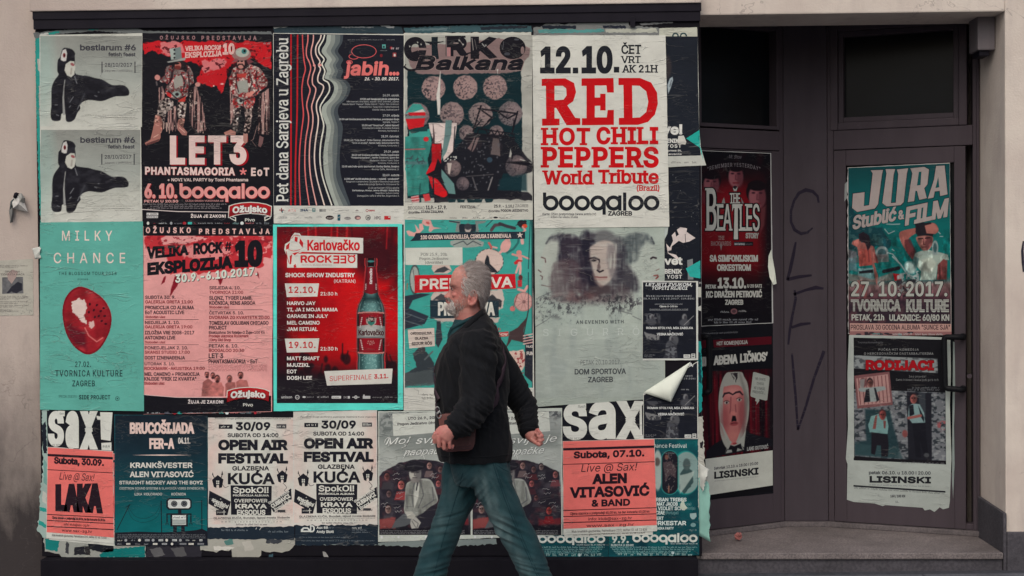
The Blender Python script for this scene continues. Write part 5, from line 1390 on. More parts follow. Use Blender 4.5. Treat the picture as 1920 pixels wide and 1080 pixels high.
c.blend(c.m_ell(*Q([(150,670)])[0],9,26,1)*.9,(170,166,156));c.blend(np.clip(1 -np.abs(np.hypot((c.gx -777.5)/9,(c.gy -524)/26) -1)*7,0,1),(60,60,62));c.line(Q([(130,560),(165,780)]),1,(60,60,62),1);c.line(Q([(70,770),(75,710)]),2,(140,110,84),1)
c.ell(*Q([(1205,400)])[0],5,5,(206,130,120),1);c.poly(Q([(1190,410),(1230,415),(1240,470),(1200,480)]),(206,140,130),1);c.line(Q([(1140,415),(1195,430)]),4,(206,140,130),1);c.line(Q([(1235,430),(1305,460)]),3,(206,140,130),1);c.poly(Q([(1150,500),(1190,465),(1245,480),(1200,510),(1165,520)]),(186,44,48),1);c.line(Q([(1215,500),(1220,560),(1215,610)]),4.5,sk,1);c.line(Q([(1205,500),(1190,560),(1175,600)]),4,sk,1)
c.ell(*Q([(1220,650)])[0],4,5,(96,40,40),1);c.poly(Q([(1190,680),(1235,670),(1235,745),(1195,745)]),(186,50,54),1);c.line(Q([(1200,770),(1260,790),(1290,740)]),5,sk,1);c.ell(*Q([(1250,895)])[0],17.5,18,(206,156,146),1);c.blend(np.clip(1 -np.abs(np.hypot(c.gx -981.5,c.gy -565.7) -17)*.8,0,1)*.6,(140,96,92));c.ell(*Q([(1255,895)])[0],3,3,(120,80,80),2)
for a in range(10): c.line([(981.5,565.7),(981.5+17*math.cos(a*.628),565.7+17*math.sin(a*.628))],.8,(150,104,100),1,.7)
c.ell(*Q([(1140,965)])[0],5,5,(196,110,104),1);c.line(Q([(1190,820),(1150,950)]),1.4,(130,70,70),1);c.line(Q([(1300,600),(1300,1000)]),1.4,dk,1);c.line(Q([(1320,50),(1300,560)]),1.4,dk,1);c.line([(997.5,412),(999,727)],2.4,(30,34,42),1)
c.poly(Q([(310,860),(340,800),(500,790),(1040,770),(1050,860),(1040,960),(1000,980),(320,980)]),(190,172,160),1,rough=3);c.poly(Q([(330,870),(420,810),(520,880),(480,900)]),(70,68,70),1,rough=2);c.poly(Q([(860,860),(930,820),(1030,890),(1020,960),(900,920)]),(54,54,58),1,rough=2);c.poly(Q([(320,1050),(1010,1050),(1000,1100),(400,1100)]),(190,172,160),2,rough=3)
P2=lambda l: [(500+a/2.7,400+b/2.7) for a,b in l]
c.poly(P2([(690,420),(780,405),(830,410),(740,440),(720,480),(820,520),(800,560),(690,590)]),(44,50,60),1.2);c.line(P2([(690,500),(800,540)]),1.5,(86,96,100),1);c.line(P2([(690,540),(790,570)]),1.5,(86,96,100),1)
c.poly(P2([(860,545),(880,545),(890,640),(870,680),(855,660)]),(50,54,60),1,rough=1);c.poly(P2([(740,710),(770,680),(810,700),(850,760),(855,860),(690,870),(700,810),(760,780)]),(52,58,62),1.2,rough=2);c.ell(*P2([(785,690)])[0],7,8,(60,60,62),1);c.line(P2([(800,740),(840,700)]),3,(90,96,96),1);c.poly(P2([(690,810),(840,790),(850,870),(690,880)]),(76,82,82),1.5,.8,rough=2)
c.poly(P2([(1230,600),(1270,580),(1320,520),(1300,600),(1310,660),(1280,650),(1240,640),(1210,690)]),(70,54,54),1,rough=1);c.line(P2([(1300,620),(1325,490)]),2,(60,50,52),1)
c.poly(P2([(1220,700),(1300,690),(1320,740),(1290,800),(1300,860),(1260,830),(1230,770)]),(206,176,160),1,rough=2);c.speck(c.m_poly(P2([(1220,700),(1310,690),(1300,860),(1240,830)]),1),(150,60,60),.62,4,.9);c.poly(P2([(1310,610),(1350,640),(1350,860),(1305,820)]),(40,42,50),1)
for i in range(4): c.line(P2([(1300,600+i*14+20),(1350,590+i*14+20)]),2,(214,170,160),1)
p.canvas('circus_picture',c)
L=p.part('lettering');v=View(L,750,400,5.4)
v.poly([(160,200),(700,190),(1265,185),(1268,258),(700,266),(240,275),(100,282),(140,245)],(34,44,54),lay=1.2)
v.text('100 GODINA VAUDEVILLEA, CIRKUSA I KARNEVALA',208,1126,222,264,(208,186,172),w=.04,sl=-.018)
st=[]
for i in range(10):
    a=-math.pi/2+i*math.pi/5;r_=34 if i % 2==0 else 14;st.append((1214+r_*math.cos(a),220+r_*math.sin(a)))
v.poly(st,(208,190,176),lay=1.8)
v.poly([(52,350),(632,344),(634,526),(56,522)],(198,196,182),lay=1.5)
tx=(84,84,80)
v.text('PON 25.9., 20h',212,474,400,430,tx,ser=.14,serh=.1);v.text('Pogon Jedinstvo',198,488,446,470,tx,w=.01,ser=.14,serh=.1);v.text('(dvorište)',254,432,484,510,tx,w=.01,ser=.12,serh=.1)
v.poly([(148,626),(1166,614),(1174,760),(148,806)],(190,26,36),lay=1.4);v.text('PREDSTAVA',200,1140,664,772,(214,202,188),w=.05,sl=-.025,lay=2.2)
v.poly([(304,880),(1000,884),(1000,1052),(306,1066)],(34,50,58),lay=1.4);v.text('PREDSTAVA',384,960,898,1036,(206,200,186),w=.04,lay=2.2)
v=View(L,500,400,2.7)
v.poly([(714,588),(848,580),(852,672),(722,684)],(200,182,168),lay=1.4)
for s,xa,xb,ya,yb in (('ORIGINALNA',728,836,602,615),('GLAZBA',750,818,627,640),('SIGUR RÓS',734,838,652,668)): v.text(s,xa,xb,ya,yb,(60,46,46),w=.06,sl=-.03)
v.poly([(1162,604),(1224,598),(1224,622),(1162,626)],(186,60,58),lay=1.4);v.text('SHOW',1166,1220,606,620,(214,190,176),w=.05);v.text('I:',1170,1186,580,592,(190,60,58),w=.05)
v.text('PALACE',1314,1350,668,680,(200,190,180),w=.03);v.text('FUN',1316,1350,700,718,(200,190,180),w=.05)
for y in (912,930): v.micro(785,850,y,11,(120,116,110))
p.done()

# --- white poster in red slab letters
p=Poster('tribute_poster',[(998,66),(1248,66),(1255,425),(1002,428)],(204,200,187),E(6),'clean white poster with huge red slab lettering and a black date')
L=p.part('lettering');v=View(L,990,0,2.5714)
K2=(30,32,38);RR=(192,14,22)
v.text('12',58,206,224,354,K2,w=.062,ser=.06,serh=.13);v.rect(216,326,242,354,K2);v.text('10',258,408,222,354,K2,w=.062,ser=.06,serh=.13);v.rect(414,322,440,350,K2)
v.text('ČET',450,546,216,260,K2,w=.032,ser=.12,serh=.12);v.text('VRT',450,544,270,304,K2,w=.032,ser=.12,serh=.12);v.text('AK 21H',456,622,313,350,K2,w=.032,ser=.12,serh=.12)
# RED, built letter by letter
v.poly([(66,380),(180,378),(222,400),(232,444),(218,488),(190,508),(228,568),(252,570),(252,602),(186,604),(136,520),(128,520),(128,572),(152,572),(152,604),(68,606),(68,572),(88,572),(86,414),(66,414)],RR);v.poly([(128,414),(168,414),(184,426),(186,460),(172,480),(128,484)],(204,200,187),lay=2.6)
v.poly([(258,378),(412,376),(414,446),(382,446),(378,412),(322,412),(322,470),(348,470),(348,452),(374,452),(374,532),(348,532),(348,510),(322,510),(322,566),(380,566),(384,530),(414,530),(414,602),(260,604),(260,570),(282,570),(282,414),(258,414)],RR)
v.poly([(436,376),(540,376),(594,398),(622,446),(626,500),(612,552),(578,588),(530,602),(438,602),(438,568),(462,568),(460,410),(436,410)],RR);v.poly([(502,412),(538,414),(570,440),(580,490),(570,540),(540,566),(504,568)],(204,200,187),lay=2.6)
v.text('HOT',70,300,616,700,RR,w=.055,ser=.10,serh=.12,sp=.05);v.text('CHILI',330,628,612,696,RR,w=.055,ser=.10,serh=.12,sp=.06)
v.text('PEPPERS',70,630,708,808,RR,w=.055,ser=.09,serh=.12,sp=.05);v.text('World',74,310,822,890,RR,w=.05,ser=.12,serh=.12);v.text('Tribute',338,630,818,886,RR,w=.05,ser=.12,serh=.12)
v.text('(Brazil)',524,634,892,920,RR,w=.035,ser=.1,serh=.1)
boogaloo(v,72,634,928,1016,K2,w=.23)
v.text('ZAGREB',386,502,1018,1040,K2,w=.06)
v.text('Karte: 35kn pretprodaja (www.entrio.hr)',70,328,1026,1038,(70,70,72),w=.02);v.text('45kn na ulazu kluba',110,240,1041,1051,(70,70,72),w=.02)
p.done()
# --- dark posters showing at the right end of the board, behind the others
p=Poster('torn_poster',[(1236,53),(1307,51),(1308,84),(1236,84)],(186,184,166),E(1),'pale scrap with cut-off round digits above the narrow dark poster','torn poster')
v=View(p.part('lettering'),1240,40,4.0)
v.ring(106,112,26,28,12,(60,78,78),a0=170,a1=370);v.ring(166,112,28,28,12,(60,78,78),a0=170,a1=360)
p.done()
p=Poster('concert_poster',[(1243,68),(1308,69),(1313,314),(1243,318)],(186,184,172),E(2),'narrow dark poster with an ear at its covered edge and a torn turquoise corner',outline=[(1243,68),(1308,69),(1310,160),(1311,240),(1314,276),(1324,310),(1300,311),(1243,314)])
v=View(p.part('ground'),1240,40,4.0);v.poly([(12,112),(272,114),(276,500),(286,900),(296,1006),(20,1012)],(28,32,40),lay=.6)
v.poly([(186,878),(286,815),(292,950)],(36,160,146),lay=1.2);v.poly([(128,860),(168,856),(188,905),(180,925),(120,915)],(200,194,182),lay=1.4);v.poly([(286,930),(300,960),(316,1050),(304,1010)],(50,180,164),lay=1.4)
c=Canvas(1249,100,1266,185,(28,32,40),res=1.0)
c.ell(1247,126,12,24,(58,50,50),5,0,.8);c.poly([(1256,147),(1261,144),(1262,150),(1258,164),(1253,176),(1251,160)],(150,160,162),1.2);c.line([(1259,150),(1256,162)],1.2,(70,70,76),1)
p.canvas('ear_picture',c,lay=.9)
v=View(p.part('lettering'),1240,40,4.0)
v.text('ve!',6,158,772,850,(206,202,192),w=.07);v.text('BENIK',20,132,880,912,(206,202,192),w=.06,lay=1.2);v.text('YOST',34,150,922,948,(206,202,192),w=.05,sp=.1);v.text('Express St.',20,152,962,976,(190,186,178),w=.06);v.text('m.events',20,152,988,1002,(190,186,178),w=.06)
for x in (74,114,172,230): v.micro(x,x+36,1050,14,(110,108,104))
v.text('VI',276,288,858,892,(20,50,50),lay=1.6)
p.done()
p=Poster('concert_poster',[(1243,316),(1311,312),(1313,560),(1244,560)],(25,28,36),E(1) -.0003,'dark poster with a white ink splash above cut-off white lettering')
v=View(p.part('splash'),1190,410,3.857)
v.poly([(210,40),(250,20),(236,110),(216,150)],(170,176,168));v.poly([(305,80),(330,62),(380,70),(375,95),(440,140),(395,165),(350,175),(320,160),(268,200),(262,250),(300,262),(330,300),(300,290),(240,250),(228,180),(255,210),(278,160),(268,120),(292,95),(300,130),(320,115)],(206,190,182),lay=1.4);v.ell(300,240,60,16,(25,28,36),lay=1.7);v.line([(365,110),(368,172)],4,(40,36,40),lay=1.7)
v.poly([(380,300),(420,290),(425,440),(385,440)],(120,124,122),lay=1.2);v.poly([(370,360),(474,302),(476,432),(400,420)],(44,160,148),lay=1.4)
for i in range(10):
    r_=random.Random(i);v.ell(r_.uniform(220,460),r_.uniform(-360,60),3,3,(110,112,112),lay=1.2)
v=View(p.part('lettering'),1190,410,3.857)
v.text('vet',214,346,276,334,(206,202,192),w=.07);v.text('BENIK',216,342,364,398,(206,202,192),w=.06);v.text('YOST',232,342,406,434,(200,196,188),w=.05,sp=.08);v.text('CC',464,474,340,362,(20,50,50),lay=2.2)
v.text('H',466,480,456,472,(200,196,188));v.rect(455,494,480,568,(176,174,160),lay=1.2);v.poly([(455,640),(480,628),(480,668),(455,660)],(190,188,176),lay=1.2)
p.done()

# --- grey green poster with the three faces
p=Poster('concert_poster',[(1002,428),(1246,424),(1247,746),(1005,763)],(158,164,152),E(3),'faded grey green poster with three blurred heads fading into splatters')
c=Canvas(1004,427,1245,746,(160,168,156),res=1.0)
Q=lambda l: [(990+a/5.143,410+b/5.143) for a,b in l]
c.blend(c.noise(40,60)*.6,(172,176,162));c.blend(np.clip((c.gy -600)/60,0,1)*.45,(146,150,142));c.blend(np.clip((c.noise(18,60,3) -.5)*3,0,1)*.3*(c.gy>520),(120,128,126))
dk=(42,38,50);st=c.noise(3.5,40,3);fn=c.noise(5,5,4);cl=c.noise(14,14,4)
def smoke(l,col,al,soft=8): c.blend(c.m_poly(smooth_loop(Q(l),3),soft,3,10)*al*np.clip(.55+1.2*(cl -.3)+.8*(st -.5),0,1),col)
# outer profiles
for l in ([(200,200),(280,150),(420,165),(500,210),(520,330),(480,640),(250,690),(150,640),(130,560),(120,510),(150,430),(130,370),(170,250)],): c.poly(Q(l),(172,170,158),3,.55,smooth=True)
c.poly(Q([(900,190),(1000,140),(1120,140),(1210,230),(1235,330),(1230,400),(1270,480),(1240,530),(1250,570),(1200,600),(950,620),(900,400)]),(176,178,166),3,.45,smooth=True)
smoke([(180,230),(250,155),(330,150),(430,165),(510,215),(560,300),(560,460),(520,560),(380,560),(290,420),(300,220),(230,200)],dk,.95);smoke([(330,200),(520,220),(540,640),(330,640)],(54,46,56),.85)
smoke([(880,220),(960,160),(1080,130),(1170,170),(1215,250),(1130,220),(1080,330),(1040,420),(920,420)],(72,78,80),.9)
smoke([(850,440),(940,420),(1050,560),(1060,700),(840,690)],(60,56,62),.95);smoke([(250,430),(500,430),(560,760),(230,760)],(84,66,70),.9);smoke([(500,180),(620,130),(640,240),(570,300),(570,500),(640,700),(520,740)],(36,32,44),.95);smoke([(840,200),(920,200),(940,420),(860,700),(780,740),(830,560)],(52,48,56),.9);smoke([(300,640),(900,640),(940,800),(260,800)],(78,62,66),.75,14)
c.poly(Q([(530,200),(640,130),(760,110),(860,200),(880,480),(820,640),(740,720),(600,740),(540,600),(520,400)]),(58,50,58),8,.55,smooth=True)
# the middle face
c.poly(Q([(575,290),(640,240),(740,210),(830,250),(850,400),(830,520),(790,600),(740,645),(690,655),(640,610),(600,500),(570,400)]),(176,160,148),4,.95,smooth=True)
c.poly(Q([(560,280),(590,250),(600,400),(640,560),(680,650),(600,660),(540,500)]),(34,30,42),5,.95);c.poly(Q([(520,210),(620,190),(650,240),(590,280),(560,400),(520,330)]),(32,30,42),4,.9,rough=2)
c.poly(Q([(770,240),(860,260),(850,600),(790,560),(760,400)]),(112,104,104),6,.7);c.poly(Q([(600,650),(720,655),(780,620),(800,720),(560,760)]),(70,58,60),6,.8);c.blend(c.m_poly(Q([(760,220),(860,240),(850,480),(770,480)]),4)*np.clip((st -.45)*4,0,1)*.7,(186,182,168))
c.line(Q([(590,385),(640,375),(685,395),(690,420)]),[2.4,3.4,3,2],(34,26,34),2,.95);c.ell(*Q([(635,403)])[0],5,2.2,(60,52,56),1.2);c.ell(*Q([(632,402)])[0],2,1.8,(20,18,24),1);c.poly(Q([(685,410),(700,470),(690,500),(665,500),(670,450)]),(84,68,68),2.5,.8);c.line(Q([(668,498),(690,515),(725,500)]),3,(34,26,32),1.5);c.line(Q([(645,560),(690,566),(760,564)]),2.4,(116,66,64),1.5);c.line(Q([(650,580),(700,584),(750,580)]),4,(166,130,120),3,.6);c.line(Q([(630,540),(660,620),(710,650)]),5,(110,92,88),4,.6)
# features of the profiles
for l,w_ in (([(130,372),(165,385),(170,420)],2.2),([(100,495),(125,515)],2),([(120,548),(140,560),(135,585)],2),([(130,640),(200,655),(240,650)],1.6)): c.line(Q(l),w_,(80,48,50),1.4,.85)
c.line(Q([(1185,385),(1205,372),(1235,380)]),3.4,(44,32,38),1.4);c.line(Q([(1215,550),(1250,545),(1255,560),(1235,578)]),2.6,(124,48,46),1.4);c.line(Q([(1235,500),(1265,485)]),1.6,(110,80,76),1.4,.8);c.line(Q([(1190,180),(1215,240)]),3,(60,62,66),2,.8);c.line(Q([(175,240),(210,185),(290,160)]),3,(66,66,70),2.5,.7)
# splatters over the shoulders
sp_=np.clip((c.noise(9,9,5,.75) -.5)*9,0,1)
c.blend(sp_*c.m_poly(Q([(70,790),(220,690),(500,740),(900,720),(1100,760),(1090,880),(850,880),(600,800),(420,900),(300,960),(150,930)]),12)*.85,(48,44,50));c.blend(np.clip((c.noise(7,7,5,.75) -.56)*9,0,1)*c.m_ell(*Q([(260,870)])[0],42,26,18)*.85,(40,40,46));c.blend(np.clip((c.noise(4,12,5,.75) -.5)*9,0,1)*c.m_ell(*Q([(830,830)])[0],16,22,12)*.9,(52,52,54));c.blend(c.m_ell(*Q([(420,750)])[0],50,9,9)*np.clip(cl*2 -.6,0,1)*.8,(112,80,78))
for l in ([(1010,940),(1085,975)],[(60,1050),(180,980),(240,930)],[(860,880),(1000,920)],[(240,700),(100,760)]): c.line(Q(l),1.4,(74,74,76),1.5,.7)
c.blend(np.clip((c.noise(24,6,3) -.55)*4,0,1)*.25,(184,188,176));c.ell(1040,560,30,60,(150,160,150),25,0,.25)
p.canvas('faces_picture',c)
L=p.part('lettering');v=View(L,990,400,2.7)
v.text('AN EVENING WITH',244,484,542,560,(72,76,76),w=.03,sp=.12,sl=-.012);v.text('SIGURRÓS',76,640,586,622,(178,182,172),w=.0,sp=.55,sl=-.012,ser=.09,serh=.06)
v.text('PETAK 20.10.2017.',266,470,744,766,(96,98,96),w=.0,sl=-.012);v.text('DOM SPORTOVA',236,496,788,816,(62,64,66),w=.035,sl=-.012);v.text('ZAGREB',304,430,828,856,(62,64,66),w=.035,sl=-.012)
p.done()

# --- small black event sheets
def event(quad,e,label,peeled):
    out=None
    if peeled: out=[(1309,677),(1309,823),(1206,823),(1206,738)]
    p=Poster('event_sheet',quad,(196,194,184),e,label,'poster','black event sheets with three musicians',outline=out)
    dx,dy=quad[0][0] -1204.5,quad[0][1] -526.5
    g=(26,28,36)
    v=View(p.part('ground'),1190+dx,410+dy,3.857)
    G=[(62,462),(446,462),(448,1012),(60,1014)]
    if peeled: G=[(446,462),(448,1012),(60,1014),(60,700)]
    v.poly(G,g,lay=.6)
    y0=588+dy
    c=Canvas(1208+dx,y0,1304+dx,672+dy,g,res=1.1)
    q=lambda a,b: (1190+dx+a/3.857,410+dy+b/3.857)
    def fig(x,y,s=1.0,al=1.0):
        c.ell(*q(x,y),5*s,7*s,(120,118,118),2,0,al);c.ell(q(x,y)[0]+2*s,q(x,y)[1]+1,3*s,5*s,(60,58,62),2,0,al);c.ell(*q(x,y+44*s),11*s,8*s,(70,70,74),3,0,al)
    c.speck(c.m_ell(*q(130,720),15,12,4),(92,92,94),.5,3,.9);fig(125,715,.8);c.line([q(85,700),q(100,690)],3,(70,70,74),3);c.line([q(165,695),q(180,750)],4,(64,64,68),3)
    fig(362,715,.9);c.line([q(360,770),q(428,705)],1.3,(130,128,126),1)
    c.poly([q(70,820),q(115,835),q(185,850),q(180,880),(q(90,880))],(120,118,116),1.5,rough=1.5);c.speck(c.m_poly([q(90,850),q(185,850),q(185,880),q(90,880)],1),(60,60,64),.5,3)
    c.poly([q(235,900),q(270,860),q(300,900),q(312,1010),q(215,1010)],(96,96,98),1.5,.95,rough=2);c.ell(*q(296,880),6,9,(80,80,82),2);fig(268,870,.85);c.speck(c.m_poly([q(225,920),q(310,920),q(312,1010),q(215,1010)],1),(40,40,46),.45,4,.8);c.line([q(262,890),q(300,920)],1.6,(50,50,54),1)
    c.blend(np.clip((c.noise(14,10) -.6)*3,0,1)*.3,(60,60,66))
    mk=np.ones((c.h,c.w),bool)
    if peeled: mk=(c.gy>y0+14) | (c.gx>1270+dx)
    p.canvas('musicians_picture',c,lay=.9,mask=mk)
    v=View(p.part('lettering'),1190+dx,410+dy,3.857)
    w8=(206,204,198)
    if not peeled:
        v.text('LETJETI ZVUKOM,',80,418,466,490,w8,w=.055,sh=.2);v.text('TOPITI RIJEČI',122,382,492,516,w8,w=.055,sh=.2)
        v.text('Muzej suvremene umjetnosti',86,412,554,566,(170,170,168),w=.02,sp=.14);v.text('30.9.2017.-1.10.2017. (19:30h)',64,432,574,586,(170,170,168),w=.02,sp=.14)
        v.text('ulaznice@vesnamackovic.com',148,348,614,624,(150,150,150));v.text('Cijena: 0-100 kn',182,312,630,642,w8,w=.05);v.text('(besplatno, umjetnost dostupna svima)',110,388,652,661,(140,140,140),w=.02);v.rect(110,664,388,666,(140,140,140))
    else:
        v.text('A,',384,418,466,490,w8,w=.055,sh=.2);v.text('nosti',360,412,554,566,(170,170,168),sp=.1);v.text('(19:30h)',340,432,574,586,(170,170,168),sp=.1);v.micro(330,388,652,12,(140,140,140))
    v.text('ROMAN STOLYAR, MIA ZABELKA',86,424,784,800,w8,w=.05);v.text('I',254,260,810,822,w8);v.text('VESNA MAČKOVIĆ',162,352,828,846,w8,w=.05)
    v.micro(72,152,984,8,(120,120,120));v.micro(72,130,996,8,(120,120,120));v.rect(356,984,404,1008,(196,194,186));v.micro(362,400,990,12,DRK,lay=1.8);v.rect(412,978,440,1010,(196,194,186));v.rect(418,984,434,990,DRK,lay=1.8);v.rect(418,996,434,1004,DRK,lay=1.8)
    p.done();return p
event([(1204,526),(1309,527),(1309,675),(1205,676)],E(5),'upper black event sheet with white border, lying flat below cut-off lettering',False)
pl=event([(1206,676),(1309,677),(1309,823),(1206,823)],E(4),'lower black event sheet whose upper corner has peeled into a white flap',True)
# scrap of the grey poster's board uncovered by the peeled corner: the folded flap curls out
def flap(parent):
    a,b,c_=(1295,678),(1206.5,736),(1258,754)
    vs=[];n=10
    for i in range(n+1):
        for j in range(n+1):
            u,w_=i/n,j/n
            # hinge a-b, tip c
            x=(a[0]*(1 -u)+b[0]*u);y=(a[1]*(1 -u)+b[1]*u)
            px_=x+(c_[0] -x)*w_;py_=y+(c_[1] -y)*w_+3.0*math.sin(math.pi*u)*(1 -w_)*0
            lift=.0006+.035*math.sin(math.pi*min(1,w_*.9))*(0.3+.7*math.sin(math.pi*u))+.012*w_
            vs.append(PB.at(px_,py_,pl.e+lift))
    fs=[(i*(n+1)+j,(i+1)*(n+1)+j,(i+1)*(n+1)+j+1,i*(n+1)+j+1) for i in range(n) for j in range(n)]
    o=mesh_obj('peeled_corner',vs,fs,M_FLAP,parent,smooth=True)
    m=o.modifiers.new('thickness','SOLIDIFY');m.thickness=.0006
    return o
M_FLAP=surf('paper_back',(206,206,190),0.75,0.1,0.1,12,80,0.1)
flap(pl.obj)

# --- bottom row, right
def sax(quad,e,label,s,dx,dy,x1):
    p=Poster('club_header',quad,(200,198,186),e,label,'poster',torn=(.5,.4,.5,.4))
    return p
p=Poster('club_poster',[(1055,757),(1203,752),(1206,832),(1055,834)],(24,25,31),E(2),'black header with giant white letters above the coral poster on the right')
v=View(p.part('lettering'),990,740,3.1765)
w9=(204,202,190)
v.text('S',208,352,52,268,w9,w=.065);v.text('a',362,522,-28,264,w9,w=.045,lay=2.2);v.text('x',530,690,-30,266,w9,w=.05)
v.poly([(284,54),(346,50),(346,84),(292,88)],w9,lay=2.6);v.text('flash',296,340,62,78,(70,80,80),lay=3.0,sh=.2);v.text('XIX. SEZONA',240,336,256,268,DRK,lay=2.8)
v.poly([(664,40),(678,40),(680,240),(666,230)],w9)
p.done()
def club(quad,e,label,body,group,sl,second=False):
    p=Poster('club_poster',quad,(196,194,182),e,label,'poster',group,torn=(.6,.5,.4,.4))
    (x0,y0),(x1,y1),(x2,y2),(x3,y3)=quad
    H=y3 -y0
    g=p.part('ground')
    cor =(226,108,100)
    g.poly([(x0+.6,y0+.6),(x1 -.6,y1+.6),(x2 -.6,y2 -H*.065),(x3+.6,y3 -H*.065)],cor,lay=.6)
    k=(38,24,32)
    W_=x1 -x0
    for f,t in ((.075,4.6),(.245,1.4),(.735,1.6),(.80,1.6),(.865,1.8)):
        g.rect(x0+.5+(x3 -x0)*f,y0+H*f,x1 -.5+(x2 -x1)*f,y0+H*f+t,k,lay=1.0,sl=sl)
    L=p.part('lettering')
    for s,a,b,t,u,w_,kw in body:
        L.text(s,x0+W_*a,x0+W_*b,y0+H*t+W_*a*sl,y0+H*u+W_*a*sl,k,w=w_,sl=sl,**kw)
    return p.done()
bodyR=[('Subota, 07.10.',.12,.88,.155,.235,.05,{}),('Live @ Sax!',.20,.80,.305,.395,.0,dict(sh=.2)),('ALEN',.325,.70,.43,.565,.085,{}),('VITASOVIĆ',.08,.945,.60,.735+.03,.075,{}),('& BAND',.315,.735,.80 -.005,.895,.07,{})]
bodyR=[('Subota, 07.10.',.12,.89,.115,.19,.075,{}),('Live @ Sax!',.20,.80,.255,.335,.0,dict(sh=.2)),('ALEN',.325,.70,.36,.47,.085,{}),('VITASOVIĆ',.08,.945,.495,.61,.075,{}),('& BAND',.315,.735,.635,.71,.07,{}),('Cijena ulaznice u pretprodaji 45,00 kn, na dan koncerta 60,00 kn',.08,.945,.763,.79,.03,{}),('info: klub@sax-zg.hr',.28,.755,.825,.855,.02,{}),('www.sax-zg.hr',.26,.78,.895,.925,.02,{}),('Klub hrvatskih glazbenika, Palmotićeva 22/2, tel/fax: 01 48 72 836',.10,.92,.955,.98,.01,{})]
club([(1058,834),(1222,830),(1224,1003),(1058,1008)],E(2)+.0003,'second coral club poster showing only as a strip below the first one',bodyR,'coral club posters',-.03)
club([(1055,827),(1227,823),(1232,996),(1056,1003)],E(5),'coral red club poster in front on the right with four lines of black capitals',bodyR,'coral club posters',-.03)
# dance festival
def dance(quad,e,label,full):
    p=Poster('festival_poster',quad,(18,74,80),e,label,'poster','dark teal dance festival posters')
    c=Canvas(quad[0][0]+1,quad[0][1]+1,quad[1][0] -1,quad[2][1] -1,(16,66,72),res=.9)
    c.blend(np.clip((c.noise(30,24,4) -.45)*3,0,1)*.7,(16,100,98));c.blend(np.clip((c.noise(24,24,4) -.5)*3,0,1)*.7,(14,44,54))
    if full:
        q=lambda a,b: (990+a/3.1765,740+b/3.1765)
        m=np.clip((1 -np.maximum(np.abs(c.gx -q(845,0)[0])/15.5,np.abs(c.gy -q(0,462)[1])/43))*20,0,1)
        c.ell(*q(940,465),28,41,(30,130,122),2);c.ell(*q(944,465),26,39,(120,142,136),1.2);c.poly([q(905,470),q(940,420),q(975,450),q(985,520),q(930,590),q(905,560)],(44,64,64),1.5,.9,rough=2);c.ell(*q(945,415),7,11,(70,84,82),2);c.poly([q(905,480),q(950,470),q(990,455),q(985,480),q(930,560),q(905,590)],(160,170,160),2,.8);c.ell(*q(772,450),9,38,(150,160,152),1.5);c.ell(*q(770,400),5,8,(90,80,76),2)
        c.line([q(845,382),q(845,545)],32.5,(40,120,114),1);c.line([q(845,382),q(845,545)],29.5,(28,26,34),1);c.ell(*q(826,372),3.5,5,(110,70,60),1.5);c.poly([q(805,400),q(850,395),q(885,440),q(880,500),q(845,470),q(820,520),q(810,450)],(76,62,64),1.5,.9,rough=2);c.line([q(838,545),q(838,580)],2.5,(120,84,70),1);c.speck(c.m_ell(*q(845,460),11,36),(100,92,90),.68,2.5,.8)
    p.canvas('picture',c)
    L=p.part('lettering');v=View(L,990,740,3.1765)
    w_=(196,204,196)
    if full:
        v.text('Dance Festival',744,946,292,316,w_,w=.0);v.text('The Children',808,876,344,352,(120,124,124))
        v.text('URBAN TRIBES',742,944,614,636,w_,w=.045);v.text('MAT JACOB',768,892,640,662,w_,w=.04);v.text('(Gouda)',902,972,644,660,(110,150,148));v.text('& VIOLET SCRP',752,938,666,688,w_,w=.04);v.text('(Rotija)',944,996,668,684,(110,150,148));v.text('CEAE',762,814,692,714,w_,w=.04);v.text('(Portugal)',820,896,694,712,(110,150,148))
        v.text('BERT',752,808,726,746,w_,w=.04);v.text('ORKESTAR',744,942,752,778,w_,w=.055);v.text('TEHNIKA PARTY',740,868,788,804,w_,w=.03)
        v.poly([(964,708),(1002,704),(1004,726),(990,742),(976,742),(966,728)],(140,160,156));v.ell(984,776,16,12,(110,140,138));v.micro(962,1006,802,10,(120,140,138));v.poly([(908,650),(926,620),(934,655),(950,675),(930,690),(905,675)],(180,186,168),lay=2.6)
        v.text('9.9.',500,600,836,884,(186,190,178),w=.06);boogaloo(v,622,1010,824,880,(200,200,188));v.text('SUBOTA U 20:00',494,628,890,902,w_,w=.03);v.micro(850,1010,884,7,w_)
        for i,y in enumerate((904,916,928,938)): v.micro(492+i*10,1008 -i*20,y,8,(130,170,166))
        for i in range(12): v.micro(536+i*38,562+i*38,942+(i % 3)*2,14,(150,176,168),seed=i)
        v.ell(862,942,9,9,(190,200,196))
    else:
        boogaloo(v,60,460,830,884,(200,200,188));v.micro(290,460,890,8,w_)
        for i,y in enumerate((904,916,928,938)): v.micro(60,456 -i*14,y,8,(130,170,166))
        for i in range(10): v.micro(70+i*38,96+i*38,944+(i % 3)*2,14,(150,176,168),seed=i)
        v.ell(306,954,9,9,(190,200,196))
    return p.done()
dance([(1010,992),(1140,990),(1140,1044),(1008,1045)],E(1),'dark teal festival poster of which only the round lettered foot shows, nearer the man',False)
dance([(1140,825),(1309,823),(1311,1041),(1141,1044)],E(1)+.0002,'dark teal festival poster with a tall oval dancer picture at the corner of the board',True)

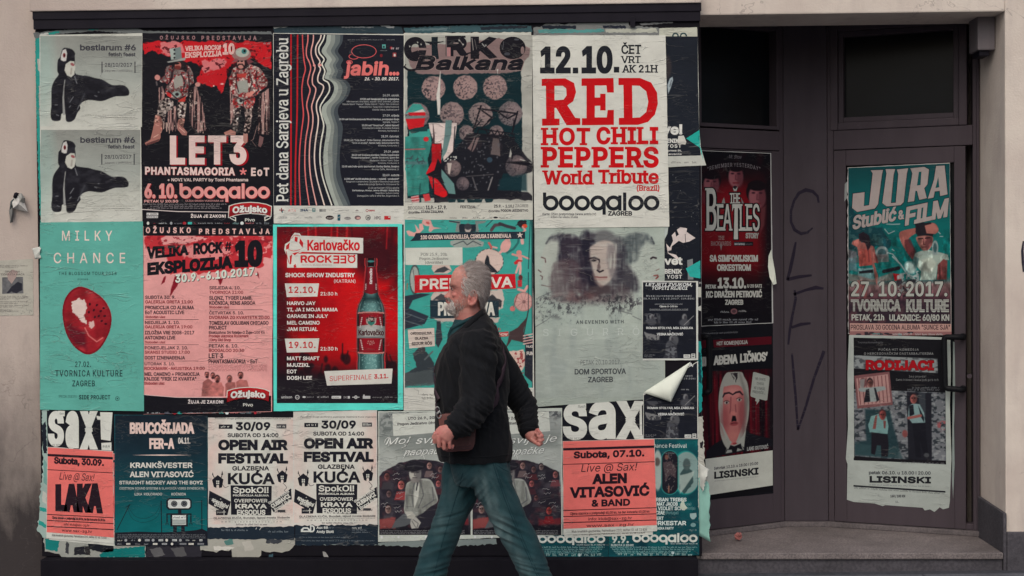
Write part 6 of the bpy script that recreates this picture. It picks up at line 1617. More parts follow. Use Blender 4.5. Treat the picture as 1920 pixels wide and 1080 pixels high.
# --- bottom row, left
p=Poster('club_poster',[(88,770),(211,771),(212,846),(89,842)],(24,25,31),E(3),'black header with giant white letters and exclamation mark on the left',torn=(.6,.5,.5,.5))
v=View(p.part('lettering'),60,760,3.6)
v.text('S',108,216,40,276,w9,w=.062);v.text('a',226,316,-34,290,w9,w=.036,lay=2.2);v.text('x',326,440,-38,298,w9,w=.04)
v.poly([(460,46),(544,48),(530,240),(466,230)],w9);v.poly([(468,254),(536,250),(536,306),(470,300)],w9);v.text('sax',474,526,266,284,(80,90,88),lay=2.6,sh=.2);v.poly([(176,36),(222,38),(220,74),(178,74)],w9,lay=2.6);v.text('flash',184,214,48,62,(70,80,80),lay=3,sh=.2);v.text('XIX. SEZONA',136,206,262,276,DRK,lay=2.8);v.poly([(434,70),(466,76),(462,98),(440,96)],w9,lay=2.4)
p.done()
bodyL=[('Subota, 30.09.',.10,.86,.105,.18,.075,{}),('Live @ Sax!',.18,.70,.27,.35,.0,dict(sh=.2)),('LAKA',.12,.84,.385,.70,.075,dict(taper=.06)),('Cijena ulaznice u pretprodaji 45,00 kn, na dan koncerta 55,00 kn',.07,.88,.757,.785,.03,{}),('info: klub@sax-zg.hr',.25,.64,.825,.852,.02,{}),('www.sax-zg.hr',.22,.68,.89,.92,.02,{}),('Klub hrvatskih glazbenika, Palmotićeva 22/2, tel/fax: 01 48 72 836',.07,.90,.952,.976,.01,{})]
club([(94,844),(215,850),(217,1024),(92,1012)],E(1),'coral club poster mostly hidden behind the one with a single short name',bodyL,'coral club posters',.05)
club([(89,838),(212,846),(214,1019),(87,1009)],E(4),'coral red club poster on the left with one huge short name in black',bodyL,'coral club posters',.05)

p=Poster('party_poster',[(214,777),(389,780),(389,1023),(215,1023)],(20,66,74),E(2),'dark teal party poster with a pale square-headed robot at the bottom')
c=Canvas(216,779,388,1022,(20,66,74),res=.8)
c.vgrad([(779,(24,34,44)),(850,(24,46,56)),(920,(18,74,80)),(975,(14,98,100)),(994,(14,100,102)),(1022,(14,100,102))]);c.shade(c.noise(40,20),-.12)
p.canvas('backdrop_print',c)
L=p.part('robot_picture');v=View(L,200,770,4.154)
k=(26,28,36);w0=(206,206,198)
v.poly([(66,950),(240,942),(420,948),(560,944),(700,930),(740,918),(784,940),(788,1050),(66,1052)],k,lay=1.2)
v.poly([(480,682),(645,682),(662,700),(662,752),(645,772),(480,772),(464,752),(464,700)],k,lay=1.4);v.poly([(490,692),(638,692),(650,704),(650,748),(638,760),(490,760),(478,748),(478,704)],w0,lay=1.7)
for x in (526,604): v.ell(x,725,25,24,k,lay=2.0);v.ring(x,725,20,19,6,(110,112,112),lay=2.3);v.ell(x,725,7,7,(80,80,82),lay=2.3)
v.rect(556,772,582,800,k,lay=1.4);v.rect(496,800,632,902,k,lay=1.5);v.rect(512,814,618,890,(176,180,172),lay=1.8);v.rect(512,814,618,846,w0,lay=2.0);v.micro(520,612,824,14,(90,90,92),lay=2.3)
for y in (856,866,876): v.rect(516,y,614,y+3,(90,94,94),lay=2.1)
v.line([(470,804),(470,870)],10,k,lay=1.4);v.line([(656,804),(656,870)],10,k,lay=1.4);v.rect(466,800,500,810,k,lay=1.4);v.rect(628,800,660,810,k,lay=1.4);v.ring(470,884,12,12,5,k,lay=1.4,a0=-230,a1=50);v.ring(656,884,12,12,5,k,lay=1.4,a0=-230,a1=50)
v.rect(518,902,546,950,k,lay=1.4);v.rect(580,902,608,950,k,lay=1.4)
v.line([(424,700),(428,948)],7,k,lay=1.4);v.line([(740,696),(742,930)],7,k,lay=1.4);v.line([(80,930),(180,730)],6,k,lay=1.4);v.line([(140,760),(185,730)],4,k,lay=1.4)
for q in ([(170,750),(220,820),(300,840),(380,800),(424,720)],[(165,760),(200,840),(290,870),(390,830),(424,740)],[(740,720),(770,740),(788,735)]): v.line(curve(q,24),2.2,(20,44,52),lay=1.3)
v=View(p.part('lettering'),200,770,4.154)
cp=(224,190,178)
v.text('BRUCOŠIJADA',180,682,92,180,cp,w=.05);v.text('FER-A',332,526,214,298,cp,w=.045);v.text('04.11.',556,652,210,258,(206,196,186),w=.03)
v.poly([(200,346),(430,341),(664,346),(430,351)],cp)
w7=(206,200,188)
v.text('KRANKŠVESTER',184,668,404,446,w7,w=.055);v.text('ALEN VITASOVIĆ',180,676,474,518,w7,w=.055);v.text('STRAIGHT MICKEY AND THE BOYZ',98,748,546,574,(196,192,182),w=.045);v.text('DIGITRON SOUND SYSTEM & SLAVONIA VIBES SYNDICATE',100,756,596,614,(160,164,158),w=.04);v.text('LIKA KOLORADO',218,432,640,660,(180,180,172),w=.04,word=1.6);v.text('KOČNICA',504,618,640,660,(180,180,172),w=.04)
for y in (962,974,986): v.micro(84,770,y,8,(120,122,124))
p.part('logo_row');v=View(p.part('logo_row'),200,770,4.154);logos(v,80,770,998,22,[w7,(150,150,150),(180,180,176)],13,seed=4);logos(v,76,770,1028,20,[w7,(150,150,150),(120,120,122)],10,seed=9)
p.done()

# --- the two black on white open air posters
def openair(dx,dy,quad,e,label,torn):
    p=Poster('festival_poster',quad,(200,192,182),e,label,'poster','black and white open air festival posters',torn=torn)
    c=Canvas(quad[0][0]+1.5,quad[0][1]+1.5,quad[1][0] -1.5,quad[2][1] -4,(200,196,184),res=.5)
    c.blend(np.clip((np.abs(c.gx -(c.x0+c.x1)/2)/80 -.45)*1.6,0,1)*np.clip(c.noise(30,40)*1.6 -.3,0,1)*.75,(214,164,152))
    p.canvas('pink_stain',c,lay=.5)
    L=p.part('lettering');v=View(L,380+dx,760+dy,4.32)
    k=(30,30,37);w_=(204,200,188)
    v.text('Povodom druge godišnjice postojanja Glazbena Kuća organizira',100,714,100,112,(90,86,84),w=.02)
    v.rect(130,155,242,190,k);v.micro(148,226,164,16,w_,lay=2.6);v.rect(598,152,678,186,(70,68,70));v.micro(604,672,160,18,w_,lay=2.6)
    v.text('30/09',268,548,136,202,k,w=.075);v.text('SUBOTA OD 14:00',202,614,226,258,k,w=.055);v.text('OPEN AIR',126,688,278,364,k,w=.095);v.text('FESTIVAL',126,692,388,472,k,w=.095);v.text('GLAZBENA',240,538,492,528,k,w=.055);v.text('KUĆA',204,582,548,640,k,w=.06)
    for x,y,s,d in ((122,610,46,1),(644,570,44,-1)):
        v.poly([(x,y -s*1.0),(x+s,y -s*.2),(x+s*.75,y+s*1.2),(x+s*.25,y+s*1.3),(x+s*.2,y+s*.75),(x -s*.2,y+s*.75),(x -s*.25,y+s*1.3),(x -s*.7,y+s*1.1),(x -s,y -s*.15)],k,lay=1.6)
        v.rect(x -12,y,x -2,y+12,w_,lay=2);v.rect(x+2,y,x+12,y+12,w_,lay=2);v.rect(x -12,y+16,x -2,y+28,w_,lay=2);v.rect(x+2,y+16,x+12,y+28,w_,lay=2)
        v.line([(x -s*.6,y -s*.5),(x -s*.9,y -s*1.1)],6,k,lay=1.6);v.poly([(x -s*.75,y -s),(x -s*1.0,y -s*.95),(x -s*.9,y -s*1.5)],k,lay=1.7);v.line([(x+s*.6,y -s*.5),(x+s*.8,y -s*1.1)],6,k,lay=1.6);v.poly([(x+s*.6,y -s*1.0),(x+s*.95,y -s*1.0),(x+s*.8,y -s*1.8)],k,lay=1.7)
    v.line(curve([(160,640),(180,665),(210,655)],10),4,k,lay=1.6);v.line(curve([(650,630),(680,665),(660,690),(690,700),(720,680)],14),4,k,lay=1.6)
    v.poly([(226,648),(560,652),(556,892),(230,886)],k,lay=1.2)
    v.text('SpokOi!',246,534,662,710,w_,w=.045,ser=.08,serh=.12);v.text('PROMOCIJA ALBUMA',246,536,722,738,w_,w=.06);v.text('OVERPOWER',256,524,758,786,w_,w=.035,ser=.08,serh=.1);v.text('KRAYA',264,520,798,836,w_,w=.085);v.text('EKSODUS',278,508,846,888,w_,w=.06)
    v.poly([(54,690),(228,780),(200,890),(170,868),(46,796)],k,lay=1.1)
    v.text('+',140,152,752,764,w_,w=.04);v.text('specijalni',70,214,740,772,w_,w=.05,rot=-27,lay=2.4) ;v.text('gosti',92,172,780,806,w_,w=.05,rot=-27,lay=2.4)
    v.poly([(540,800),(716,672),(722,760),(574,866),(548,820)],k,lay=1.1)
    v.text('Glazbena kućica',540,732,782,804,w_,w=.04,rot=32,lay=2.4);v.text('CUBRAVCI',566,740,800,836,w_,w=.055,rot=32,lay=2.4);v.text('Popol Puh',590,744,832,860,w_,w=.045,rot=32,lay=2.4)
    v.rect(108,846,198,890,k,lay=1.5);v.text('prostor',118,166,860,872,w_,lay=2.4);v.rect(170,848,176,888,w_,lay=2.2);v.rect(158,862,188,866,w_,lay=2.2);v.micro(584,682,852,18,(60,58,60));v.rect(606,846,670,866,(60,58,60),lay=1.5)
    v.text('GLAZBENA KUĆA, Bundek, ispod mosta Slobode',88,706,906,922,(60,58,60),w=.04,sl=-.01);v.micro(90,704,924,7,(110,106,102));v.text('www.glazbenakuca.com',150,640,936,948,(90,86,84),w=.02,sp=.45);v.micro(272,522,958,14,(60,58,60))
    return p.done()
p=Poster('torn_poster',[(389,960),(552,960),(552,1012),(389,1010)],(30,40,50),E(1),'dark slate strip showing below the open air poster beside the robot','torn poster',torn=(.3,.3,1.5,.3))
v=View(p.part('lettering'),380,760,4.32);v.micro(152,372,1004,14,(120,128,132));v.micro(530,692,1016,14,(120,128,132));v.line([(430,1005),(438,990)],6,(160,160,156));v.line([(460,1010),(475,988)],6,(160,160,156));p.done()
p=Poster('torn_poster',[(553,955),(709,955),(709,1022),(553,1022)],(30,40,50),E(1),'dark slate strip with white names below the right open air poster','torn poster',torn=(.3,.3,2.0,.8))
v=View(p.part('lettering'),380,760,4.32);v.text('D',868,908,970,1028,(196,196,188),w=.05) ;v.text('Aux 88',922,1014,980,1000,(200,200,192),w=.045);v.micro(1018,1064,984,14,(110,116,120));v.text('Andy Stott',922,1062,1012,1034,(200,200,192),w=.045);v.text('C',1210,1226,956,974,(190,190,184),w=.04);v.micro(1210,1292,984,16,(190,190,184));v.micro(1210,1330,1004,10,(120,126,130));v.micro(1210,1350,1022,10,(120,126,130));v.poly([(794,980),(870,980),(870,1030),(794,1028)],(30,40,50),lay=2.2);v.poly([(796,1026),(796,1005),(815,988),(850,988),(872,1005),(872,1026)],(196,196,188),lay=2.4);v.poly([(812,1014),(820,1000),(848,1000),(858,1014)],(30,40,50),lay=2.6)
for y,xa,xb in ((1064,780,1190),(1092,800,1400)): v.micro(xa,xb,y,9,(110,118,122))
p.done()
openair(0,0,[(390,783),(551,783),(551,987),(390,989)],E(3),'black on white open air festival poster beside the robot poster',(.4,.3,1.2,.4))
openair(160.5,-3,[(550,772),(707,769),(708,984),(551,985)],E(3)+.0003,'black on white open air festival poster beside the man in a hat',(.4,.3,1.8,.4))

# --- two photographic concert posters behind the man's legs
def hatman(dx,quad,e,label):
    p=Poster('concert_poster',quad,(186,188,176),e,label,'poster','grey concert posters with a seated man in a hat',torn=(.4,.4,.6,.4))
    c=Canvas(quad[0][0]+2,quad[0][1]+2,quad[1][0] -1.5,1003,(150,156,148),res=1.0)
    Q=lambda l: [(700+dx+a/4.154,760+b/4.154) for a,b in l]
    X0=709+dx
    c.vgrad([(770,(150,152,146)),(800,(146,148,142)),(820,(132,136,130)),(845,(158,160,152)),(870,(166,168,160)),(900,(150,152,146)),(1003,(30,27,34))])
    c.blend(np.clip((c.noise(10,8,4,.7) -.5)*5,0,1)*np.clip(1 -(c.gy -770)/24,0,1),(44,46,50));c.speck(c.m_poly(Q([(40,100),(150,40),(150,240),(40,200)]),6),(100,106,102),.5,5,.7);c.blend(np.clip((c.noise(30,16,4) -.5)*4,0,1)*.5*(c.gy>815)*(c.gy<875),(186,188,178));c.poly(Q([(60,240),(420,220),(720,220),(720,330),(500,340),(260,400),(120,330)]),(118,122,116),10,.6)
    c.poly(Q([(40,960),(40,560),(70,520),(200,450),(330,420),(480,430),(640,480),(720,520),(740,960)]),(40,36,44),1.5,rough=1.5);c.poly(Q([(40,930),(740,930),(740,1030),(40,1050)]),(27,25,32),2)
    m=c.m_poly(Q([(44,960),(44,560),(70,525),(200,455),(330,425),(480,435),(640,485),(735,530),(735,940)]),3)
    c.blend(m*np.clip((c.noise(12,12,4) -.45)*3,0,1)*.5,(96,88,92));c.blend(m*np.clip((c.noise(16,16,4) -.55)*4,0,1)*.45,(112,56,60))
    def mug(x,y,s,sk,cl): c.poly(Q([(x -40*s,y+90*s),(x -25*s,y+40*s),(x+25*s,y+40*s),(x+42*s,y+90*s)]),cl,1.2,.9);c.face(*Q([(x,y)])[0],18*s/4.154,26*s/4.154,sk,(34,28,34))
    mug(105,555,1.1,(124,76,74),(60,56,60));mug(215,620,1.3,(206,110,104),(150,60,60));mug(120,690,1.0,(112,88,88),(50,48,54));mug(115,810,1.2,(150,120,112),(70,64,68));mug(435,470,1.0,(170,130,122),(110,92,90));mug(520,500,.9,(120,90,88),(80,40,44));mug(580,480,.9,(140,120,116),(60,58,62));mug(505,610,.95,(180,100,98),(70,40,46));mug(690,540,1.0,(160,100,96),(110,60,64));mug(540,720,.8,(120,80,80),(60,56,62));mug(640,820,1.1,(170,70,66),(120,30,36))
    c.poly(Q([(40,890),(170,870),(170,960),(50,960)]),(150,70,66),3,.8,rough=2);c.poly(Q([(560,890),(740,880),(740,930),(560,930)]),(124,36,40),4,.7,rough=2)
    # seated man
    st=(160,160,150)
    c.poly(Q([(255,620),(290,590),(330,575),(420,572),(460,600),(490,680),(500,750),(430,800),(340,880),(270,870),(240,820),(245,740)]),st,1.2,smooth=True);c.shade(c.m_poly(Q([(255,620),(330,575),(450,590),(500,750),(340,880),(245,820)]),2)*c.noise(6,14),-.42)
    c.poly(Q([(330,600),(362,600),(350,720),(320,800),(315,700)]),(190,188,176),1);c.line(Q([(345,600),(335,660)]),2.4,(50,48,54),1);c.line(Q([(320,600),(300,700),(310,790)]),1.5,(84,84,84),1);c.line(Q([(370,600),(390,700),(350,800)]),1.5,(84,84,84),1);c.line(Q([(460,640),(470,740),(380,800)]),2,(90,90,90),1.5);c.line(Q([(255,700),(265,800)]),2,(100,100,98),1.5)
    c.poly(Q([(240,840),(300,880),(340,890),(250,940),(140,960),(170,900)]),(84,86,88),1.5);c.poly(Q([(330,870),(470,790),(500,850),(430,950),(300,960)]),(40,38,46),2)
    c.poly(Q([(250,830),(300,825),(330,860),(310,890),(265,880)]),(176,172,160),1.2,rough=1);c.poly(Q([(290,890),(330,870),(370,910),(350,955),(300,960),(285,920)]),(166,162,152),1.2,rough=1);c.line(Q([(310,890),(350,920),(340,950)]),1.2,(70,68,70),1);c.line(Q([(300,900),(330,950)]),1.2,(80,78,78),1)
    c.ell(*Q([(325,530)])[0],11,16.5,(180,174,162),1.2);c.ell(Q([(350,540)])[0][0],Q([(350,540)])[0][1],6,16,(88,84,84),5,0,.9);c.ell(Q([(325,498)])[0][0],Q([(325,498)])[0][1],12,7,(58,54,58),4,0,.95);c.line(Q([(298,520),(316,520)]),2.4,(40,36,42),1.2,1);c.line(Q([(332,520),(350,522)]),2.4,(40,36,42),1.2,1);c.line(Q([(322,525),(318,545),(330,547)]),1.6,(80,74,74),1.2);c.line(Q([(308,564),(338,564)]),2,(64,54,56),1.2);c.ell(Q([(322,585)])[0][0],Q([(322,585)])[0][1],9,4,(110,104,100),3,0,.8);c.poly(Q([(285,490),(275,560),(300,600),(350,600),(375,560),(370,490)]),(176,170,160),1,.15)
    c.ell(*Q([(320,478)])[0],21,8.5,(32,30,37),1,-8);c.poly(Q([(255,470),(275,440),(320,432),(375,445),(392,480),(330,490)]),(36,34,41),1,smooth=True);c.line(Q([(265,478),(330,470),(385,478)]),2,(60,58,62),1)
    p.canvas('picture',c)
    L=p.part('lettering');v=View(L,700+dx,760,4.154)
    lt=(214,214,204);sh_=(96,98,94)
    v.poly([(148,66),(640,48),(650,200),(156,240)],(196,196,184),lay=1.2);v.text('UTO 26.9., 20h',270,492,92,114,(64,62,64),w=.05,ser=.1,serh=.1,sl=-.04);v.text('Pogon Jedinstvo (dvorište)',188,560,136,156,(64,62,64),w=.05,ser=.1,serh=.1,sl=-.04)
    for o,col,ly in ((3,sh_,2.0),(0,lt,2.4)):
        for s,a,b,t,u in (('Moj',96+o,268+o,256+o,306+o),('svijet je',326+o,690+o,246+o,300+o),('naopačke',236+o,592+o,340+o,392+o)):
            v.text(s,a,b,t,u,col,w=.004,sh=.5,sl=-.05,lay=ly,ser=.10,serh=.06)
        v.line(curve([(88+o,290+o),(100+o,262+o),(130+o,250+o),(120+o,318+o)],14),4,col,lay=ly);v.line(curve([(236+o,410+o),(260+o,370+o),(300+o,360+o),(380+o,385+o),(400+o,420+o)],16),4,col,lay=ly);v.line(curve([(220+o,330+o),(250+o,318+o),(265+o,290+o)],10),4,col,lay=ly)
    for x,y in ((150,530),(155,570),(180,680),(175,715),(60,760),(75,785),(160,790),(170,820),(440,530),(455,555),(555,540),(560,565),(590,650),(600,680),(560,750),(640,755),(655,785),(640,590)):
        rr=random.Random(x*y);v.line(curve([(x+i*9,y+10 -i*2+rr.uniform(-9,9)) for i in range(7)],26),2.4,(156,150,148))
    for y in (972,984,994): v.micro(56,712,y+(quad[3][1]<1010)*-8,8,(130,128,128))
    for i,x in enumerate((66,108,150,196,275,330,410,455,505,560,620,690)):
        yb=1026+(quad[3][1]<1010)*-16
        if i % 3==0: v.ell(x,yb,9,10,(206,204,200))
        else: v.micro(x -14,x+18,yb -8,14,(200,198,196))
    return p.done()
hatman(175,[(884,769),(1054,765),(1055,1003),(885,1010)],E(3),'grey poster with a seated man in a hat, half hidden behind the walking man')
hatman(0,[(709,771),(884,769),(885,1010),(709,1016)],E(2)+.0003,'grey poster with a seated man in a hat left of the walking man')
# ------------------------------------------------------------------ posters on the two doors
NB=(14,14,18)
p=Poster('concert_poster',[(1315,282),(1446,287),(1450,606),(1315,612)],(150,146,142),.006,'dark red and black poster with three faces above tall pale lettering on the left door',plane=PA,k=K_REA,mat=M_PRINT_FLAT)
c=Canvas(1315,283,1446,608,(20,14,18),res=1.0)
Q=lambda l: [(1300+a/6,270+b/6) for a,b in l]
c.vgrad([(283,(14,13,17)),(330,(30,12,16)),(370,(80,12,18)),(430,(88,14,20)),(490,(84,10,16)),(520,(40,10,14)),(545,(16,12,16)),(608,(13,12,16))])
c.blend(np.clip((c.gx -1418)/22,0,1)*.9,(14,12,16));c.blend(np.clip((330 -c.gy)/30,0,1)*.6,(12,12,16));c.blend(np.clip((c.noise(20,30) -.5)*3,0,1)*.4*(c.gy<520),(46,10,16));c.ell(1375,385,40,40,(104,12,20),30,0,.6)
for x,y,rx,ry in ((200,450,100,120),(478,360,95,130),(720,580,110,150)):
    c.ell(*Q([(x,y -50)])[0],rx/6*1.12,ry/6*.95,(18,12,16),2);c.ell(*Q([(x,y)])[0],rx/6*.86,ry/6*.92,(112,64,68),3);c.ell(*Q([(x+rx*.5,y)])[0],rx/6*.4,ry/6*.8,(70,34,40),5,0,.8);c.ell(*Q([(x,y -ry*.85)])[0],rx/6*.95,ry/6*.4,(18,12,16),2)
    for s in (-1,1): c.ell(*Q([(x+s*rx*.38,y -ry*.30)])[0],3.4,1.8,(44,20,28),1.4);
    c.line(Q([(x,y -ry*.2),(x -4,y+ry*.2),(x+16,y+ry*.22)]),2,(74,36,42),2);c.line(Q([(x -rx*.3,y+ry*.52),(x+rx*.3,y+ry*.5)]),2.4,(86,24,32),1.6)
c.poly(Q([(90,520),(160,560),(150,700),(90,640)]),(78,34,40),4,.7);c.poly(Q([(760,720),(820,680),(800,900),(750,1000)]),(90,50,52),4,.6)
p.canvas('faces_picture',c,lay=.6,quad=[(1315.5,282.8),(1444.5,288),(1447.5,605),(1315.5,611)])
L=p.part('lettering');v=View(L,1300,270,6.0);w_=(146,142,134);g_=(96,88,90)
v.text('Mr. Show',398,540,120,160,(90,84,88),sh=.25,sl=.05);v.text('"REMEMBER YESTERDAY"',160,752,212,254,(104,96,98),w=.0,arc=48,lay=2.4,sp=.12,ser=.06,serh=.08)
for k_,col,ly,g in ((0,(16,12,16),2.0,12),(1,w_,2.6,0)):
    v.text('B',148 -g,262+g,496 -g,974+g,col,w=.012+.02*(1 -k_),ser=.03,serh=.05,lay=ly);v.text('EA',268 -g,432+g,676 -g,974+g,col,w=.010+.025*(1 -k_),ser=.05,serh=.07,lay=ly,sp=-.06);v.text('LES',524 -g,746+g,676 -g,976+g,col,w=.010+.025*(1 -k_),ser=.05,serh=.07,lay=ly,sp=-.02)
    v.poly([(438 -g,676 -g),(528+g,676 -g),(528+g,760+g),(512+g,720+g),(500+g,720),(502+g,1072+g),(456 -g,1072+g),(464 -g,720),(452 -g,720+g),(438 -g,760+g)],col,lay=ly)
    v.text('THE',410 -g,526+g,552 -g,668+g,col,w=.02+.03*(1 -k_),ser=.1,serh=.09,lay=ly,sp=-.02)
v.ell(470,500,28,32,(30,24,28),lay=2.2);v.poly([(445,490),(470,510),(500,480),(485,530),(455,530)],(130,128,122),lay=2.8);v.poly([(330,630),(345,600),(360,668),(318,668)],(110,104,100),lay=2.4);v.poly([(536,600),(570,668),(545,668)],(96,90,88),lay=2.4)
v.text('STORY',588,736,1000,1062,(124,120,114),w=.045);v.text('THE',280,350,1034,1078,(112,92,88),w=.01,ser=.12,serh=.1)
v=View(L,1300,440,5.4)
v.text('BACKWARDS',180,382,68,110,(108,92,90),w=.01,ser=.08,serh=.08);v.poly([(268,100),(294,100),(281,164)],(100,88,86));v.rect(410,72,606,112,(16,16,20),lay=1.6);v.rect(414,76,524,108,(40,40,46),lay=1.8);v.text('McCartney',418,522,84,104,(130,126,124),w=.05,lay=2.4);v.micro(530,600,86,16,(80,76,78),lay=2.4)
v.text('SA SIMFONIJSKIM',166,654,206,274,w_,w=.045);v.text('ORKESTROM',240,582,300,366,w_,w=.045);v.text('PETAK',124,232,506,546,w_,w=.04);v.text('13.10.',246,536,436,544,w_,w=.05);v.text('U 20 SATI',546,694,502,536,w_,w=.035);v.text('KC DRAŽEN PETROVIĆ',128,696,572,638,w_,w=.045,sl=-.008);v.text('ZAGREB',322,506,658,710,w_,w=.045)
v.micro(276,362,772,18,(120,118,118));v.ell(412,776,34,30,(96,64,66));v.ell(412,776,20,16,(60,40,44),lay=1.6);v.micro(460,540,764,18,(130,126,124));v.micro(150,660,850,20,(112,110,112),sl=-.005);v.micro(210,606,880,18,(112,110,112),sl=-.01)
for q in ([(100,160),(130,120),(160,160),(140,190),(105,190)],[(470,150),(500,130),(520,160),(490,175)]): v.line(q,5,(96,24,30),lay=1.4)
p.done()
# torn, lifting right edge of that poster
E_=[(1446,468),(1449,486),(1453,508),(1456,532),(1450,534),(1443,520),(1440,500),(1441,480)]
vs=[PA.at(x,y,.010+(.02 if i in (2,3,4) else 0)) for i,(x,y) in enumerate(E_)]
o=mesh_obj('torn_edge',vs,[tuple(range(len(vs)))],M_FLAP,p.obj);o.modifiers.new('t','SOLIDIFY').thickness=.0006

p=Poster('theatre_poster',[(1315,613),(1449,607),(1450,925),(1318,938)],NB,.005,'black and red theatre poster with a big pale face in a white bandage',plane=PA,k=K_REA,mat=M_PRINT_FLAT)
c=Canvas(1316,695,1448,858,(48,10,16),res=1.1)
Q=lambda l: [(1300+a/6,620+b/6) for a,b in l]
Q2=lambda l: [(1300+a/4.909,780+b/4.909) for a,b in l]
cur=c.noise(4,200,2);c.a[:]=np.array((30,8,14))+(cur[...,None] -.3)*np.array((110,10,16));c.blend(np.clip((c.gx -1436)/8,0,1),(18,12,16));c.blend(np.clip((1326 -c.gx)/12,0,1)*.6,(24,10,14));c.blend(np.clip((715 -c.gy)/16,0,1)*.7,(34,10,15))
c.poly(Q2([(110,390),(110,320),(180,265),(280,215),(300,180),(480,150),(520,190),(640,235),(735,270),(735,330)]),(17,16,21),1.2)
c.poly(Q([(370,480),(430,470),(540,475),(570,530),(610,620),(625,800),(620,960),(600,1080),(560,1230),(510,1330),(430,1380),(350,1320),(300,1180),(290,1020),(278,850),(290,690),(320,570)]),(124,120,112),1.0,smooth=True)
c.shade(c.m_poly(Q([(520,480),(625,800),(560,1230),(530,1000),(560,700)]),6),-.25)
c.poly(Q([(335,660),(370,630),(460,620),(530,640),(562,720),(565,860),(555,1000),(540,1100),(505,1200),(450,1320),(400,1310),(355,1200),(335,1080),(330,900)]),(142,84,80),1.2,smooth=True)
c.ell(*Q([(345,1000)])[0],8,26,(110,50,52),8,0,.6);c.ell(*Q([(545,960)])[0],7,34,(104,52,54),7,0,.8);c.ell(*Q([(440,700)])[0],14,8,(158,104,98),8,0,.7);c.ell(*Q([(440,1200)])[0],8,8,(150,92,84),6,0,.7)
c.line(Q([(330,750),(350,712),(400,706),(440,730),(480,706),(520,702),(552,740)]),[2.4,3.6,3.6,2.6,3.6,4,2.4],(34,22,28),1.2)
for x,y in ((370,818),(514,795)): c.ell(*Q([(x,y)])[0],5.4,4.6,(120,80,76),2);c.ell(*Q([(x,y)])[0],4.2,2.5,(140,126,118),1);c.ell(*Q([(x+2,y)])[0],2,2.2,(36,26,30),.9);c.line(Q([(x -32,y -14),(x,y -26),(x+30,y -10)]),1.2,(60,34,38),1)
c.line(Q([(420,760),(415,880),(408,940),(440,965),(475,930),(470,850)]),2,(104,54,56),1.8);c.ell(*Q([(442,945)])[0],5,4,(156,92,86),2)
c.ell(*Q2([(371,86)])[0],8,4.4,(116,52,54),1.5);c.line(Q2([(345,84),(371,80),(398,84)]),1.4,(60,24,28),1);c.poly(Q2([(356,12),(384,14),(392,46),(394,66),(370,62),(346,66),(348,46)]),(18,14,18),1.2)
c.poly(Q([(420,480),(500,478),(490,540),(470,600),(450,560)]),(34,28,32),1.2,rough=2);c.line(Q([(440,500),(470,540),(460,590)]),2.4,(130,126,118),1)
c.poly(Q2([(240,60),(258,80),(330,240),(350,260),(300,320),(285,360),(310,270),(270,150)]),(122,120,112),1);c.poly(Q2([(480,150),(460,320),(400,260),(450,210)]),(128,126,118),1);c.poly(Q2([(290,360),(330,280),(370,290),(430,275),(460,340),(410,350)]),(120,118,112),1);c.poly(Q2([(310,330),(335,285),(370,300),(430,280),(450,345),(400,320),(390,355),(350,355),(345,330)]),(16,15,20),1);c.ell(*Q2([(375,275)])[0],4,2,(110,40,44),1)
p.canvas('portrait_picture',c,lay=.6,quad=[(1316,697),(1448,691),(1449,846),(1318,859)])
L=p.part('lettering');v=View(L,1300,620,6.0)
v.poly([(92,112),(158,108),(158,192),(94,200)],(62,12,20),lay=1.0);v.poly([(222,104),(880,64),(880,152),(232,190)],(62,12,20),lay=1.0)
v.text('ini komunikacije vam predstavljaju',92,498,24,44,(96,94,96),sl=-.05);v.text('HIT KOME(N)DIJA',264,612,124,166,(134,130,124),w=.03,sl=-.05)
v.text('UK',88,164,296,402,w_,w=.05,sl=-.05);v.text('AĐENA',228,498,284,390,w_,w=.045,sl=-.08);v.text('LIČNOS’',526,836,260,362,w_,w=.045,sl=-.07)
v.poly([(672,470),(690,466),(850,512),(858,530),(832,780),(812,786),(742,768),(742,790),(708,836),(714,800),(696,790),(702,760),(650,742),(642,724)],(124,124,116),lay=1.6)
for s,xa,xb,ya,yb in (('NE CVATE',700,812,524,552),('CVEĆE',714,794,578,604),('NI U NAŠE',682,806,626,656),('PREDVEČE...',668,810,670,700)): v.text(s,xa,xb,ya,yb,(70,70,68),w=.02,sl=.12,lay=2.4)
v=View(L,1300,780,4.909)
v.poly([(110,396),(730,316),(732,638),(130,730)],(150,148,138),lay=1.8)
v.text('LANE GUTOVIĆ',494,690,286,322,(120,118,114),w=.03,sl=-.12,lay=2.4);v.text('četvrtak 12.10. u 18.00 i 20.00',190,596,470,496,(56,54,58),w=.035,sl=-.12,lay=2.4);v.text('LISINSKI',192,600,514,580,(24,24,28),w=.07,sl=-.1,lay=2.4)
v.micro(194,604,596,8,(90,88,90),lay=2.4,sl=-.11);v.poly([(130,730),(732,640),(732,690),(132,776)],(14,13,16),lay=1.6)
p.done()

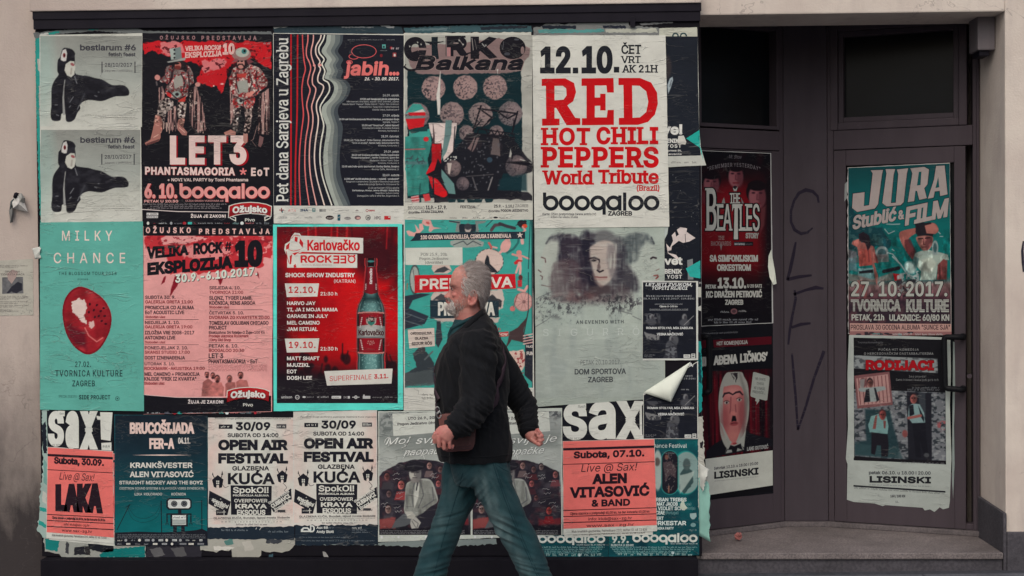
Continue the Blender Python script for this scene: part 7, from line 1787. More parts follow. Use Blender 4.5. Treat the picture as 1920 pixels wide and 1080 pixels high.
# right door
p=Poster('concert_poster',[(1589,314),(1781,305),(1784,622),(1590,626)],(160,152,146),.005,'teal summer poster with slanted pale capitals and a man shading his eyes',plane=PD,k=K_REC,mat=M_PRINT_FLAT,torn=(.3,.4,.3,1.2))
c=Canvas(1590,308,1783,624,(12,84,82),res=1.0)
c.vgrad([(308,(12,60,62)),(400,(10,82,80)),(470,(8,92,88)),(520,(10,88,84)),(535,(110,84,82)),(560,(84,50,56)),(624,(50,34,42))])
Q=lambda l: [(1570+a/5.4,290+b/5.4) for a,b in l];Q2=lambda l: [(1570+a/5.4,480+b/5.4) for a,b in l]
c.poly(Q([(105,440),(180,560),(330,720),(450,720),(540,860),(530,940),(400,920),(200,1000),(105,1060)]),(18,50,56),3,.9,rough=4);c.speck(c.m_poly(Q([(105,560),(330,720),(540,860),(400,940),(105,1000)]),3),(44,78,78),.55,7,.8)
skin =(136,78,70);dks=(78,34,38)
# woman seen from behind
c.poly(Q([(150,850),(230,830),(240,870),(290,870),(370,920),(390,1000),(410,1080)])+Q2([(370,60),(410,200),(400,300),(380,220),(350,60),(220,80)])+Q([(210,1000),(200,920),(140,880)]),skin,1,rough=1);c.poly(Q([(230,930),(330,950),(350,1075)])+Q2([(350,80),(220,90)])+Q([(215,1050)]),(146,66,58),1.4);c.poly(Q([(215,780),(260,760),(320,800),(340,900),(310,960),(280,880),(220,860)]),(32,24,32),1.2,rough=2);c.line(Q([(310,940),(320,1070)]),2,dks,2,.7);c.line(Q([(385,1000),(405,1079)]),4,(110,50,50),1.2)
c.poly(Q2([(210,110),(365,110),(375,230),(340,240),(230,230),(205,180)]),(92,124,122),1.2,rough=1);c.poly(Q2([(215,140),(360,125),(362,160),(218,165)]),(20,22,28),1);c.poly(Q2([(200,230),(290,240),(300,420),(260,420),(240,300),(180,400)]),(124,66,64),2,.8)
c.poly(Q([(105,930),(190,960),(210,1079),(105,1079)]),(110,96,98),2,.7,rough=2);c.poly(Q2([(105,0),(190,20),(200,140),(110,130)]),(80,100,104),2,.8,rough=2)
# sitting man, arm raised
c.poly(Q([(630,790),(680,760),(820,735),(900,700),(990,700),(1030,760),(1010,800),(920,810),(820,790),(720,860),(780,960),(770,1060),(690,960),(640,860)]),skin,1,smooth=True);c.poly(Q([(680,860),(740,850),(800,980),(760,1070),(700,980)]),dks,2.5,.8);c.poly(Q([(900,740),(960,720),(1010,760),(960,790)]),(166,110,98),2,.8);c.line(Q([(820,735),(840,800)]),7,(24,22,28),1)
c.poly(Q([(790,700),(850,680),(960,690),(980,800),(960,860),(810,850),(800,780)]),(26,22,28),1.2,.95,rough=2);c.poly(Q([(890,720),(980,700),(1030,760),(1000,810),(910,800)]),(150,92,82),1.2)
c.poly(Q([(810,830),(960,830),(970,900),(940,960),(890,985),(850,950),(815,890)]),(130,84,76),1.2,smooth=True);c.poly(Q([(900,830),(965,840),(960,920),(910,980),(890,900)]),(84,44,46),2.5,.8);c.line(Q([(825,852),(870,850)]),2.4,(40,22,26),1);c.line(Q([(895,850),(940,846)]),2.4,(40,22,26),1);c.line(Q([(880,860),(875,910),(895,915)]),1.6,dks,1);c.line(Q([(865,940),(905,938)]),2,(90,40,42),1)
c.poly(Q([(860,975),(930,970),(1000,985),(1120,1020),(1140,1079),(780,1079),(790,1000)]),(130,140,130),1.2,rough=1);c.poly(Q2([(790,0),(1130,0),(1110,40),(1020,120),(1000,250),(840,250),(850,160),(800,100)]),(140,150,138),1.2);c.poly(Q2([(860,40),(960,20),(1010,80),(950,180),(870,150)]),(166,168,152),4,.8);c.poly(Q2([(1020,100),(1080,40),(1120,60),(1110,250),(1010,250)]),(110,56,54),1.2);c.poly(Q2([(780,0),(830,30),(800,140),(760,60)]),(70,100,98),1.6,.9)
c.line(Q2([(1040,90),(1040,240)]),3,dks,3,.8);c.ell(*Q([(995,950)])[0],6,14,(120,130,126),1.2);c.ell(*Q([(995,950)])[0],3.5,9,(60,88,88),1.2)
# boats, gulls, motorbike
c.ell(*Q([(450,980)])[0],12,12,(104,112,110),1.5);c.ell(*Q([(450,985)])[0],8,8,(50,72,74),1.5);c.poly(Q([(400,1000),(520,1000),(520,1079),(410,1079)]),(110,100,98),1.5,.8)
for l in ([(480,740),(520,790),(580,765)],[(500,690),(560,695),(635,695)],[(1030,790),(1050,810)],[(1045,835),(1075,838)],[(555,950),(575,965)]): c.line(Q(l),1.5,(140,150,148),1)
c.line(Q([(510,985),(560,1000),(620,1079)]),1.6,(150,160,156),1);c.line(Q2([(560,0),(640,80),(720,200),(820,215)]),2.4,(140,148,144),1);c.line(Q2([(470,150),(620,120)]),7,(20,20,26),1);c.poly(Q2([(560,170),(660,190),(640,250),(580,250)]),(140,16,22),1.5);c.ell(*Q2([(740,120)])[0],11,14,(90,124,120),1.5,-35);c.ell(*Q2([(740,120)])[0],8,11,(140,156,148),1.5,-35);c.speck(c.m_poly(Q2([(600,180),(830,150),(830,290),(620,400)]),2),(130,134,130),.55,4,.9);c.speck(c.m_poly(Q2([(600,240),(800,240),(800,430),(600,420)]),2),(34,28,36),.5,5,.8)
c.poly(Q2([(110,160),(200,180),(350,230),(560,160),(560,240),(380,260),(110,240)]),(140,98,90),3,.6);fg=np.clip((c.gy -430)/20,0,1);c.shade(fg*np.clip((c.noise(10,16,4) -.42)*3,0,1),-.38);c.shade(fg*np.clip((c.noise(6,12,3) -.6)*5,0,1),.35);c.blend(np.clip((c.gy -556)/10,0,1)*.75,(34,26,34));c.blend(np.clip((c.noise(12,12) -.5)*4,0,1)*.5*(c.gy>556),(104,64,66))
p.canvas('painted_scene',c,lay=.6,quad=[(1590.5,315),(1780.5,306.5),(1783,621),(1591,625)])
L=p.part('lettering');v=View(L,1570,290,5.4);w_=(146,132,126)
for g,col,ly in ((7,(14,40,46),2.0),(0,w_,2.5)):
    v.poly([(338 -g,158 -g),(462+g,154 -g),(452+g,200),(412+g,500),(380+g,545+g),(200,580+g),(150 -g,540),(158 -g,395 -g),(276+g,380 -g),(268,520 -g),(322 -g,512 -g),(358 -g,190)],col,lay=ly)
    v.poly([(488 -g,146 -g),(586+g,146 -g),(570+g,200),(542+g,490 -g),(592 -g,486 -g),(618 -g,200),(604 -g,150 -g),(716+g,138 -g),(704+g,190),(672+g,480),(640+g,510+g),(500,524+g),(456 -g,490),(498 -g,190)],col,lay=ly)
    v.poly([(740 -g,138 -g),(880,124 -g),(928+g,150 -g),(912+g,300),(880+g,340),(906+g,440+g),(830 -g,458+g),(806 -g,366),(790,366),(778+g,470+g),(714 -g,480+g),(760 -g,190)],col,lay=ly)
    v.poly([(1000 -g,114 -g),(1086+g,110 -g),(1116+g,402+g),(1042 -g,418+g),(1036 -g,366+g),(986+g,372+g),(974+g,434+g),(916 -g,446+g),(980 -g,250)],col,lay=ly)
v.poly([(826,174),(852,172),(842,308),(806,312)],(12,70,70),lay=2.9);v.poly([(1022,224),(1032,330),(994,338)],(12,70,70),lay=2.9)
for g,col,ly in ((6,(14,40,46),2.0),(0,w_,2.5)):
    v.text('Stublić',150 -g,592+g,622 -g,762+g,col,w=.045+.02*(g>0),sh=.1,sl=-.21,lay=ly);v.text('&',616 -g,676+g,566 -g,660+g,col,w=.045,sl=-.15,lay=ly);v.text('FILM',682 -g,1112+g,534 -g,722+g,col,w=.06+.02*(g>0),sh=.1,sl=-.215,lay=ly,sp=-.03)
v.ell(520,556,9,12,w_,lay=2.5);v.ell(568,548,9,10,w_,lay=2.5)
v=View(L,1570,480,5.4);w2=(150,148,138)
v.text('27. 10. 2017.',132,1122,252,414,(22,20,26),w=.06,lay=2.0);v.text('27. 10. 2017.',140,1114,258,408,w2,w=.03,lay=2.5)
# striped venue letters
v.text('TVORNICA',136,642,440,560,w2,w=.045,lay=2.2);v.text('KULTURE',696,1130,440,568,w2,w=.045,lay=2.2)
for i in range(8): v.rect(134,452+i*14,1134,456+i*14,(44,32,40),lay=2.6)
v.text('PETAK, 21h',144,474,590,652,w2,w=.035);v.text('ULAZNICE: 60/80 KN',526,1134,592,656,w2,w=.035)
v.poly([(126,680),(1152,688),(1154,766),(128,762)],(160,122,112),lay=1.6);v.text('PROSLAVA 30 GODINA ALBUMA "SUNCE SJA"',136,1140,696,746,(48,32,38),w=.02,lay=2.4)
v.poly([(124,762),(1156,766),(1156,800),(124,810)],(124,84,82),lay=1.4);v.speck=None
for i in range(14):
    r_=random.Random(i+3);x=r_.uniform(150,760);v.ell(x,r_.uniform(775,800),r_.uniform(10,40),9,r_.choice([(40,34,42),(84,110,108),(60,40,44)]),lay=1.6)
v.micro(560,760,778,20,(150,146,140),lay=2.4);v.micro(790,1070,784,18,(150,146,140),lay=2.4)
p.done()

out=[(1592,628),(1700,630),(1782,633),(1783,700),(1781,760),(1784,860),(1781,940),(1779,952),(1768,955),(1762,951),(1752,960),(1744,955),(1734,957),(1730,952),(1700,950),(1660,947),(1655,949),(1640,944),(1600,941),(1588,937),(1589,870),(1586,860),(1590,800),(1589,700)]
p=Poster('theatre_poster',[(1592,628),(1782,633),(1779,952),(1588,937)],(148,150,142),.006,'pale theatre poster with red title, two men at stone houses and a ragged lower edge',plane=PD,k=K_REC,outline=out)
c=Canvas(1600,636,1774,866,(18,17,21),res=1.0)
Q=lambda l: [(1570+a/4.909,650+b/4.909) for a,b in l]
def stones(l,seed,a=(96,96,98),b=(40,44,48)):
    m=c.m_poly(Q(l),1);c.blend(m,a);c.blend(m*np.clip((c.noise(7,4,2) -.48)*6,0,1),b);c.blend(m*np.clip((c.noise(6,4,2) -.58)*6,0,1)*.7,(130,130,128))
stones([(148,410),(1000,410),(1000,1050),(150,1030)],1);stones([(148,95),(930,105),(930,235),(148,215)],2,(120,122,120),(66,68,70))
c.poly(Q([(250,590),(480,590),(520,760),(560,900),(560,1030),(155,1020),(155,900),(260,880)]),(26,46,50),4,.9);c.poly(Q([(640,415),(870,420),(870,1040),(650,1040)]),(26,26,32),1.2);c.poly(Q([(750,420),(812,420),(815,640),(760,640)]),(56,60,64),2,.7);c.poly(Q([(155,910),(560,930),(600,1030),(155,1020)]),(44,64,66),3,.7)
c.ell(*Q([(620,800)])[0],5,7,(110,60,58),2);c.speck(c.m_ell(*Q([(965,700)])[0],9,12,4),(130,70,72),.55,3)
# seated and standing man
c.poly(Q([(310,650),(380,630),(450,650),(470,740),(460,810),(340,805),(290,800),(280,730)]),(100,130,126),1.2,rough=1);c.poly(Q([(345,650),(365,640),(350,770),(320,770)]),(110,60,56),1.2);c.poly(Q([(420,690),(445,690),(440,760),(425,760)]),(100,56,54),1.2);c.face(*Q([(412,640)])[0],5.6,8.6,(134,66,62),(60,36,38));c.poly(Q([(310,800),(460,815),(470,920),(460,1020),(400,1020),(395,920),(360,920),(340,1010),(305,1000)]),(24,22,28),1.2)
c.poly(Q([(660,540),(700,520),(760,525),(800,600),(810,690),(760,705),(690,700),(650,650)]),(108,128,126),1.2);c.poly(Q([(660,540),(700,530),(710,620),(665,640)]),(22,24,30),1.2);c.poly(Q([(745,535),(800,640),(800,690),(770,640)]),(22,24,30),1.2);c.line(Q([(655,655),(720,640),(768,628)]),5,(130,74,68),1.2);c.face(*Q([(702,478)])[0],6,8.6,(138,78,72),(34,26,30));c.poly(Q([(690,700),(810,690),(820,820),(835,980),(800,1000),(760,860),(770,1010),(720,1010)]),(20,20,26),1.2);c.ell(*Q([(820,985)])[0],5,4,(60,60,62),1.5)
# framed snapshot
c.poly(Q([(150,285),(480,235),(510,540),(180,590)]),(104,66,66),1);c.poly(Q([(170,310),(465,260),(490,520),(195,560)]),(150,112,106),1)
for i in range(8): c.line(Q([(190+i*36,310 -i*5),(210+i*36,550 -i*5)]),1.6,(80,40,42),1,.8)
c.poly(Q([(190,400),(290,390),(350,380),(430,370),(450,400),(360,430),(340,420),(380,510),(250,530),(260,430),(200,430)]),(126,130,126),1.2,rough=1);c.poly(Q([(260,410),(290,400),(300,520),(240,530)]),(26,24,30),1.2);c.poly(Q([(335,390),(350,390),(385,500),(360,520)]),(26,24,30),1.2);c.face(*Q([(298,350)])[0],5,7.4,(120,76,70),(30,22,26));c.ell(*Q([(235,345)])[0],7,9,(96,60,60),2);c.poly(Q([(205,320),(250,310),(240,400),(205,400)]),(120,124,120),1.5,.7)
p.canvas('scene_picture',c,lay=.6,quad=[(1600.5,633),(1772,637),(1774,871),(1601.5,861)])
L=p.part('lettering');v=View(L,1570,480,5.4);w3=(116,114,112)
v.text('Tvornica komunikacije',206,462,866,884,(90,88,90),lay=2.2);v.text('PUČKA HIT KOMEDIJA',416,824,936,958,w3,w=.02,sp=.08);v.text('O HERCEGOVAČKIM GASTARBAJTERIMA',270,972,976,1000,w3,w=.02,sp=.08)
v=View(L,1570,650,4.909)
for g,col,ly in ((4,(60,20,24),2.0),(0,(140,14,22),2.5)): v.text('RODIJACI',262 -g,888+g,124 -g,214+g,col,w=.09,lay=ly,sl=.006)
v.text('Ima pravde!',660,816,264,284,w3,sp=.1);v.text('Samo trideset tisuća ljudi gura za h',540,930,294,314,w3,sp=.1);v.micro(690,940,370,16,(90,90,92));v.micro(645,940,388,16,(90,90,92));v.poly([(150,1020),(1000,1050),(1000,1078),(150,1046)],(20,18,22),lay=1.4);v.micro(590,990,1058,14,(100,98,98),sl=.03)
v=View(L,1400,740,3.177)
v.text('petak 06.10. u 18.00 i 20.00',728,1096,454,474,(56,56,58),w=.045,sl=.008);v.text('LISINSKI',732,1098,484,524,(28,28,31),w=.09,sl=.015);v.micro(728,1102,532,8,(100,100,98),sl=.03);v.poly([(636,538),(1184,574),(1184,584),(636,548)],(30,30,34));v.micro(640,1180,549,10,(90,90,88),sl=.066);v.text('160 / 100 KN',856,944,596,612,(60,60,62),w=.05);v.text('UL.',886,908,632,644,(90,90,90),w=.03)
p.done()
# scraps of older paper at the edges of the door posters
def scrap(plane,pts,col,e,label,k=None,mat=None,name='paper_scrap'):
    q=[pts[i] for i in (0,1)]+[pts[-1],pts[0]]
    return Poster(name,[pts[0]]*4,col,e,label,'paper scrap',plane=plane,k=k,outline=pts,mat=mat).obj
scrap(PD,[(1787,640),(1790,642),(1791,720),(1789,800),(1790,870),(1787,935),(1785,900),(1786,760)],(120,126,120),.0045,'thin pale paper strip along the right edge of the ragged theatre poster',K_REC)
scrap(PD,[(1584,345),(1588,340),(1588,372),(1583,378)],(120,120,116),.0045,'small pale paper tab left of the teal summer poster',K_REC)

# ------------------------------------------------------------------ torn layers round the edges of the board
def jag(a,b,amp,n,r):
    a,b=np.array(a,float),np.array(b,float);d=(b -a)/np.linalg.norm(b -a);m=np.array((-d[1],d[0]))
    return [tuple(a+(b -a)*i/n+m*(r.random() -.5)*2*amp+d*(r.random() -.5)*amp) for i in range(1,n)]
def ragged(q,amps,seed):
    r=random.Random(seed);out=[]
    for i,amp in enumerate(amps):
        a,b=q[i],q[(i+1) % len(q)];out.append(a)
        L_=math.dist(a,b);out+=jag(a,b,amp,max(2,int(L_/max(3.0,amp*2.2))),r)
    return out
def torn(q,amps,col,e,label,seed,marks=(),name='torn_paper',thick=.0009):
    p=Poster(name,[q[0]]*4,col,e,label,'torn paper',outline=ragged(q,amps,seed),thick=thick)
    for kind,a in marks:
        P_=p.part('old_print')
        if kind=='r': P_.poly(ragged(a[0],[1.0]*len(a[0]),seed+5),a[1],lay=1.0)
        elif kind=='m': P_.micro(*a)
        elif kind=='t': P_.text(*a[0],**a[1])
    p.done();return p
TEAL,PAPER=(40,140,128),(168,166,154)
torn([(66,72),(76,66),(78,150),(81,250),(80,330),(84,417),(76,417),(72,330),(68,200)],[2,1,1,1,1,1,1,1,1],TEAL,E(0)+.0004,'turquoise torn strip down the left edge beside the pale seal posters',3,[('r',([(70,110),(75,112),(77,135),(72,132)],PAPER)),('r',([(73,160),(78,170),(79,225),(74,220)],PAPER)),('r',([(75,250),(80,260),(81,300),(77,296)],(150,170,158)))])
torn([(62,62),(100,58),(180,50),(255,52),(270,58),(380,60),(508,59),(512,66),(400,66),(270,65),(180,58),(110,64),(66,72)],[1.2,1,1,1,1,1,1,1,1,1,1,1,1],(104,106,104),E(0)+.0006,'grey ragged strip of old layers above the first two poster columns',8,[('r',([(90,62),(110,58),(112,61),(92,66)],TEAL)),('r',([(165,54),(184,52),(185,55),(166,57)],TEAL)),('r',([(75,64),(90,61),(92,64),(76,68)],(190,188,178)))])
torn([(512,50),(560,47),(600,50),(660,46),(752,50),(757,66),(700,62),(600,64),(515,66)],[2,2,2,2,1,1,1,1,1],(44,58,64),E(0)+.0006,'dark slate ragged strip above the poster with wavy lines',9,[('r',([(512,50),(545,46),(540,50),(514,54)],(170,168,160))),('r',([(708,44),(740,50),(738,53),(716,50)],(150,150,146))),('r',([(640,50),(700,50),(700,52),(640,52)],(130,132,130)))])
torn([(757,52),(850,48),(960,46),(996,48),(998,60),(900,60),(760,63)],[1.5,1.5,1,1,1,1,1],(58,84,88),E(0)+.0006,'slate blue ragged strip above the circus collage',10,[('r',([(770,54),(840,52),(838,57),(772,58)],(90,110,112))),('r',([(900,50),(990,48),(988,53),(902,56)],(34,40,48)))])
torn([(1000,52),(1030,44),(1080,44),(1120,38),(1178,38),(1180,48),(1235,52),(1240,66),(1120,66),(1000,68)],[2.5,2.5,2.5,2,1,1,1,1,1,1],(118,118,114),E(0)+.0005,'pale grey and turquoise ragged strip above the red slab lettering',11,[('r',([(1008,56),(1050,54),(1090,56),(1132,54),(1134,60),(1050,62),(1010,62)],(84,140,134))),('r',([(1015,48),(1080,48),(1080,54),(1018,54)],(34,38,48))),('r',([(1130,48),(1172,48),(1174,53),(1132,53)],(34,38,50))),('r',([(1135,55),(1230,53),(1234,61),(1136,61)],(176,174,158)))])
torn([(1200,44),(1240,42),(1262,40),(1262,43),(1235,45),(1202,47)],[.8]*6,(120,118,116),E(0)+.0007,'thin pale sliver of paper on the board above its right corner',12)
torn([(78,770),(92,768),(92,860),(90,1010),(80,1008),(70,996),(74,940),(80,880),(80,820)],[1.5,1,1,1,2,2,2,2,1.5],(150,168,158),E(2),'pale green layered edge left of the coral poster with one short name',4,[('r',([(78,800),(86,790),(88,850),(82,850)],(30,34,42))),('r',([(74,950),(88,955),(88,960),(75,958)],TEAL)),('r',([(73,975),(87,984),(86,990),(73,984)],TEAL)),('r',([(82,860),(88,870),(88,910),(82,905)],(110,150,140))),('r',([(80,920),(87,925),(86,945),(79,940)],(186,184,172)))],thick=.004)
torn([(82,1006),(150,1010),(215,1020),(272,1022),(274,1050),(210,1052),(172,1056),(130,1046),(84,1034)],[1,1,1,1,2,3,3,3,2],(150,150,140),E(0)+.0005,'tattered white and turquoise bottom corner of old paper under the coral poster',5,[('r',([(84,1010),(112,1012),(108,1034),(86,1030)],(24,116,110))),('r',([(200,1030),(272,1024),(272,1048),(190,1050),(186,1040)],(16,110,106))),('r',([(165,1018),(214,1022),(212,1034),(190,1036),(168,1030)],(26,28,34))),('r',([(140,1026),(158,1024),(160,1040),(138,1040)],(34,34,40))),('r',([(158,1024),(168,1024),(170,1042),(160,1040)],(40,38,40))),('r',([(124,1014),(130,1020),(128,1040),(122,1036)],(60,60,62))),('m',(190,268,1044,6,(150,190,180)))])
torn([(274,1024),(330,1024),(376,1022),(378,1044),(340,1048),(300,1050),(274,1048)],[2,2,2,2,4,4,2],(44,42,48),E(0)+.0004,'dark scraped remains of paper below the robot poster',6,[('r',([(280,1030),(300,1026),(310,1040),(290,1046)],(90,88,88))),('r',([(320,1028),(345,1026),(350,1042),(330,1044)],(84,82,82)))])
torn([(375,1008),(440,1004),(552,1008),(560,1020),(535,1034),(490,1032),(482,1054),(450,1056),(436,1048),(434,1030),(400,1034),(376,1032)],[1,1,1,3,3,3,4,3,3,3,2,1],(160,156,144),E(0)+.0007,'big off-white torn patch hanging below the open air poster',7,[('r',([(420,1014),(436,1010),(438,1020),(424,1022)],(80,120,112))),('r',([(500,1008),(530,1014),(520,1020),(498,1018)],(60,62,66))),('r',([(400,1024),(440,1026),(430,1031),(402,1032)],(196,190,178))),('r',([(454,1016),(470,1014),(476,1030),(460,1034)],(176,170,158)))])
torn([(554,1012),(709,1018),(760,1014),(930,1010),(932,1020),(820,1026),(700,1022),(556,1022)],[.6,.6,.6,.8,1.5,1.5,1,1],(120,128,124),E(0)+.0007,'thin pale strip of old paper behind the walking legs',13)
torn([(605,1034),(611,1036),(616,1044),(612,1048),(606,1042)],[.8]*5,(150,146,140),E(0)+.0003,'small pale shred left on the dark base of the board',14)
torn([(504,1040),(512,1038),(514,1050),(506,1052)],[1]*4,(60,84,92),E(0)+.0003,'small blue grey blot of paper on the dark base of the board',15)
torn([(1308,640),(1314,640),(1317,700),(1316,770),(1311,775),(1308,700)],[.6,1,1,.6,.6,.6],(28,130,124),E(1)+.0004,'turquoise sliver at the right edge beside the two black event sheets',16,[('r',([(1309,660),(1314,662),(1315,720),(1310,716)],(18,60,66)))])
torn([(1309,782),(1318,780),(1320,850),(1326,900),(1322,960),(1312,990),(1309,940)],[.6,1.5,3,3,3,1,.6],(172,168,156),E(1)+.0006,'chewed white paper edge right of the dance festival poster',17,[('r',([(1312,830),(1318,826),(1318,842),(1313,840)],(36,34,38))),('r',([(1314,878),(1322,874),(1322,888),(1315,890)],(40,38,40))),('r',([(1312,900),(1320,905),(1318,918),(1312,914)],(46,44,44))),('r',([(1311,935),(1317,940),(1316,952),(1312,950)],(46,44,44)))],thick=.003)
# loose pale flap hanging from the board's right edge
def curl(pts_top,pts_bot,out,col,label,name='hanging_paper',n=14):
    mat=surf('flap_paper_%d' % len(bpy.data.materials),col,.8,.1,.12,18,90,.15)
    vs=[];m=6
    for i in range(n+1):
        u=i/n
        l=np.array(pts_top[0])*(1 -u)+np.array(pts_bot[0])*u;r_=np.array(pts_top[1])*(1 -u)+np.array(pts_bot[1])*u
        for j in range(m+1):
            w_=j/m;q=l*(1 -w_)+r_*w_
            jx=(rng.random() -.5)*(3.5 if j==m else .6);ee=E(2)+out*(.3+.7*math.sin(u*2.4))*w_+.008*math.sin(u*9+w_*5)*w_
            vs.append(PB.at(q[0]+jx,q[1],ee))
    fs=[(i*(m+1)+j,(i+1)*(m+1)+j,(i+1)*(m+1)+j+1,i*(m+1)+j+1) for i in range(n) for j in range(m)]
    o=mesh_obj(name,vs,fs,mat,smooth=True);o.modifiers.new('t','SOLIDIFY').thickness=.0007
    return tag(o,label,'torn paper')
curl(((1310,895),(1330,905)),((1311,1004),(1331,1016)),.03,(128,168,154),'pale green paper hanging loose at the lower right edge of the board')
curl(((1311,868),(1329,880)),((1312,912),(1318,922)),.035,(180,178,168),'white torn curl above the hanging pale green paper')
curl(((60,466),(76,462)),((66,486),(76,484)),.012,(186,184,174),'crumpled white paper end sticking out of the left edge of the board',n=6)

# ------------------------------------------------------------------ things on the wall and step
p=Poster('notice',[(-6,489),(62,485),(63,591),(-6,592)],(172,166,152),.0015,'small pale leaflet with a torn picture on the wall at the far left','leaflet',plane=PW,torn=(.8,.8,.8,.3))
c=Canvas(4,519,44,551,(120,118,118),res=1.0);c.shade(c.noise(6,6),-.3);c.poly([(12,550),(22,538),(34,528),(42,532),(42,545),(30,551),(22,547),(16,551)],(42,42,50),1.2,rough=1);p.canvas('photo',c,quad=[(4,520),(43,519),(44,550),(4,551)])
L=p.part('lettering');L.poly([(13,513),(24,505),(34,510),(30,520),(22,532),(15,524)],(160,138,130),lay=1.6)
v=View(L,0,340,3.857);v.text('OPUŠTENA -',36,160,646,660,(96,88,84),w=.02);v.text('TIGRASTA MACA',4,178,666,680,(96,88,84),w=.02)
for i,y in enumerate((606,616,828,838,848,866,878,894,904,926,936)): v.micro(-8,(200,130,206,206,60,206,130,212,110,90,80)[i],y,8,(110,102,98),seed=i)
p.done()
def crumple(name,loc,r,col,label,cat,seed,squash=(1,1,1),k=None,sub=3):
    bm=bmesh.new();bmesh.ops.create_icosphere(bm,subdivisions=sub,radius=r)
    rr=np.random.default_rng(seed);dirs=rr.normal(size=(16,3));dirs/=np.linalg.norm(dirs,axis=1)[:,None]
    for v_ in bm.verts:
        n_=np.array(v_.co)/r;d=np.abs(dirs @ n_);s=1 -.55*(d.max() -.75)/.25 if d.max()>.75 else 1.0+.25*(rr.random() -.5)
        v_.co=Vector(n_*r*s*(0.85+.3*rr.random()));v_.co=Vector((v_.co.x*squash[0],v_.co.y*squash[1],v_.co.z*squash[2]))
    me=bpy.data.meshes.new(name);bm.to_mesh(me);bm.free()
    me.materials.append(surf(name+'_paper',col,.8,.1,.25,30,80,.2,k=k,kind='object'))
    o=bpy.data.objects.new(name,me);COL.objects.link(o);o.location=loc
    return tag(o,label,cat)
q=wall_plane(.30).at(1384,992);zc=zST
crumple('crumpled_paper',(q.x,.30,zc+.030),.036,(150,92,86),'crumpled pinkish brown paper lying on the entrance step by the left door','crumpled paper',5,(1,.8,.95),K_REC)
# rag of white paper stuffed in a hole of the left wall
q=PW.at(35,385)
hook=empty('wall_hook',(q.x,0,q.z))
tag(hook,'white crumpled paper stuck on a small dark hook on the left wall','wall hook')
m=MB();a=PW.at(34,366,.0);m.tube([a+Vector((0,.01,0)),a+Vector((0,-.03,.004)),a+Vector((.002,-.05,-.012))],.011,10);m.build('peg',M_DARKFRAME,hook,smooth=True)
def leafy(pts,lift,col,name):
    vs=[];n=len(pts)
    cx_=np.mean([p_[0] for p_ in pts]);cy_=np.mean([p_[1] for p_ in pts])
    vs=[PW.at(x,y,.004+lift*(.2+.8*((i*37) % 10)/10)) for i,(x,y) in enumerate(pts)]+[PW.at(cx_,cy_,lift*1.3)]
    fs=[(i,(i+1) % n,n) for i in range(n)]
    o=mesh_obj(name,vs,fs,surf(name+str(len(bpy.data.materials)),col,.8,.1,.15,30,80,.2),hook);o.modifiers.new('t','SOLIDIFY').thickness=.0015
leafy([(24,372),(30,367),(38,368),(44,376),(52,397),(44,395),(34,393),(25,390),(23,380)],.045,(186,180,172),'paper_rag');leafy([(33,366),(40,362),(47,372),(46,382),(38,376)],.05,(160,156,148),'paper_rag');leafy([(17,394),(24,388),(26,400),(24,416),(19,418)],.03,(110,108,104),'paper_rag');leafy([(20,378),(26,372),(24,390),(18,394)],.03,(70,76,76),'paper_rag')
# a stroke of black spray paint on the right pier
gp2=Part(PW,.0012);gp2.line([(1919,452),(1917,470),(1918,492),(1919,510)],[3,5,5,3],(44,40,50),1.0)
gp2.line([(1922,450),(1950,445),(1975,470),(1960,520),(1925,512)],5,(44,40,50),1.1)
gp2.build('graffiti',M_PRINT_FLAT,bld)
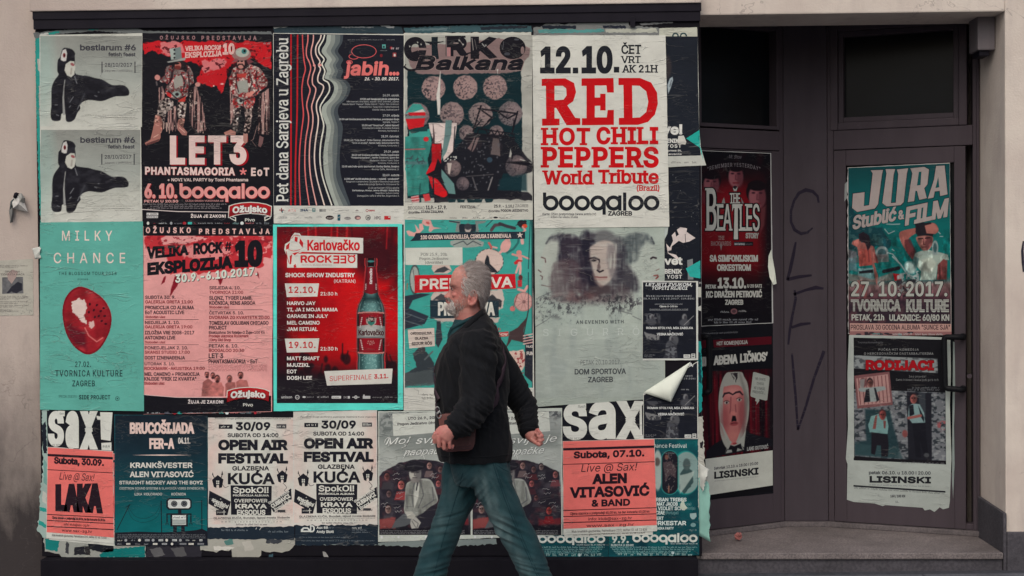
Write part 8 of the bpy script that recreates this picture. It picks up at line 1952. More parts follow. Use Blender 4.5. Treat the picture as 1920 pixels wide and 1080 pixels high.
# ------------------------------------------------------------------ the walking man (profile to the left, 1.15 m in front of the wall)
from mathutils import noise as mnoise
from mathutils.bvhtree import BVHTree
YM=-1.15
def M(px,py,dy=0.0): return wall_plane(YM+dy).at(px,py)
def to_px(p):
    d=Vector((p[0],YM,p[2])) -CAM;z=d.dot(fwd)
    return (W0/2+d.dot(rt)/z*FPX,H0/2 -d.dot(up)/z*FPX)
PXM=400.0
class Loft:
    """closed skins through rings of points"""
    def __init__(self): self.v=[];self.f=[]
    def rings(self,rs,cap=True):
        n=len(rs[0]);k=len(self.v)
        for r in rs: self.v+=[tuple(p) for p in r]
        for i in range(len(rs) -1):
            for s in range(n):
                q=(s+1) % n;self.f.append((k+i*n+s,k+i*n+q,k+(i+1)*n+q,k+(i+1)*n+s))
        if cap:
            self.f.append(tuple(k+s for s in range(n))[::-1]);self.f.append(tuple(k+(len(rs) -1)*n+s for s in range(n)))
        return self
    def limb(self,pts,ra,rb=None,seg=16):
        """pts: world points; ra radius in the picture plane, rb in depth"""
        pts=[Vector(p) for p in pts];n=len(pts);rb=ra if rb is None else rb;rs=[]
        for i,p in enumerate(pts):
            t=(pts[min(i+1,n -1)] -pts[max(i -1,0)]).normalized()
            a=t.cross(Vector((0,1,0)))
            if a.length<.2: a=Vector((1,0,0)) -t*t.x
            a.normalize();b=a.cross(t).normalized()
            rs.append([p+a*ra[i]*math.cos(w)+b*rb[i]*math.sin(w) for w in np.linspace(0,2*math.pi,seg,endpoint=False)])
        e0=[pts[0]+(q -pts[0])*.5 -(pts[1] -pts[0]).normalized()*ra[0]*.45 for q in rs[0]]
        e1=[pts[-1]+(q -pts[-1])*.5+(pts[-1] -pts[-2]).normalized()*ra[-1]*.45 for q in rs[-1]]
        return self.rings([e0]+rs+[e1])
    def ball(self,c,r,seg=14,rot=None):
        rs=[]
        for i in range(1,9):
            a=math.pi*i/9;ring=[]
            for w in np.linspace(0,2*math.pi,seg,endpoint=False):
                q=Vector((r[0]*math.sin(a)*math.cos(w),r[1]*math.sin(a)*math.sin(w),r[2]*math.cos(a)))
                if rot is not None: q=rot @ q
                ring.append(Vector(c)+q)
            rs.append(ring)
        return self.rings(rs)
    def torso(self,rows,seg=32,ex=2.4,yc=0.0):
        """rows: (py, front px, back px, half depth[, centre dy])"""
        rs=[]
        for row in rows:
            py,f,b,hd=row[:4];dy=row[4] if len(row)>4 else yc
            c=M((f+b)/2,py,dy);rx=(b -f)/2/PXM;ring=[]
            for w in np.linspace(0,2*math.pi,seg,endpoint=False):
                cw,sw=math.cos(w),math.sin(w)
                x=rx*math.copysign(abs(cw)**(2/ex),cw);y=hd*math.copysign(abs(sw)**(2/ex),sw)
                ring.append(c+Vector((x,y,-(row[5] if len(row)>5 else 0)/PXM*(rx -x)/(2*rx))))
            rs.append(ring)
        return self.rings(rs)
    def fused(self,name,voxel,smooth=3):
        """union of everything into one continuous skin"""
        me=bpy.data.meshes.new(name);me.from_pydata(self.v,[],self.f)
        bm=bmesh.new();bm.from_mesh(me);bmesh.ops.recalc_face_normals(bm,faces=bm.faces);bm.to_mesh(me);bm.free()
        ob=bpy.data.objects.new(name,me);COL.objects.link(ob)
        r=ob.modifiers.new('r','REMESH');r.mode='VOXEL';r.voxel_size=voxel;r.use_smooth_shade=True
        s=ob.modifiers.new('s','SMOOTH');s.iterations=smooth;s.factor =.5
        dg=bpy.context.evaluated_depsgraph_get();dg.update()
        out=bpy.data.meshes.new_from_object(ob.evaluated_get(dg));out.name=name
        bpy.data.objects.remove(ob);bpy.data.meshes.remove(me)
        return out
def coords_of(me):
    a=np.zeros(len(me.vertices)*3);me.vertices.foreach_get('co',a);return a.reshape(-1,3)
def normals_of(me):
    a=np.zeros(len(me.vertices)*3);me.vertex_normals.foreach_get('vector',a);return a.reshape(-1,3)
def put(me,co): me.vertices.foreach_set('co',co.ravel());me.update()
def fn3(p,s,seed=0.0): return mnoise.noise(Vector((p[0]*s[0]+seed,p[1]*s[1]+seed*1.7,p[2]*s[2] -seed)))
def obj_of(me,name,mat,parent):
    me.materials.clear();me.materials.append(mat);me.polygons.foreach_set('use_smooth',np.ones(len(me.polygons),bool))
    o=bpy.data.objects.new(name,me);COL.objects.link(o)
    if parent is not None: o.parent=parent;o.matrix_parent_inverse=parent.matrix_world.inverted()
    return o
def paint(me,c):
    at=me.color_attributes.new('col','FLOAT_COLOR','POINT')
    a=np.ones((len(c),4),np.float32);a[:,:3]=c;at.data.foreach_set('color',a.ravel())
def bvh_of(me): return BVHTree.FromPolygons([tuple(v.co) for v in me.vertices],[tuple(p.vertices) for p in me.polygons])

# --- skin: head, neck, hands, with arms, trunk and legs inside the clothes
B=Loft()
head=[(495.5,874,889,.022),(498,862,899,.045),(503,854,907,.060),(510,849,911.5,.069),(518,846,914,.075),(526,844.5,915,.078),(532,843.5,915,.078),(537,843.5,914.5,.077),(542,846,914,.076),(548,845.5,912.5,.074),(554,844.5,910.5,.072),(560,842,908,.069),(566,840.5,905.5,.066),(572,839,903,.062),(578,838,901,.056),(583,841,899,.049),(588,847,899,.047)]
rs=[]
for py,f,b,hd in head:
    c=M(880,py);ring=[]
    for w in np.linspace(0,2*math.pi,36,endpoint=False):
        cw,sw=math.cos(w),math.sin(w)
        if cw<0:                              # face half: flatter cheeks,rounded front
            x=(880 -f)/PXM*math.copysign(abs(cw)**.80,cw);y=hd*math.copysign(abs(sw)**.92,sw)*(1 -.10*cw*cw)
        else: x=(b -880)/PXM*cw;y=hd*sw
        ring.append(c+Vector((x,y,0)))
    rs.append(ring)
B.rings(rs)
B.torso([(572,853,903,.056),(590,852,906,.060),(605,854,912,.066),(630,850,920,.10),(650,845,930,.15)],ex=2.0)
# nose, brow ridge, cheek bones, lips, chin, ears
rs=[]
for py,f,hd in ((539,845.5,.006),(544,842,.008),(549,838.5,.010),(553,834.5,.013),(556,832,.0155),(558.5,835,.016),(560.5,841,.012)):
    a=M(f,py);b=M(853,py)
    rs.append([a+Vector((0,-hd*.45,0)),a+Vector((0,hd*.45,0)),a+(b -a)*.35+Vector((0,hd,0)),b+Vector((0,hd*1.25,0)),b+Vector((0,-hd*1.25,0)),a+(b -a)*.35+Vector((0,-hd,0))])
B.rings(rs)
for s in (-1,1):
    B.ball(M(848,535.5,s*.026),(.0115,.020,.0075));B.ball(M(853,553,s*.043),(.016,.016,.014));B.ball(M(839,557.5,s*.012),(.006,.006,.006))
    rot=Matrix.Rotation(R(14),3,'Y')
    rs=[]
    # ear: a rolled rim with a lobe
    ec=M(886.5,558,s*.078)
    for i in range(22):
        a=2*math.pi*i/22;q=rot @ Vector((.0185*math.cos(a),0,.033*math.sin(a)));rs.append(ec+q+Vector((0,s*(.010+.006*math.cos(a)),0)))
    rs.append(rs[0]);B.limb(rs,[.0056+(.003 if p.z<ec.z -.02 else 0) for p in rs],seg=8)
    B.ball(ec+Vector((.002,s*.002,0)),(.018,.008,.030),rot=rot);B.ball(ec+Vector((-.013,s*.008,-.001)),(.005,.005,.008))
B.ball(M(838.5,563.4),(.008,.019,.0042));B.ball(M(839,567),(.0075,.016,.005));B.ball(M(841,577),(.013,.022,.013))
# arms and legs inside the clothes
B.limb([M(893,640,-.17),M(896,700,-.21),M(895,758,-.25),M(872,783,-.32),M(848,804,-.385)],[.06,.05,.042,.038,.026],seg=12)
B.limb([M(905,645,.17),M(945,705,.2),M(983,765,.22),M(988,790,.16),M(992,812,.10)],[.06,.05,.042,.038,.026],seg=12)
B.torso([(640,850,935,.15),(700,830,945,.17),(800,832,945,.17),(870,850,950,.16),(905,860,950,.14)],ex=2.2)
B.limb([M(875,880,.08),M(846,975,.09),M(815,1050,.09),M(786,1142,.09)],[.075,.05,.042,.035],seg=12);B.limb([M(918,890,-.07),M(952,975,-.09),M(990,1050,-.09),M(1032,1140,-.09)],[.075,.05,.042,.035],seg=12)
# near hand: loose fist, back of the hand to the street
B.limb([M(850,803,-.380),M(842,809,-.390),M(835,813,-.396),M(831,817,-.396),M(828,821,-.388)],[.026,.036,.043,.044,.034],[.02,.022,.024,.023,.018],seg=16)
for i,(kx,ky,ex,ey) in enumerate(((816.5,814.5,815,829),(823.5,819,823,837),(832.5,822,833,841.5),(842,823,843.5,839.5))):
    d=-.402+.003*abs(i -1.2)
    B.limb([M(kx+6,ky -8,d+.012),M(kx,ky,d -.004),M((kx+ex)/2,(ky+ey)/2,d -.003),M(ex,ey,d+.004),M(ex+3.5,ey+.5,d+.020),M(ex+6,ey -5,d+.030)],[.0095,.0122 -.0004*i,.0100 -.0005*i,.0106 -.0005*i,.0092,.0078],seg=10)
B.limb([M(838,808,-.372),M(826,808,-.366),M(817,813,-.364),M(813.5,820,-.366),M(815,826,-.37)],[.014,.0128,.0118,.0108,.008],seg=10)
# far hand swinging back
B.limb([M(991,811,.10),M(995,815,.095),M(1001,819,.09),M(1005,820,.09)],[.026,.031,.032,.028],[.02,.022,.024,.022],seg=14)
for i,(kx,ky) in enumerate(((1009,806),(1013.5,812),(1014.5,819.5),(1012,826.5))):
    d=.085 -.004*i
    B.limb([M(kx -8,ky+2.5,d+.006),M(kx,ky,d),M(kx+3.2,ky+5.5,d -.008),M(kx -.5,ky+8.0,d -.022),M(kx -6,ky+6,d -.024)],[.0098,.0105,.0098,.009,.0075],seg=10)
B.limb([M(996,823,.075),M(1003,829,.066),M(1010,832,.066),M(1014.5,833.5,.070)],[.0125,.0115,.0105,.008],seg=10)
body_me=B.fused('person',.0030,2)
co=coords_of(body_me);no=normals_of(body_me)
pxy=np.array([to_px(p) for p in co]);cy=co[:,1] -YM
headm=pxy[:,1]<600
for s in (-1,1):
    ev=np.array(M(849.5,541.5,s*.031));d=np.linalg.norm((co -ev)*np.array((1,1,1.35)),axis=1)
    co+=-no*(.0052*np.exp(-(d/.0125)**2))[:,None]
    ev=np.array(M(886.5,557,s*.092));d=np.linalg.norm((co -ev)*np.array((1.5,.8,.9)),axis=1);co[:,1]+=-s*.007*np.exp(-(d/.011)**2)
    # nasolabial crease and lines at the eye
    for a,b,w_,dep in (((841.5,559),(847.5,569),.0035,.002),((851,546.5),(858,548.5),.003,.0012),((855,541),(862,539),.0025,.001),((855,543),(862,546),.0025,.001)):
        A_,B_=np.array(a),np.array(b);q=pxy -A_;t=np.clip((q @ (B_ -A_))/((B_ -A_) @ (B_ -A_)),0,1)
        dd=np.linalg.norm(q -t[:,None]*(B_ -A_),axis=1)/PXM
        co -=no*(dep*np.exp(-(dd/w_)**2)*headm*(np.sign(cy)==s))[:,None]
for yy in (508,513.5,519,524.5):                # forehead lines
    co -=no*(.0007*np.exp(-((pxy[:,1] -yy -1.2*np.sin(pxy[:,0]*.3))/1.0)**2)*(pxy[:,0]<866)*headm)[:,None]
put(body_me,co)
nz=np.array([fn3(p,(22,22,22)) for p in co]);nf=np.array([fn3(p,(90,90,90),3) for p in co])
skin_c=np.tile(lin((166,110,98)),(len(co),1))
def tint(w_,c):
    global skin_c
    w_=np.clip(w_,0,1)[:,None];skin_c=skin_c*(1 -w_)+lin(c)*w_
g2=lambda x,y,rx,ry: np.exp(-(((pxy[:,0] -x)/rx)**2+((pxy[:,1] -y)/ry)**2))*headm
tint(g2(858,553,12,8)*.45,(178,92,84));tint(g2(834,556,6,5)*.4,(176,92,84));tint(g2(886,557,12,16)*.5,(176,98,90));tint(g2(852,515,10,12)*.5,(190,132,116));tint(g2(837,565,4.5,2.6)*.9*(np.abs(cy)<.024),(138,70,68));tint(g2(850,547,6,2.4)*.5,(140,88,84));tint(g2(849,539.5,6,3.4)*.9,(84,46,46));tint(g2(860,540,5,4)*.35,(128,74,70));tint(g2(856,580,14,9)*.35,(150,112,102));tint(g2(862,508,10,7)*.5,(196,142,128));tint(g2(843,571,6,3)*.4,(120,80,76));tint(g2(886,560,5,8)*.5,(120,62,58));tint((pxy[:,1]>585)*headm*.5,(150,88,80))  # skin redness and lips, plus painted forehead highlights and shade round the eyes
handm=(pxy[:,1]>780) & (pxy[:,1]<850)
tint(handm*.75,(172,112,102));tint(handm*np.clip(nz*2+nf,0,1)*.6,(156,84,80));tint(handm*(pxy[:,1]>824)*(pxy[:,0]<900)*.35,(160,88,82))
skin_c*=(1+.15*nz+.13*nf)[:,None]
paint(body_me,np.clip(skin_c/K_WALL,0,.9))
def skin_mat():
    m,t,b=new_mat('skin');at=N(t,'ShaderNodeAttribute',attribute_name='col');t.links.new(at.outputs['Color'],b.inputs['Base Color'])
    b.inputs['Roughness'].default_value=.5;b.inputs['Specular IOR Level'].default_value=.35
    b.inputs['Subsurface Weight'].default_value=.12;b.inputs['Subsurface Radius'].default_value=(.006,.0025,.0015)
    bump(t,b,noise(t,coords(t),420,3,.6),.22,.001);return m
man=obj_of(body_me,'person',skin_mat(),None)
tag(man,'grey-haired bearded man in a black jacket and blue jeans walking left past the posters','person')
hb=bvh_of(body_me)

# eyes
M_LASH=surf('lash',(38,26,26),.7,.1,.1,30,80,0)
for s in (-1,1):
    L_=Loft();L_.ball(M(850.2,541.6,s*.0305),(.0098,.0098,.0098));me=bpy.data.meshes.new('eye');me.from_pydata(L_.v,[],L_.f)
    m_eye=surf('eye_white',(150,132,126),.25,.5,.1,30,80,0)
    e_=obj_of(me,'eye',m_eye,man)
    L_=Loft();L_.ball(M(847.2,541.6,s*.0335),(.0035,.0048,.0052));me=bpy.data.meshes.new('iris');me.from_pydata(L_.v,[],L_.f);obj_of(me,'iris',surf('iris',(44,34,34),.2,.5,.2,60,80,0),e_)
    # upper and lower lid folds
    for dz,r_ in ((-3.2,.0036),(2.6,.0028)):
        pts=[hb.find_nearest(M(x,541.6+dz*math.sin(u*math.pi) ,s*yy))[0] for x,yy,u in ((846.8,.021,.15),(846.4,.029,.5),(848.4,.037,.7),(852.2,.042,1.0))]
        MB().tube(pts,r_*.8,8).build('eyelid',man.data.materials[0],man,smooth=True)
    pts=[hb.find_nearest(M(x,541.6 -1.6*math.sin(u*math.pi),s*yy))[0]+Vector((-.002,s*.0025,0)) for x,yy,u in ((846.2,.024,.2),(847,.030,.6),(849.2,.037,.8),(852,.041,1.0))]
    MB().tube(pts,.0011,6).build('eyelash',M_LASH,man,smooth=True)
for o_ in man.children:
    if o_.name.startswith('eyelid'): paint(o_.data,np.tile(lin((150,94,86))/K_WALL,(len(o_.data.vertices),1)))

# --- hair and beard: many thin locks over the scalp
def in_poly(pts,x,y):
    c=False;n=len(pts)
    for i in range(n):
        (ax,ay),(bx,by)=pts[i],pts[(i+1) % n]
        if (ay>y) !=(by>y) and x<(bx -ax)*(y -ay)/(by -ay)+ax: c=not c
    return c
def locks(name,region,n,length,width,cols,flow,seed,lift=.0015,curl_=.004,parent=None,nseg=4,ymax=9.0):
    r=random.Random(seed)
    cen=np.array([tuple(p.center) for p in body_me.polygons]);ok=[i for i in range(len(cen)) if cen[i][2]>1.40 and in_poly(region,*to_px(cen[i]))]
    V_,F_,C_=[],[],[]
    for _ in range(n):
        p=body_me.polygons[r.choice(ok)];nrm=p.normal.copy();q=p.center+nrm*r.uniform(0,lift);px_,py_=to_px(q)
        d=flow(px_,py_,q,r);d=(d -nrm*d.dot(nrm));
        if d.length<1e-4: continue
        d.normalize();L_=length*r.uniform(.55,1.25);w_=width*r.uniform(.6,1.3);side=d.cross(nrm).normalized();c=np.array(lin(r.choice(cols)))*r.uniform(.86,1.1)/K_WALL;k=len(V_)
        for s in range(nseg+1):
            u=s/nseg;pos=q+d*L_*u+nrm*(lift*math.sin(u*2.6)+curl_*u*u*r.uniform(-.2,1))+side*curl_*.5*math.sin(u*3+r.random()*3)*u
            if s and s % 2==0:
                loc,n2,_,dist=hb.find_nearest(pos)
                if loc is not None and (pos -loc).dot(n2)<.0012: pos=loc+n2*.002
            ww=w_*(1 -u*.85);V_+=[tuple(pos -side*ww),tuple(pos+side*ww)];C_+=[c*(1 -.25*u),c*(1 -.25*u)]
        F_+=[(k+2*s,k+2*s+1,k+2*s+3,k+2*s+2) for s in range(nseg)]
    me=bpy.data.meshes.new(name);me.from_pydata(V_,[],F_);paint(me,np.clip(np.array(C_),0,.9))
    return me
def hair_mat():
    m,t,b=new_mat('hair');at=N(t,'ShaderNodeAttribute',attribute_name='col');t.links.new(at.outputs['Color'],b.inputs['Base Color'])
    b.inputs['Roughness'].default_value=.55;b.inputs['Specular IOR Level'].default_value=.25;return m
M_HAIR=hair_mat()
greys=[(166,152,145),(150,135,128),(178,166,158),(134,119,113),(158,141,133)]
hair_r=[(869,500),(873,510),(877,520),(873,532),(871,549),(874,551),(881,545),(886,542),(893,545),(898,552),(899,566),(901,578),(908,578),(922,560),(924,520),(910,490),(885,486),(870,492)]
def flow_h(x,y,q,r):
    k=min(1,max(0,(y -500)/34));f=min(1,max(0,(886 -x)/14))*k
    d=Vector((.95,0,.18))*(1 -k)+Vector((.5,0,-.8))*k+Vector((.25,0,.1))*f
    return d+Vector((r.uniform(-.25,.25),r.uniform(-.18,.18),r.uniform(-.18,.22)))
hm=locks('hair',hair_r,6500,.036,.0010,greys,flow_h,5,lift=.007,curl_=.004)
obj_of(hm,'hair',M_HAIR,man)
obj_of(locks('hair',[(872,500),(878,520),(874,545),(880,545),(898,548),(902,578),(909,578),(922,560),(924,520),(910,490),(885,486),(866,494)],1500,.045,.0008,greys+[(160,148,140)],flow_h,6,lift=.009,curl_=.008),'hair',M_HAIR,man)
obj_of(locks('hair',[(860,499),(866,512),(871,530),(867,548),(878,556),(884,540),(880,500)],260,.02,.0008,greys,flow_h,16,lift=.006,curl_=.006),'hair',M_HAIR,man)
obj_of(locks('hair',[(896,548),(899,570),(903,583),(912,578),(920,556),(920,540)],900,.03,.0013,greys,lambda x,y,q,r: Vector((.35,0,-.9))+Vector((r.uniform(-.2,.3),r.uniform(-.1,.1),0)),17,lift=.010,curl_=.006),'hair',M_HAIR,man)
obj_of(locks('hair',[(866,520),(872,520),(880,535),(884,542),(876,553),(868,550)],240,.022,.0009,[(190,180,172),(176,164,156)],flow_h,18,lift=.008,curl_=.004),'hair',M_HAIR,man)
obj_of(locks('hair',[(872,494),(900,492),(906,500),(880,503)],260,.03,.0007,[(160,146,138),(138,124,116)],lambda x,y,q,r: Vector((.5,r.uniform(-.4,.4),.75)),19,lift=.012,curl_=.010),'hair',M_HAIR,man)
beard_r=[(868,548),(876,553),(879,566),(874,576),(866,586),(856,594),(846,592),(836,584),(832,576),(833,569.5),(842,569.5),(848,565),(853,560),(860,558)]
flow_b=lambda x,y,q,r: Vector((-.25 if x<850 else -.05,0,-1))+Vector((r.uniform(-.3,.25),r.uniform(-.3,.3),r.uniform(-.2,.2)))
whites=[(214,203,193),(200,186,176),(176,158,148),(222,213,204)];salt=[(150,128,118),(128,104,96),(176,158,148),(110,88,84)]
def beard(reg,n,ln,wd,cols,seed,lift): obj_of(locks('beard',reg,n,ln,wd,cols,flow_b,seed,lift=lift,curl_=.003),'beard',M_HAIR,man)
beard(beard_r,380,.008,.0008,salt+whites[2:3],8,.0015);beard([(858,566),(872,572),(862,590),(852,599),(843,592),(838,580),(846,570)],650,.010,.0008,salt,12,.003)
beard([(852,562),(856,580),(850,596),(842,590),(833,581),(832,571),(842,570),(847,566)],1300,.013,.0009,whites,9,.003);beard([(866,545),(882,553),(884,566),(872,584),(858,592),(850,604),(844,594),(850,566)],220,.006,.0007,salt+[(90,72,70)],13,.001)
obj_of(locks('moustache',[(833,557.5),(842,557.5),(850,562),(849,568),(843,564.5),(838,562.5),(832,562)],800,.009,.0008,whites+salt,lambda x,y,q,r: Vector((.35,(q.y -YM)*30,-.6)),10,lift=.002,curl_=.002),'moustache',M_HAIR,man)
obj_of(locks('eyebrow',[(841,533),(848,532.5),(857,535),(856,537),(847,536.2),(842,536.5)],170,.008,.0006,[(58,42,40),(84,64,60),(44,32,32)],lambda x,y,q,r: Vector((1,(q.y -YM)*20,.2)),11,lift=.002,curl_=.002),'eyebrow',M_HAIR,man)

# --- clothes
def cloth_mat(name,c1,c2,sc,rough=.85,spec=.12,weave=900,w_str=.25,attr=False):
    m,t,b=new_mat(name);v=coords(t)
    f=ramp(t,noise(t,v,sc,5,.65),[(.3,0.0),(.7,1.0)])
    c=mixc(t,f,base(c1),base(c2))
    if attr:
        at=N(t,'ShaderNodeAttribute',attribute_name='col');c=mixc(t,at.outputs['Fac'],c,base((88,104,104)))
    fine=ramp(t,noise(t,coords(t,(1,1,.55)),weave,2,.5),[(.25,.78),(.75,1.15)]);c=mixc(t,1.0,c,fine,'MULTIPLY')
    t.links.new(c,b.inputs['Base Color']);b.inputs['Roughness'].default_value=rough;b.inputs['Specular IOR Level'].default_value=spec
    b.inputs['Sheen Weight'].default_value=.05
    bump(t,b,math_n(t,'ADD',noise(t,v,weave*.5,2,.5),math_n(t,'MULTIPLY',noise(t,v,24,3,.5,.4),1.5)),w_str,.002);return m
M_JACKET=cloth_mat('jacket_cloth',(20,21,24),(15,16,19),9,.8,.14);M_DENIM=cloth_mat('denim',(29,58,62),(22,46,51),14,.9,.1,700,.35,True);M_SHIRT=cloth_mat('shirt_cloth',(34,62,64),(28,52,56),20)
J=Loft()
J.torso([(577,853,906,.066,0,45),(584,849,911,.088,0,42),(594,846,918,.130,0,35),(606,844,926,.176,0,26),(620,842,932,.200,0,16),(632,842,937,.210,0,7),(640,843,939,.213),(652,835,942,.218),(664,828,945,.22),(678,821,948,.22),(695,817.5,950,.218),(715,815,951,.215),(741,814,952,.214),(777,815,954,.212),(805,816,956.5,.212),(831,818,959,.212),(848,820.5,958.5,.21),(862,824,956,.208)],ex=2.5)
J.limb([M(897,632,-.165),M(897,655,-.195),M(897,690,-.215),M(896,728,-.232),M(893,757,-.25),M(880,776,-.29),M(866,790,-.33),M(857,798,-.358),M(851,802.5,-.374)],[.07,.086,.083,.080,.080,.072,.064,.054,.046],[.07,.074,.072,.072,.074,.066,.06,.052,.045],seg=20)
J.limb([M(908,640,.165),M(925,672,.19),M(946,705,.205),M(966,738,.215),M(983,764,.215),M(987,782,.18),M(990,797,.14),M(992,808,.11)],[.07,.082,.078,.072,.068,.060,.052,.044],[.07,.074,.07,.068,.066,.06,.052,.044],seg=20)
jm=J.fused('jacket',.0065,4)
co=coords_of(jm);no=normals_of(jm);px=np.array([to_px(p) for p in co]);dy=co[:,1] -YM
def segdist(p,a,b):
    a,b=np.array(a,float),np.array(b,float);t=np.clip(((p -a) @ (b -a))/((b -a) @ (b -a)),0,1);return np.linalg.norm(p -a -t[:,None]*(b -a),axis=1),t
def folds(u,co,seed):
    """uneven creases across the direction u"""
    return np.array([1.5 -4.2*abs(mnoise.noise(Vector((a*.22,p[0]*4+seed,p[1]*3+p[2]*3)))) -.5 for a,p in zip(u,co)])
disp=np.array([.017*fn3(p,(9,7,2.6))+.006*(.5 -2.2*abs(fn3(p,(13,10,4.5),5)))+.0025*fn3(p,(40,40,22),9) for p in co])
# creases that fan out from elbow and armpit
for (ax,ay),ang,fr,amp,rad,side in (((893,764),35,.72,.0065,42,-1),((872,786),40,.8,.006,30,-1),((984,764),-48,.7,.007,36,1),((990,795),-20,.85,.006,24,1),((905,672),62,.5,.005,46,-1),((925,700),75,.42,.004,60,-1),((850,700),80,.4,.004,60,-1),((928,770),84,.34,.005,75,-1),((915,650),30,.4,.006,40,-1),((850,830),86,.36,.006,40,-1)):
    ca,sa=math.cos(R(ang)),math.sin(R(ang));u=(px[:,0] -ax)*-sa+(px[:,1] -ay)*ca;rr_=np.hypot(px[:,0] -ax,px[:,1] -ay)
    disp+=amp*folds(u*fr,co,ax)*np.exp(-(rr_/rad)**2)*(np.sign(dy)==side)
disp*=np.clip((px[:,1] -585)/30,.15,1);co+=no*disp[:,None];put(jm,co)
obj_jacket=obj_of(jm,'jacket',M_JACKET,man);jb=bvh_of(jm)
def on(bvh,px_,py_,out=.001):
    d=ray(px_,py_);h=bvh.ray_cast(CAM,d.normalized());return None if h[0] is None else h[0] -d.normalized()*out
def seam(bvh,pts,r,name,mat,parent,n=24,out=.0):
    q=[on(bvh,x,y,out) for x,y in curve(pts,n)];q=[p for p in q if p is not None]
    if len(q)>3: MB().tube(q,r,6).build(name,mat,parent,smooth=True)
seam(jb,[(880,628),(874,650),(871,680),(874,705)],.0022,'armhole_seam',M_JACKET,obj_jacket);seam(jb,[(826,855),(870,857),(920,856),(953,852)],.003,'hem_seam',M_JACKET,obj_jacket,40)
# turned-down collar and cuffs
pts=[M(906,583,-.03),M(901,588,-.062),M(890,598,-.088),M(876,612,-.098),M(863,626,-.092),M(851,640,-.075),M(841,652,-.05)]
MB().tube(pts,[.010,.014,.017,.018,.017,.014,.009],10).build('collar',M_JACKET,obj_jacket,smooth=True)
pts2=[Vector((p.x,2*YM -p.y,p.z)) for p in pts];MB().tube(pts2,[.010,.014,.017,.018,.017,.014,.009],10).build('collar',M_JACKET,obj_jacket,smooth=True)
for a,b,r_ in ((M(855,799.5,-.362),M(847.5,805.5,-.386),.043),(M(991.5,804,.118),M(993,814,.092),.041)):
    a,b=Vector(a),Vector(b);MB().tube([a,a+(b -a)*.1,a+(b -a)*.9,b],[r_*.9,r_,r_*.97,r_*.86],20).build('cuff',M_JACKET,obj_jacket,smooth=True)
S=Loft();S.torso([(598,852,906,.062),(606,849,908,.068),(614,845.5,910,.073),(624,842,912,.076),(636,838,914,.074),(650,835,916,.07),(666,834,916,.06)],ex=2.0)
sm_=S.fused('shirt',.004,3);shirt=obj_of(sm_,'shirt',M_SHIRT,man)
for s in (-1,1): MB().tube([M(904,588,s*.045),M(880,598,s*.068),M(861,608,s*.060),M(847,616,s*.035),M(842,628,s*.022),M(840,638,s*.03)],[.006,.0085,.010,.010,.008,.003],8).build('shirt_collar',M_SHIRT,shirt,smooth=True)

# jeans: two legs and seat in one skin
D=Loft()
D.torso([(838,840,950,.175),(862,843,954,.178),(885,848,957,.172),(905,855,960,.15)],ex=2.4)
fl=[(868,872,42,.085),(890,866,41,.09),(913,863,39,.088),(933,860.5,37.5,.085),(969,845,32.5,.076),(1002,832,31,.07),(1030,821,30.5,.068),(1047,815,31,.067),(1080,807,33,.066),(1115,795,33,.064),(1150,784,33,.062),(1170,777,33,.062)]
nl=[(868,908,44,.085),(891,915,43.5,.092),(912,925,40,.09),(933,935,36.5,.086),(972,954,35,.078),(1010,974,34,.072),(1030,983.5,33,.07),(1047,992,32.5,.068),(1077,1003,32,.066),(1110,1016,32,.064),(1145,1030,32,.062),(1163,1036,31,.062)]
D.limb([M(x,y,.082) for y,x,_,_ in fl],[r_/PXM*.95 for _,_,r_,_ in fl],[h for *_,h in fl],seg=24);D.limb([M(x,y,-.085) for y,x,_,_ in nl],[r_/PXM*.93 for _,_,r_,_ in nl],[h for *_,h in nl],seg=24)
dm=D.fused('jeans',.0055,4)
co=coords_of(dm);no=normals_of(dm);px=np.array([to_px(p) for p in co]);dy=co[:,1] -YM
disp=np.array([.006*fn3(p,(10,10,5),1)+.003*fn3(p,(26,20,15),4) for p in co])
for (ax,ay),ang,fr,amp,rad in (((930,905),60,.5,.004,44),((880,915),-50,.55,.004,36),((836,985),-15,.5,.0055,34),((815,1062),-12,.42,.005,40),((958,985),25,.5,.0055,38),((1000,1062),14,.42,.005,44),((945,880),30,.5,.004,30)):
    ca,sa=math.cos(R(ang)),math.sin(R(ang));u=(px[:,0] -ax)*-sa+(px[:,1] -ay)*ca;rr_=np.hypot(px[:,0] -ax,px[:,1] -ay)
    disp+=amp*folds(u*fr,co,ax)*np.exp(-(rr_/rad)**2)
co+=no*disp[:,None];put(dm,co)
# wear: paler along thigh fronts and knees, darker inside
wear=np.zeros(len(co))
for a,b,wd,am in (((905,895),(945,985),17,.62),((945,985),(985,1060),13,.35),((850,900),(820,1000),13,.25)):
    d,t=segdist(px,a,b);wear+=am*np.exp(-(d/wd)**2)
wear*=.75+.9*np.array([fn3(p,(34,34,12),8) for p in co]);wear+=.10*np.clip(disp/.006,-.5,1.2)+.08
paint(dm,np.repeat(np.clip(wear,0,.8)[:,None],3,1))
jeans=obj_of(dm,'jeans',M_DENIM,man);db=bvh_of(dm)
M_SEAM=surf('seam_thread',(24,48,54),.9,.1,.2,60,80,0)
seam(db,[(924,868),(934,900),(948,940),(966,985),(985,1030),(1008,1082)],.0016,'side_seam',M_SEAM,jeans,50);seam(db,[(928,868),(938,900),(952,940),(970,985),(989,1030),(1012,1082)],.0012,'side_seam',M_SEAM,jeans,50)
seam(db,[(868,885),(856,930),(842,975),(826,1030),(812,1085)],.0016,'inner_seam',M_SEAM,jeans,50);seam(db,[(932,872),(944,880),(953,884)],.0016,'pocket_seam',M_SEAM,jeans,12)
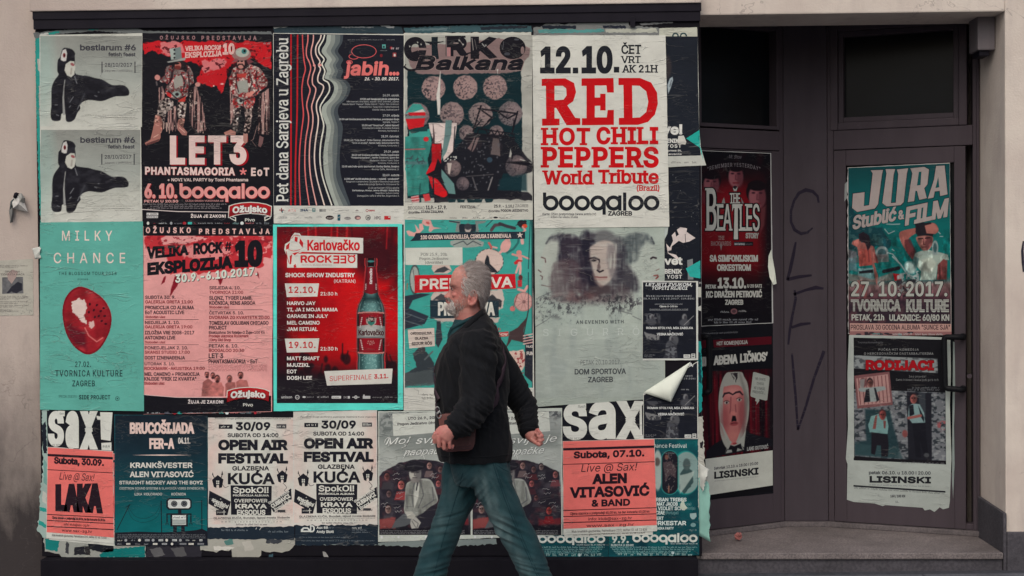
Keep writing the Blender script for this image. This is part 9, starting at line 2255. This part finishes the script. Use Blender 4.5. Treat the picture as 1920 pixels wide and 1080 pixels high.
# shoes
def shoe(heel,toe,dy_,pitch):
    h,t_=M(*heel,dy_),M(*toe,dy_);d=(t_ -h);L_=d.length;d.normalize();upv=Vector((0,1,0)).cross(d);upv=upv if upv.z>0 else -upv
    l=Loft();rs=[]
    for u,w_,hh in ((0,.026,.05),(.06,.034,.075),(.2,.037,.09),(.36,.038,.088),(.52,.042,.068),(.7,.046,.052),(.86,.042,.042),(.97,.026,.03),(1,.01,.016)):
        c=h+d*L_*u;rs.append([c+Vector((0,w_*math.cos(a),0))+upv*(max(0,math.sin(a))*hh+.012) for a in np.linspace(0,2*math.pi,18,endpoint=False)])
    l.rings(rs);me=l.fused('shoe',.005,2);o=obj_of(me,'shoe',surf('shoe_leather',(40,32,30),.5,.3,.2,14,80,.1),man)
    l=Loft();l.rings([[h+d*L_*u+Vector((0,w_*1.06,0))+upv*z for u,w_,z in ()] or [h+d*L_*u+Vector((0,w_*1.05*math.cos(a),0))+upv*(.006+.008*math.sin(a)) for a in np.linspace(0,2*math.pi,10,endpoint=False)] for u,w_ in ((-.01,.02),(.08,.034),(.35,.038),(.7,.047),(.9,.04),(1.01,.012))])
    me=bpy.data.meshes.new('sole');me.from_pydata(l.v,[],l.f);obj_of(me,'sole',surf('shoe_sole',(26,25,26),.8,.1,.2,14,80,.1),o)
shoe((794,1186),(690,1172),.082,0);shoe((1054,1153),(960,1186),-.085,0)

# --- the shoulder bag he carries: a thing of its own
bag=empty('shoulder_bag',tuple(M(856,812,-.25)))
tag(bag,'small reddish brown leather shoulder bag hanging at the man\'s hip behind his hand','bag')
M_LEATH=surf('bag_leather',(74,42,42),.5,.35,.35,10,140,.3,kind='world');M_LEATH2=surf('bag_flap_leather',(104,62,57),.5,.35,.3,12,140,.3);M_STRAP=surf('strap_webbing',(62,48,54),.8,.15,.25,30,300,.4);M_METAL=surf('clip_metal',(150,148,144),.3,.6,.1,30,80,0,metal=.8)
q=[(826,781),(856,777),(890,780),(891,812),(886,842),(860,846),(832,845),(825,815)]
m=MB();m.poly([M(x,y,-.275) for x,y in smooth_loop(q,3)],Vector((0,.062,0)));m.build('bag_body',M_LEATH,bag,bevel=.008,smooth=True)
q=[(823,780),(834,776.5),(856,776),(891,779),(892,796),(872,805),(846,806),(826,803)]
m=MB();m.poly([M(x,y,-.283) for x,y in smooth_loop(q,3)],Vector((0,.0075,0)));m.build('bag_flap',M_LEATH2,bag,bevel=.003,smooth=True)
for o_,yy in ((.0015,840),(.0015,836)): MB().tube([M(x,yy+2*math.sin((x -836)/46*3.1),-.2765) for x in range(838,884,5)],.0012,6).build('bag_seam',M_STRAP,bag)
way=[(822,779,-.235),(818,765,-.19),(816,740,-.13),(817,715,-.07),(820,690,-.01),(832,660,.05),(852,636,.09),(875,612,.11),(900,602,.11),(922,618,.07),(937,640,.01),(943,665,-.06),(939,695,-.12),(936,725,-.16),(932,755,-.19),(915,775,-.215),(889,784,-.25)]
ctr=[M(*w_) for w_ in way];fine=[]
for i in range(len(ctr) -1):
    for k_ in range(5): fine.append(ctr[i]+(ctr[i+1] -ctr[i])*(k_/5))
rows=[]
for i,p in enumerate(fine):
    t_=(fine[min(i+1,len(fine) -1)] -fine[max(i -1,0)]).normalized();loc,n2,_,dist=jb.find_nearest(p)
    n2=n2.normalized();keep=i<8 or i>len(fine) -8
    c=loc+n2*.004 if not keep else (p if (p -loc).dot(n2)>.004 else loc+n2*.004)
    rows.append((c,n2,t_.cross(n2).normalized()))
vs=[];fs=[]
for c,n2,s_ in rows: vs+=[c -s_*.0125,c+s_*.0125,c+s_*.0125+n2*.0025,c -s_*.0125+n2*.0025]
for i in range(len(rows) -1):
    for j in range(4): fs.append((4*i+j,4*i+(j+1) % 4,4*i+4+(j+1) % 4,4*i+4+j))
mesh_obj('strap',vs,fs,M_STRAP,bag,smooth=True)
for px_,py_,d_ in ((820,769,-.285),(823,778,-.285)):
    c=M(px_,py_,d_);MB().tube([c+Vector((.010*math.cos(a),0,.015*math.sin(a))) for a in np.linspace(0,2*math.pi,15)],.0022,8).build('clip',M_METAL,bag,smooth=True)
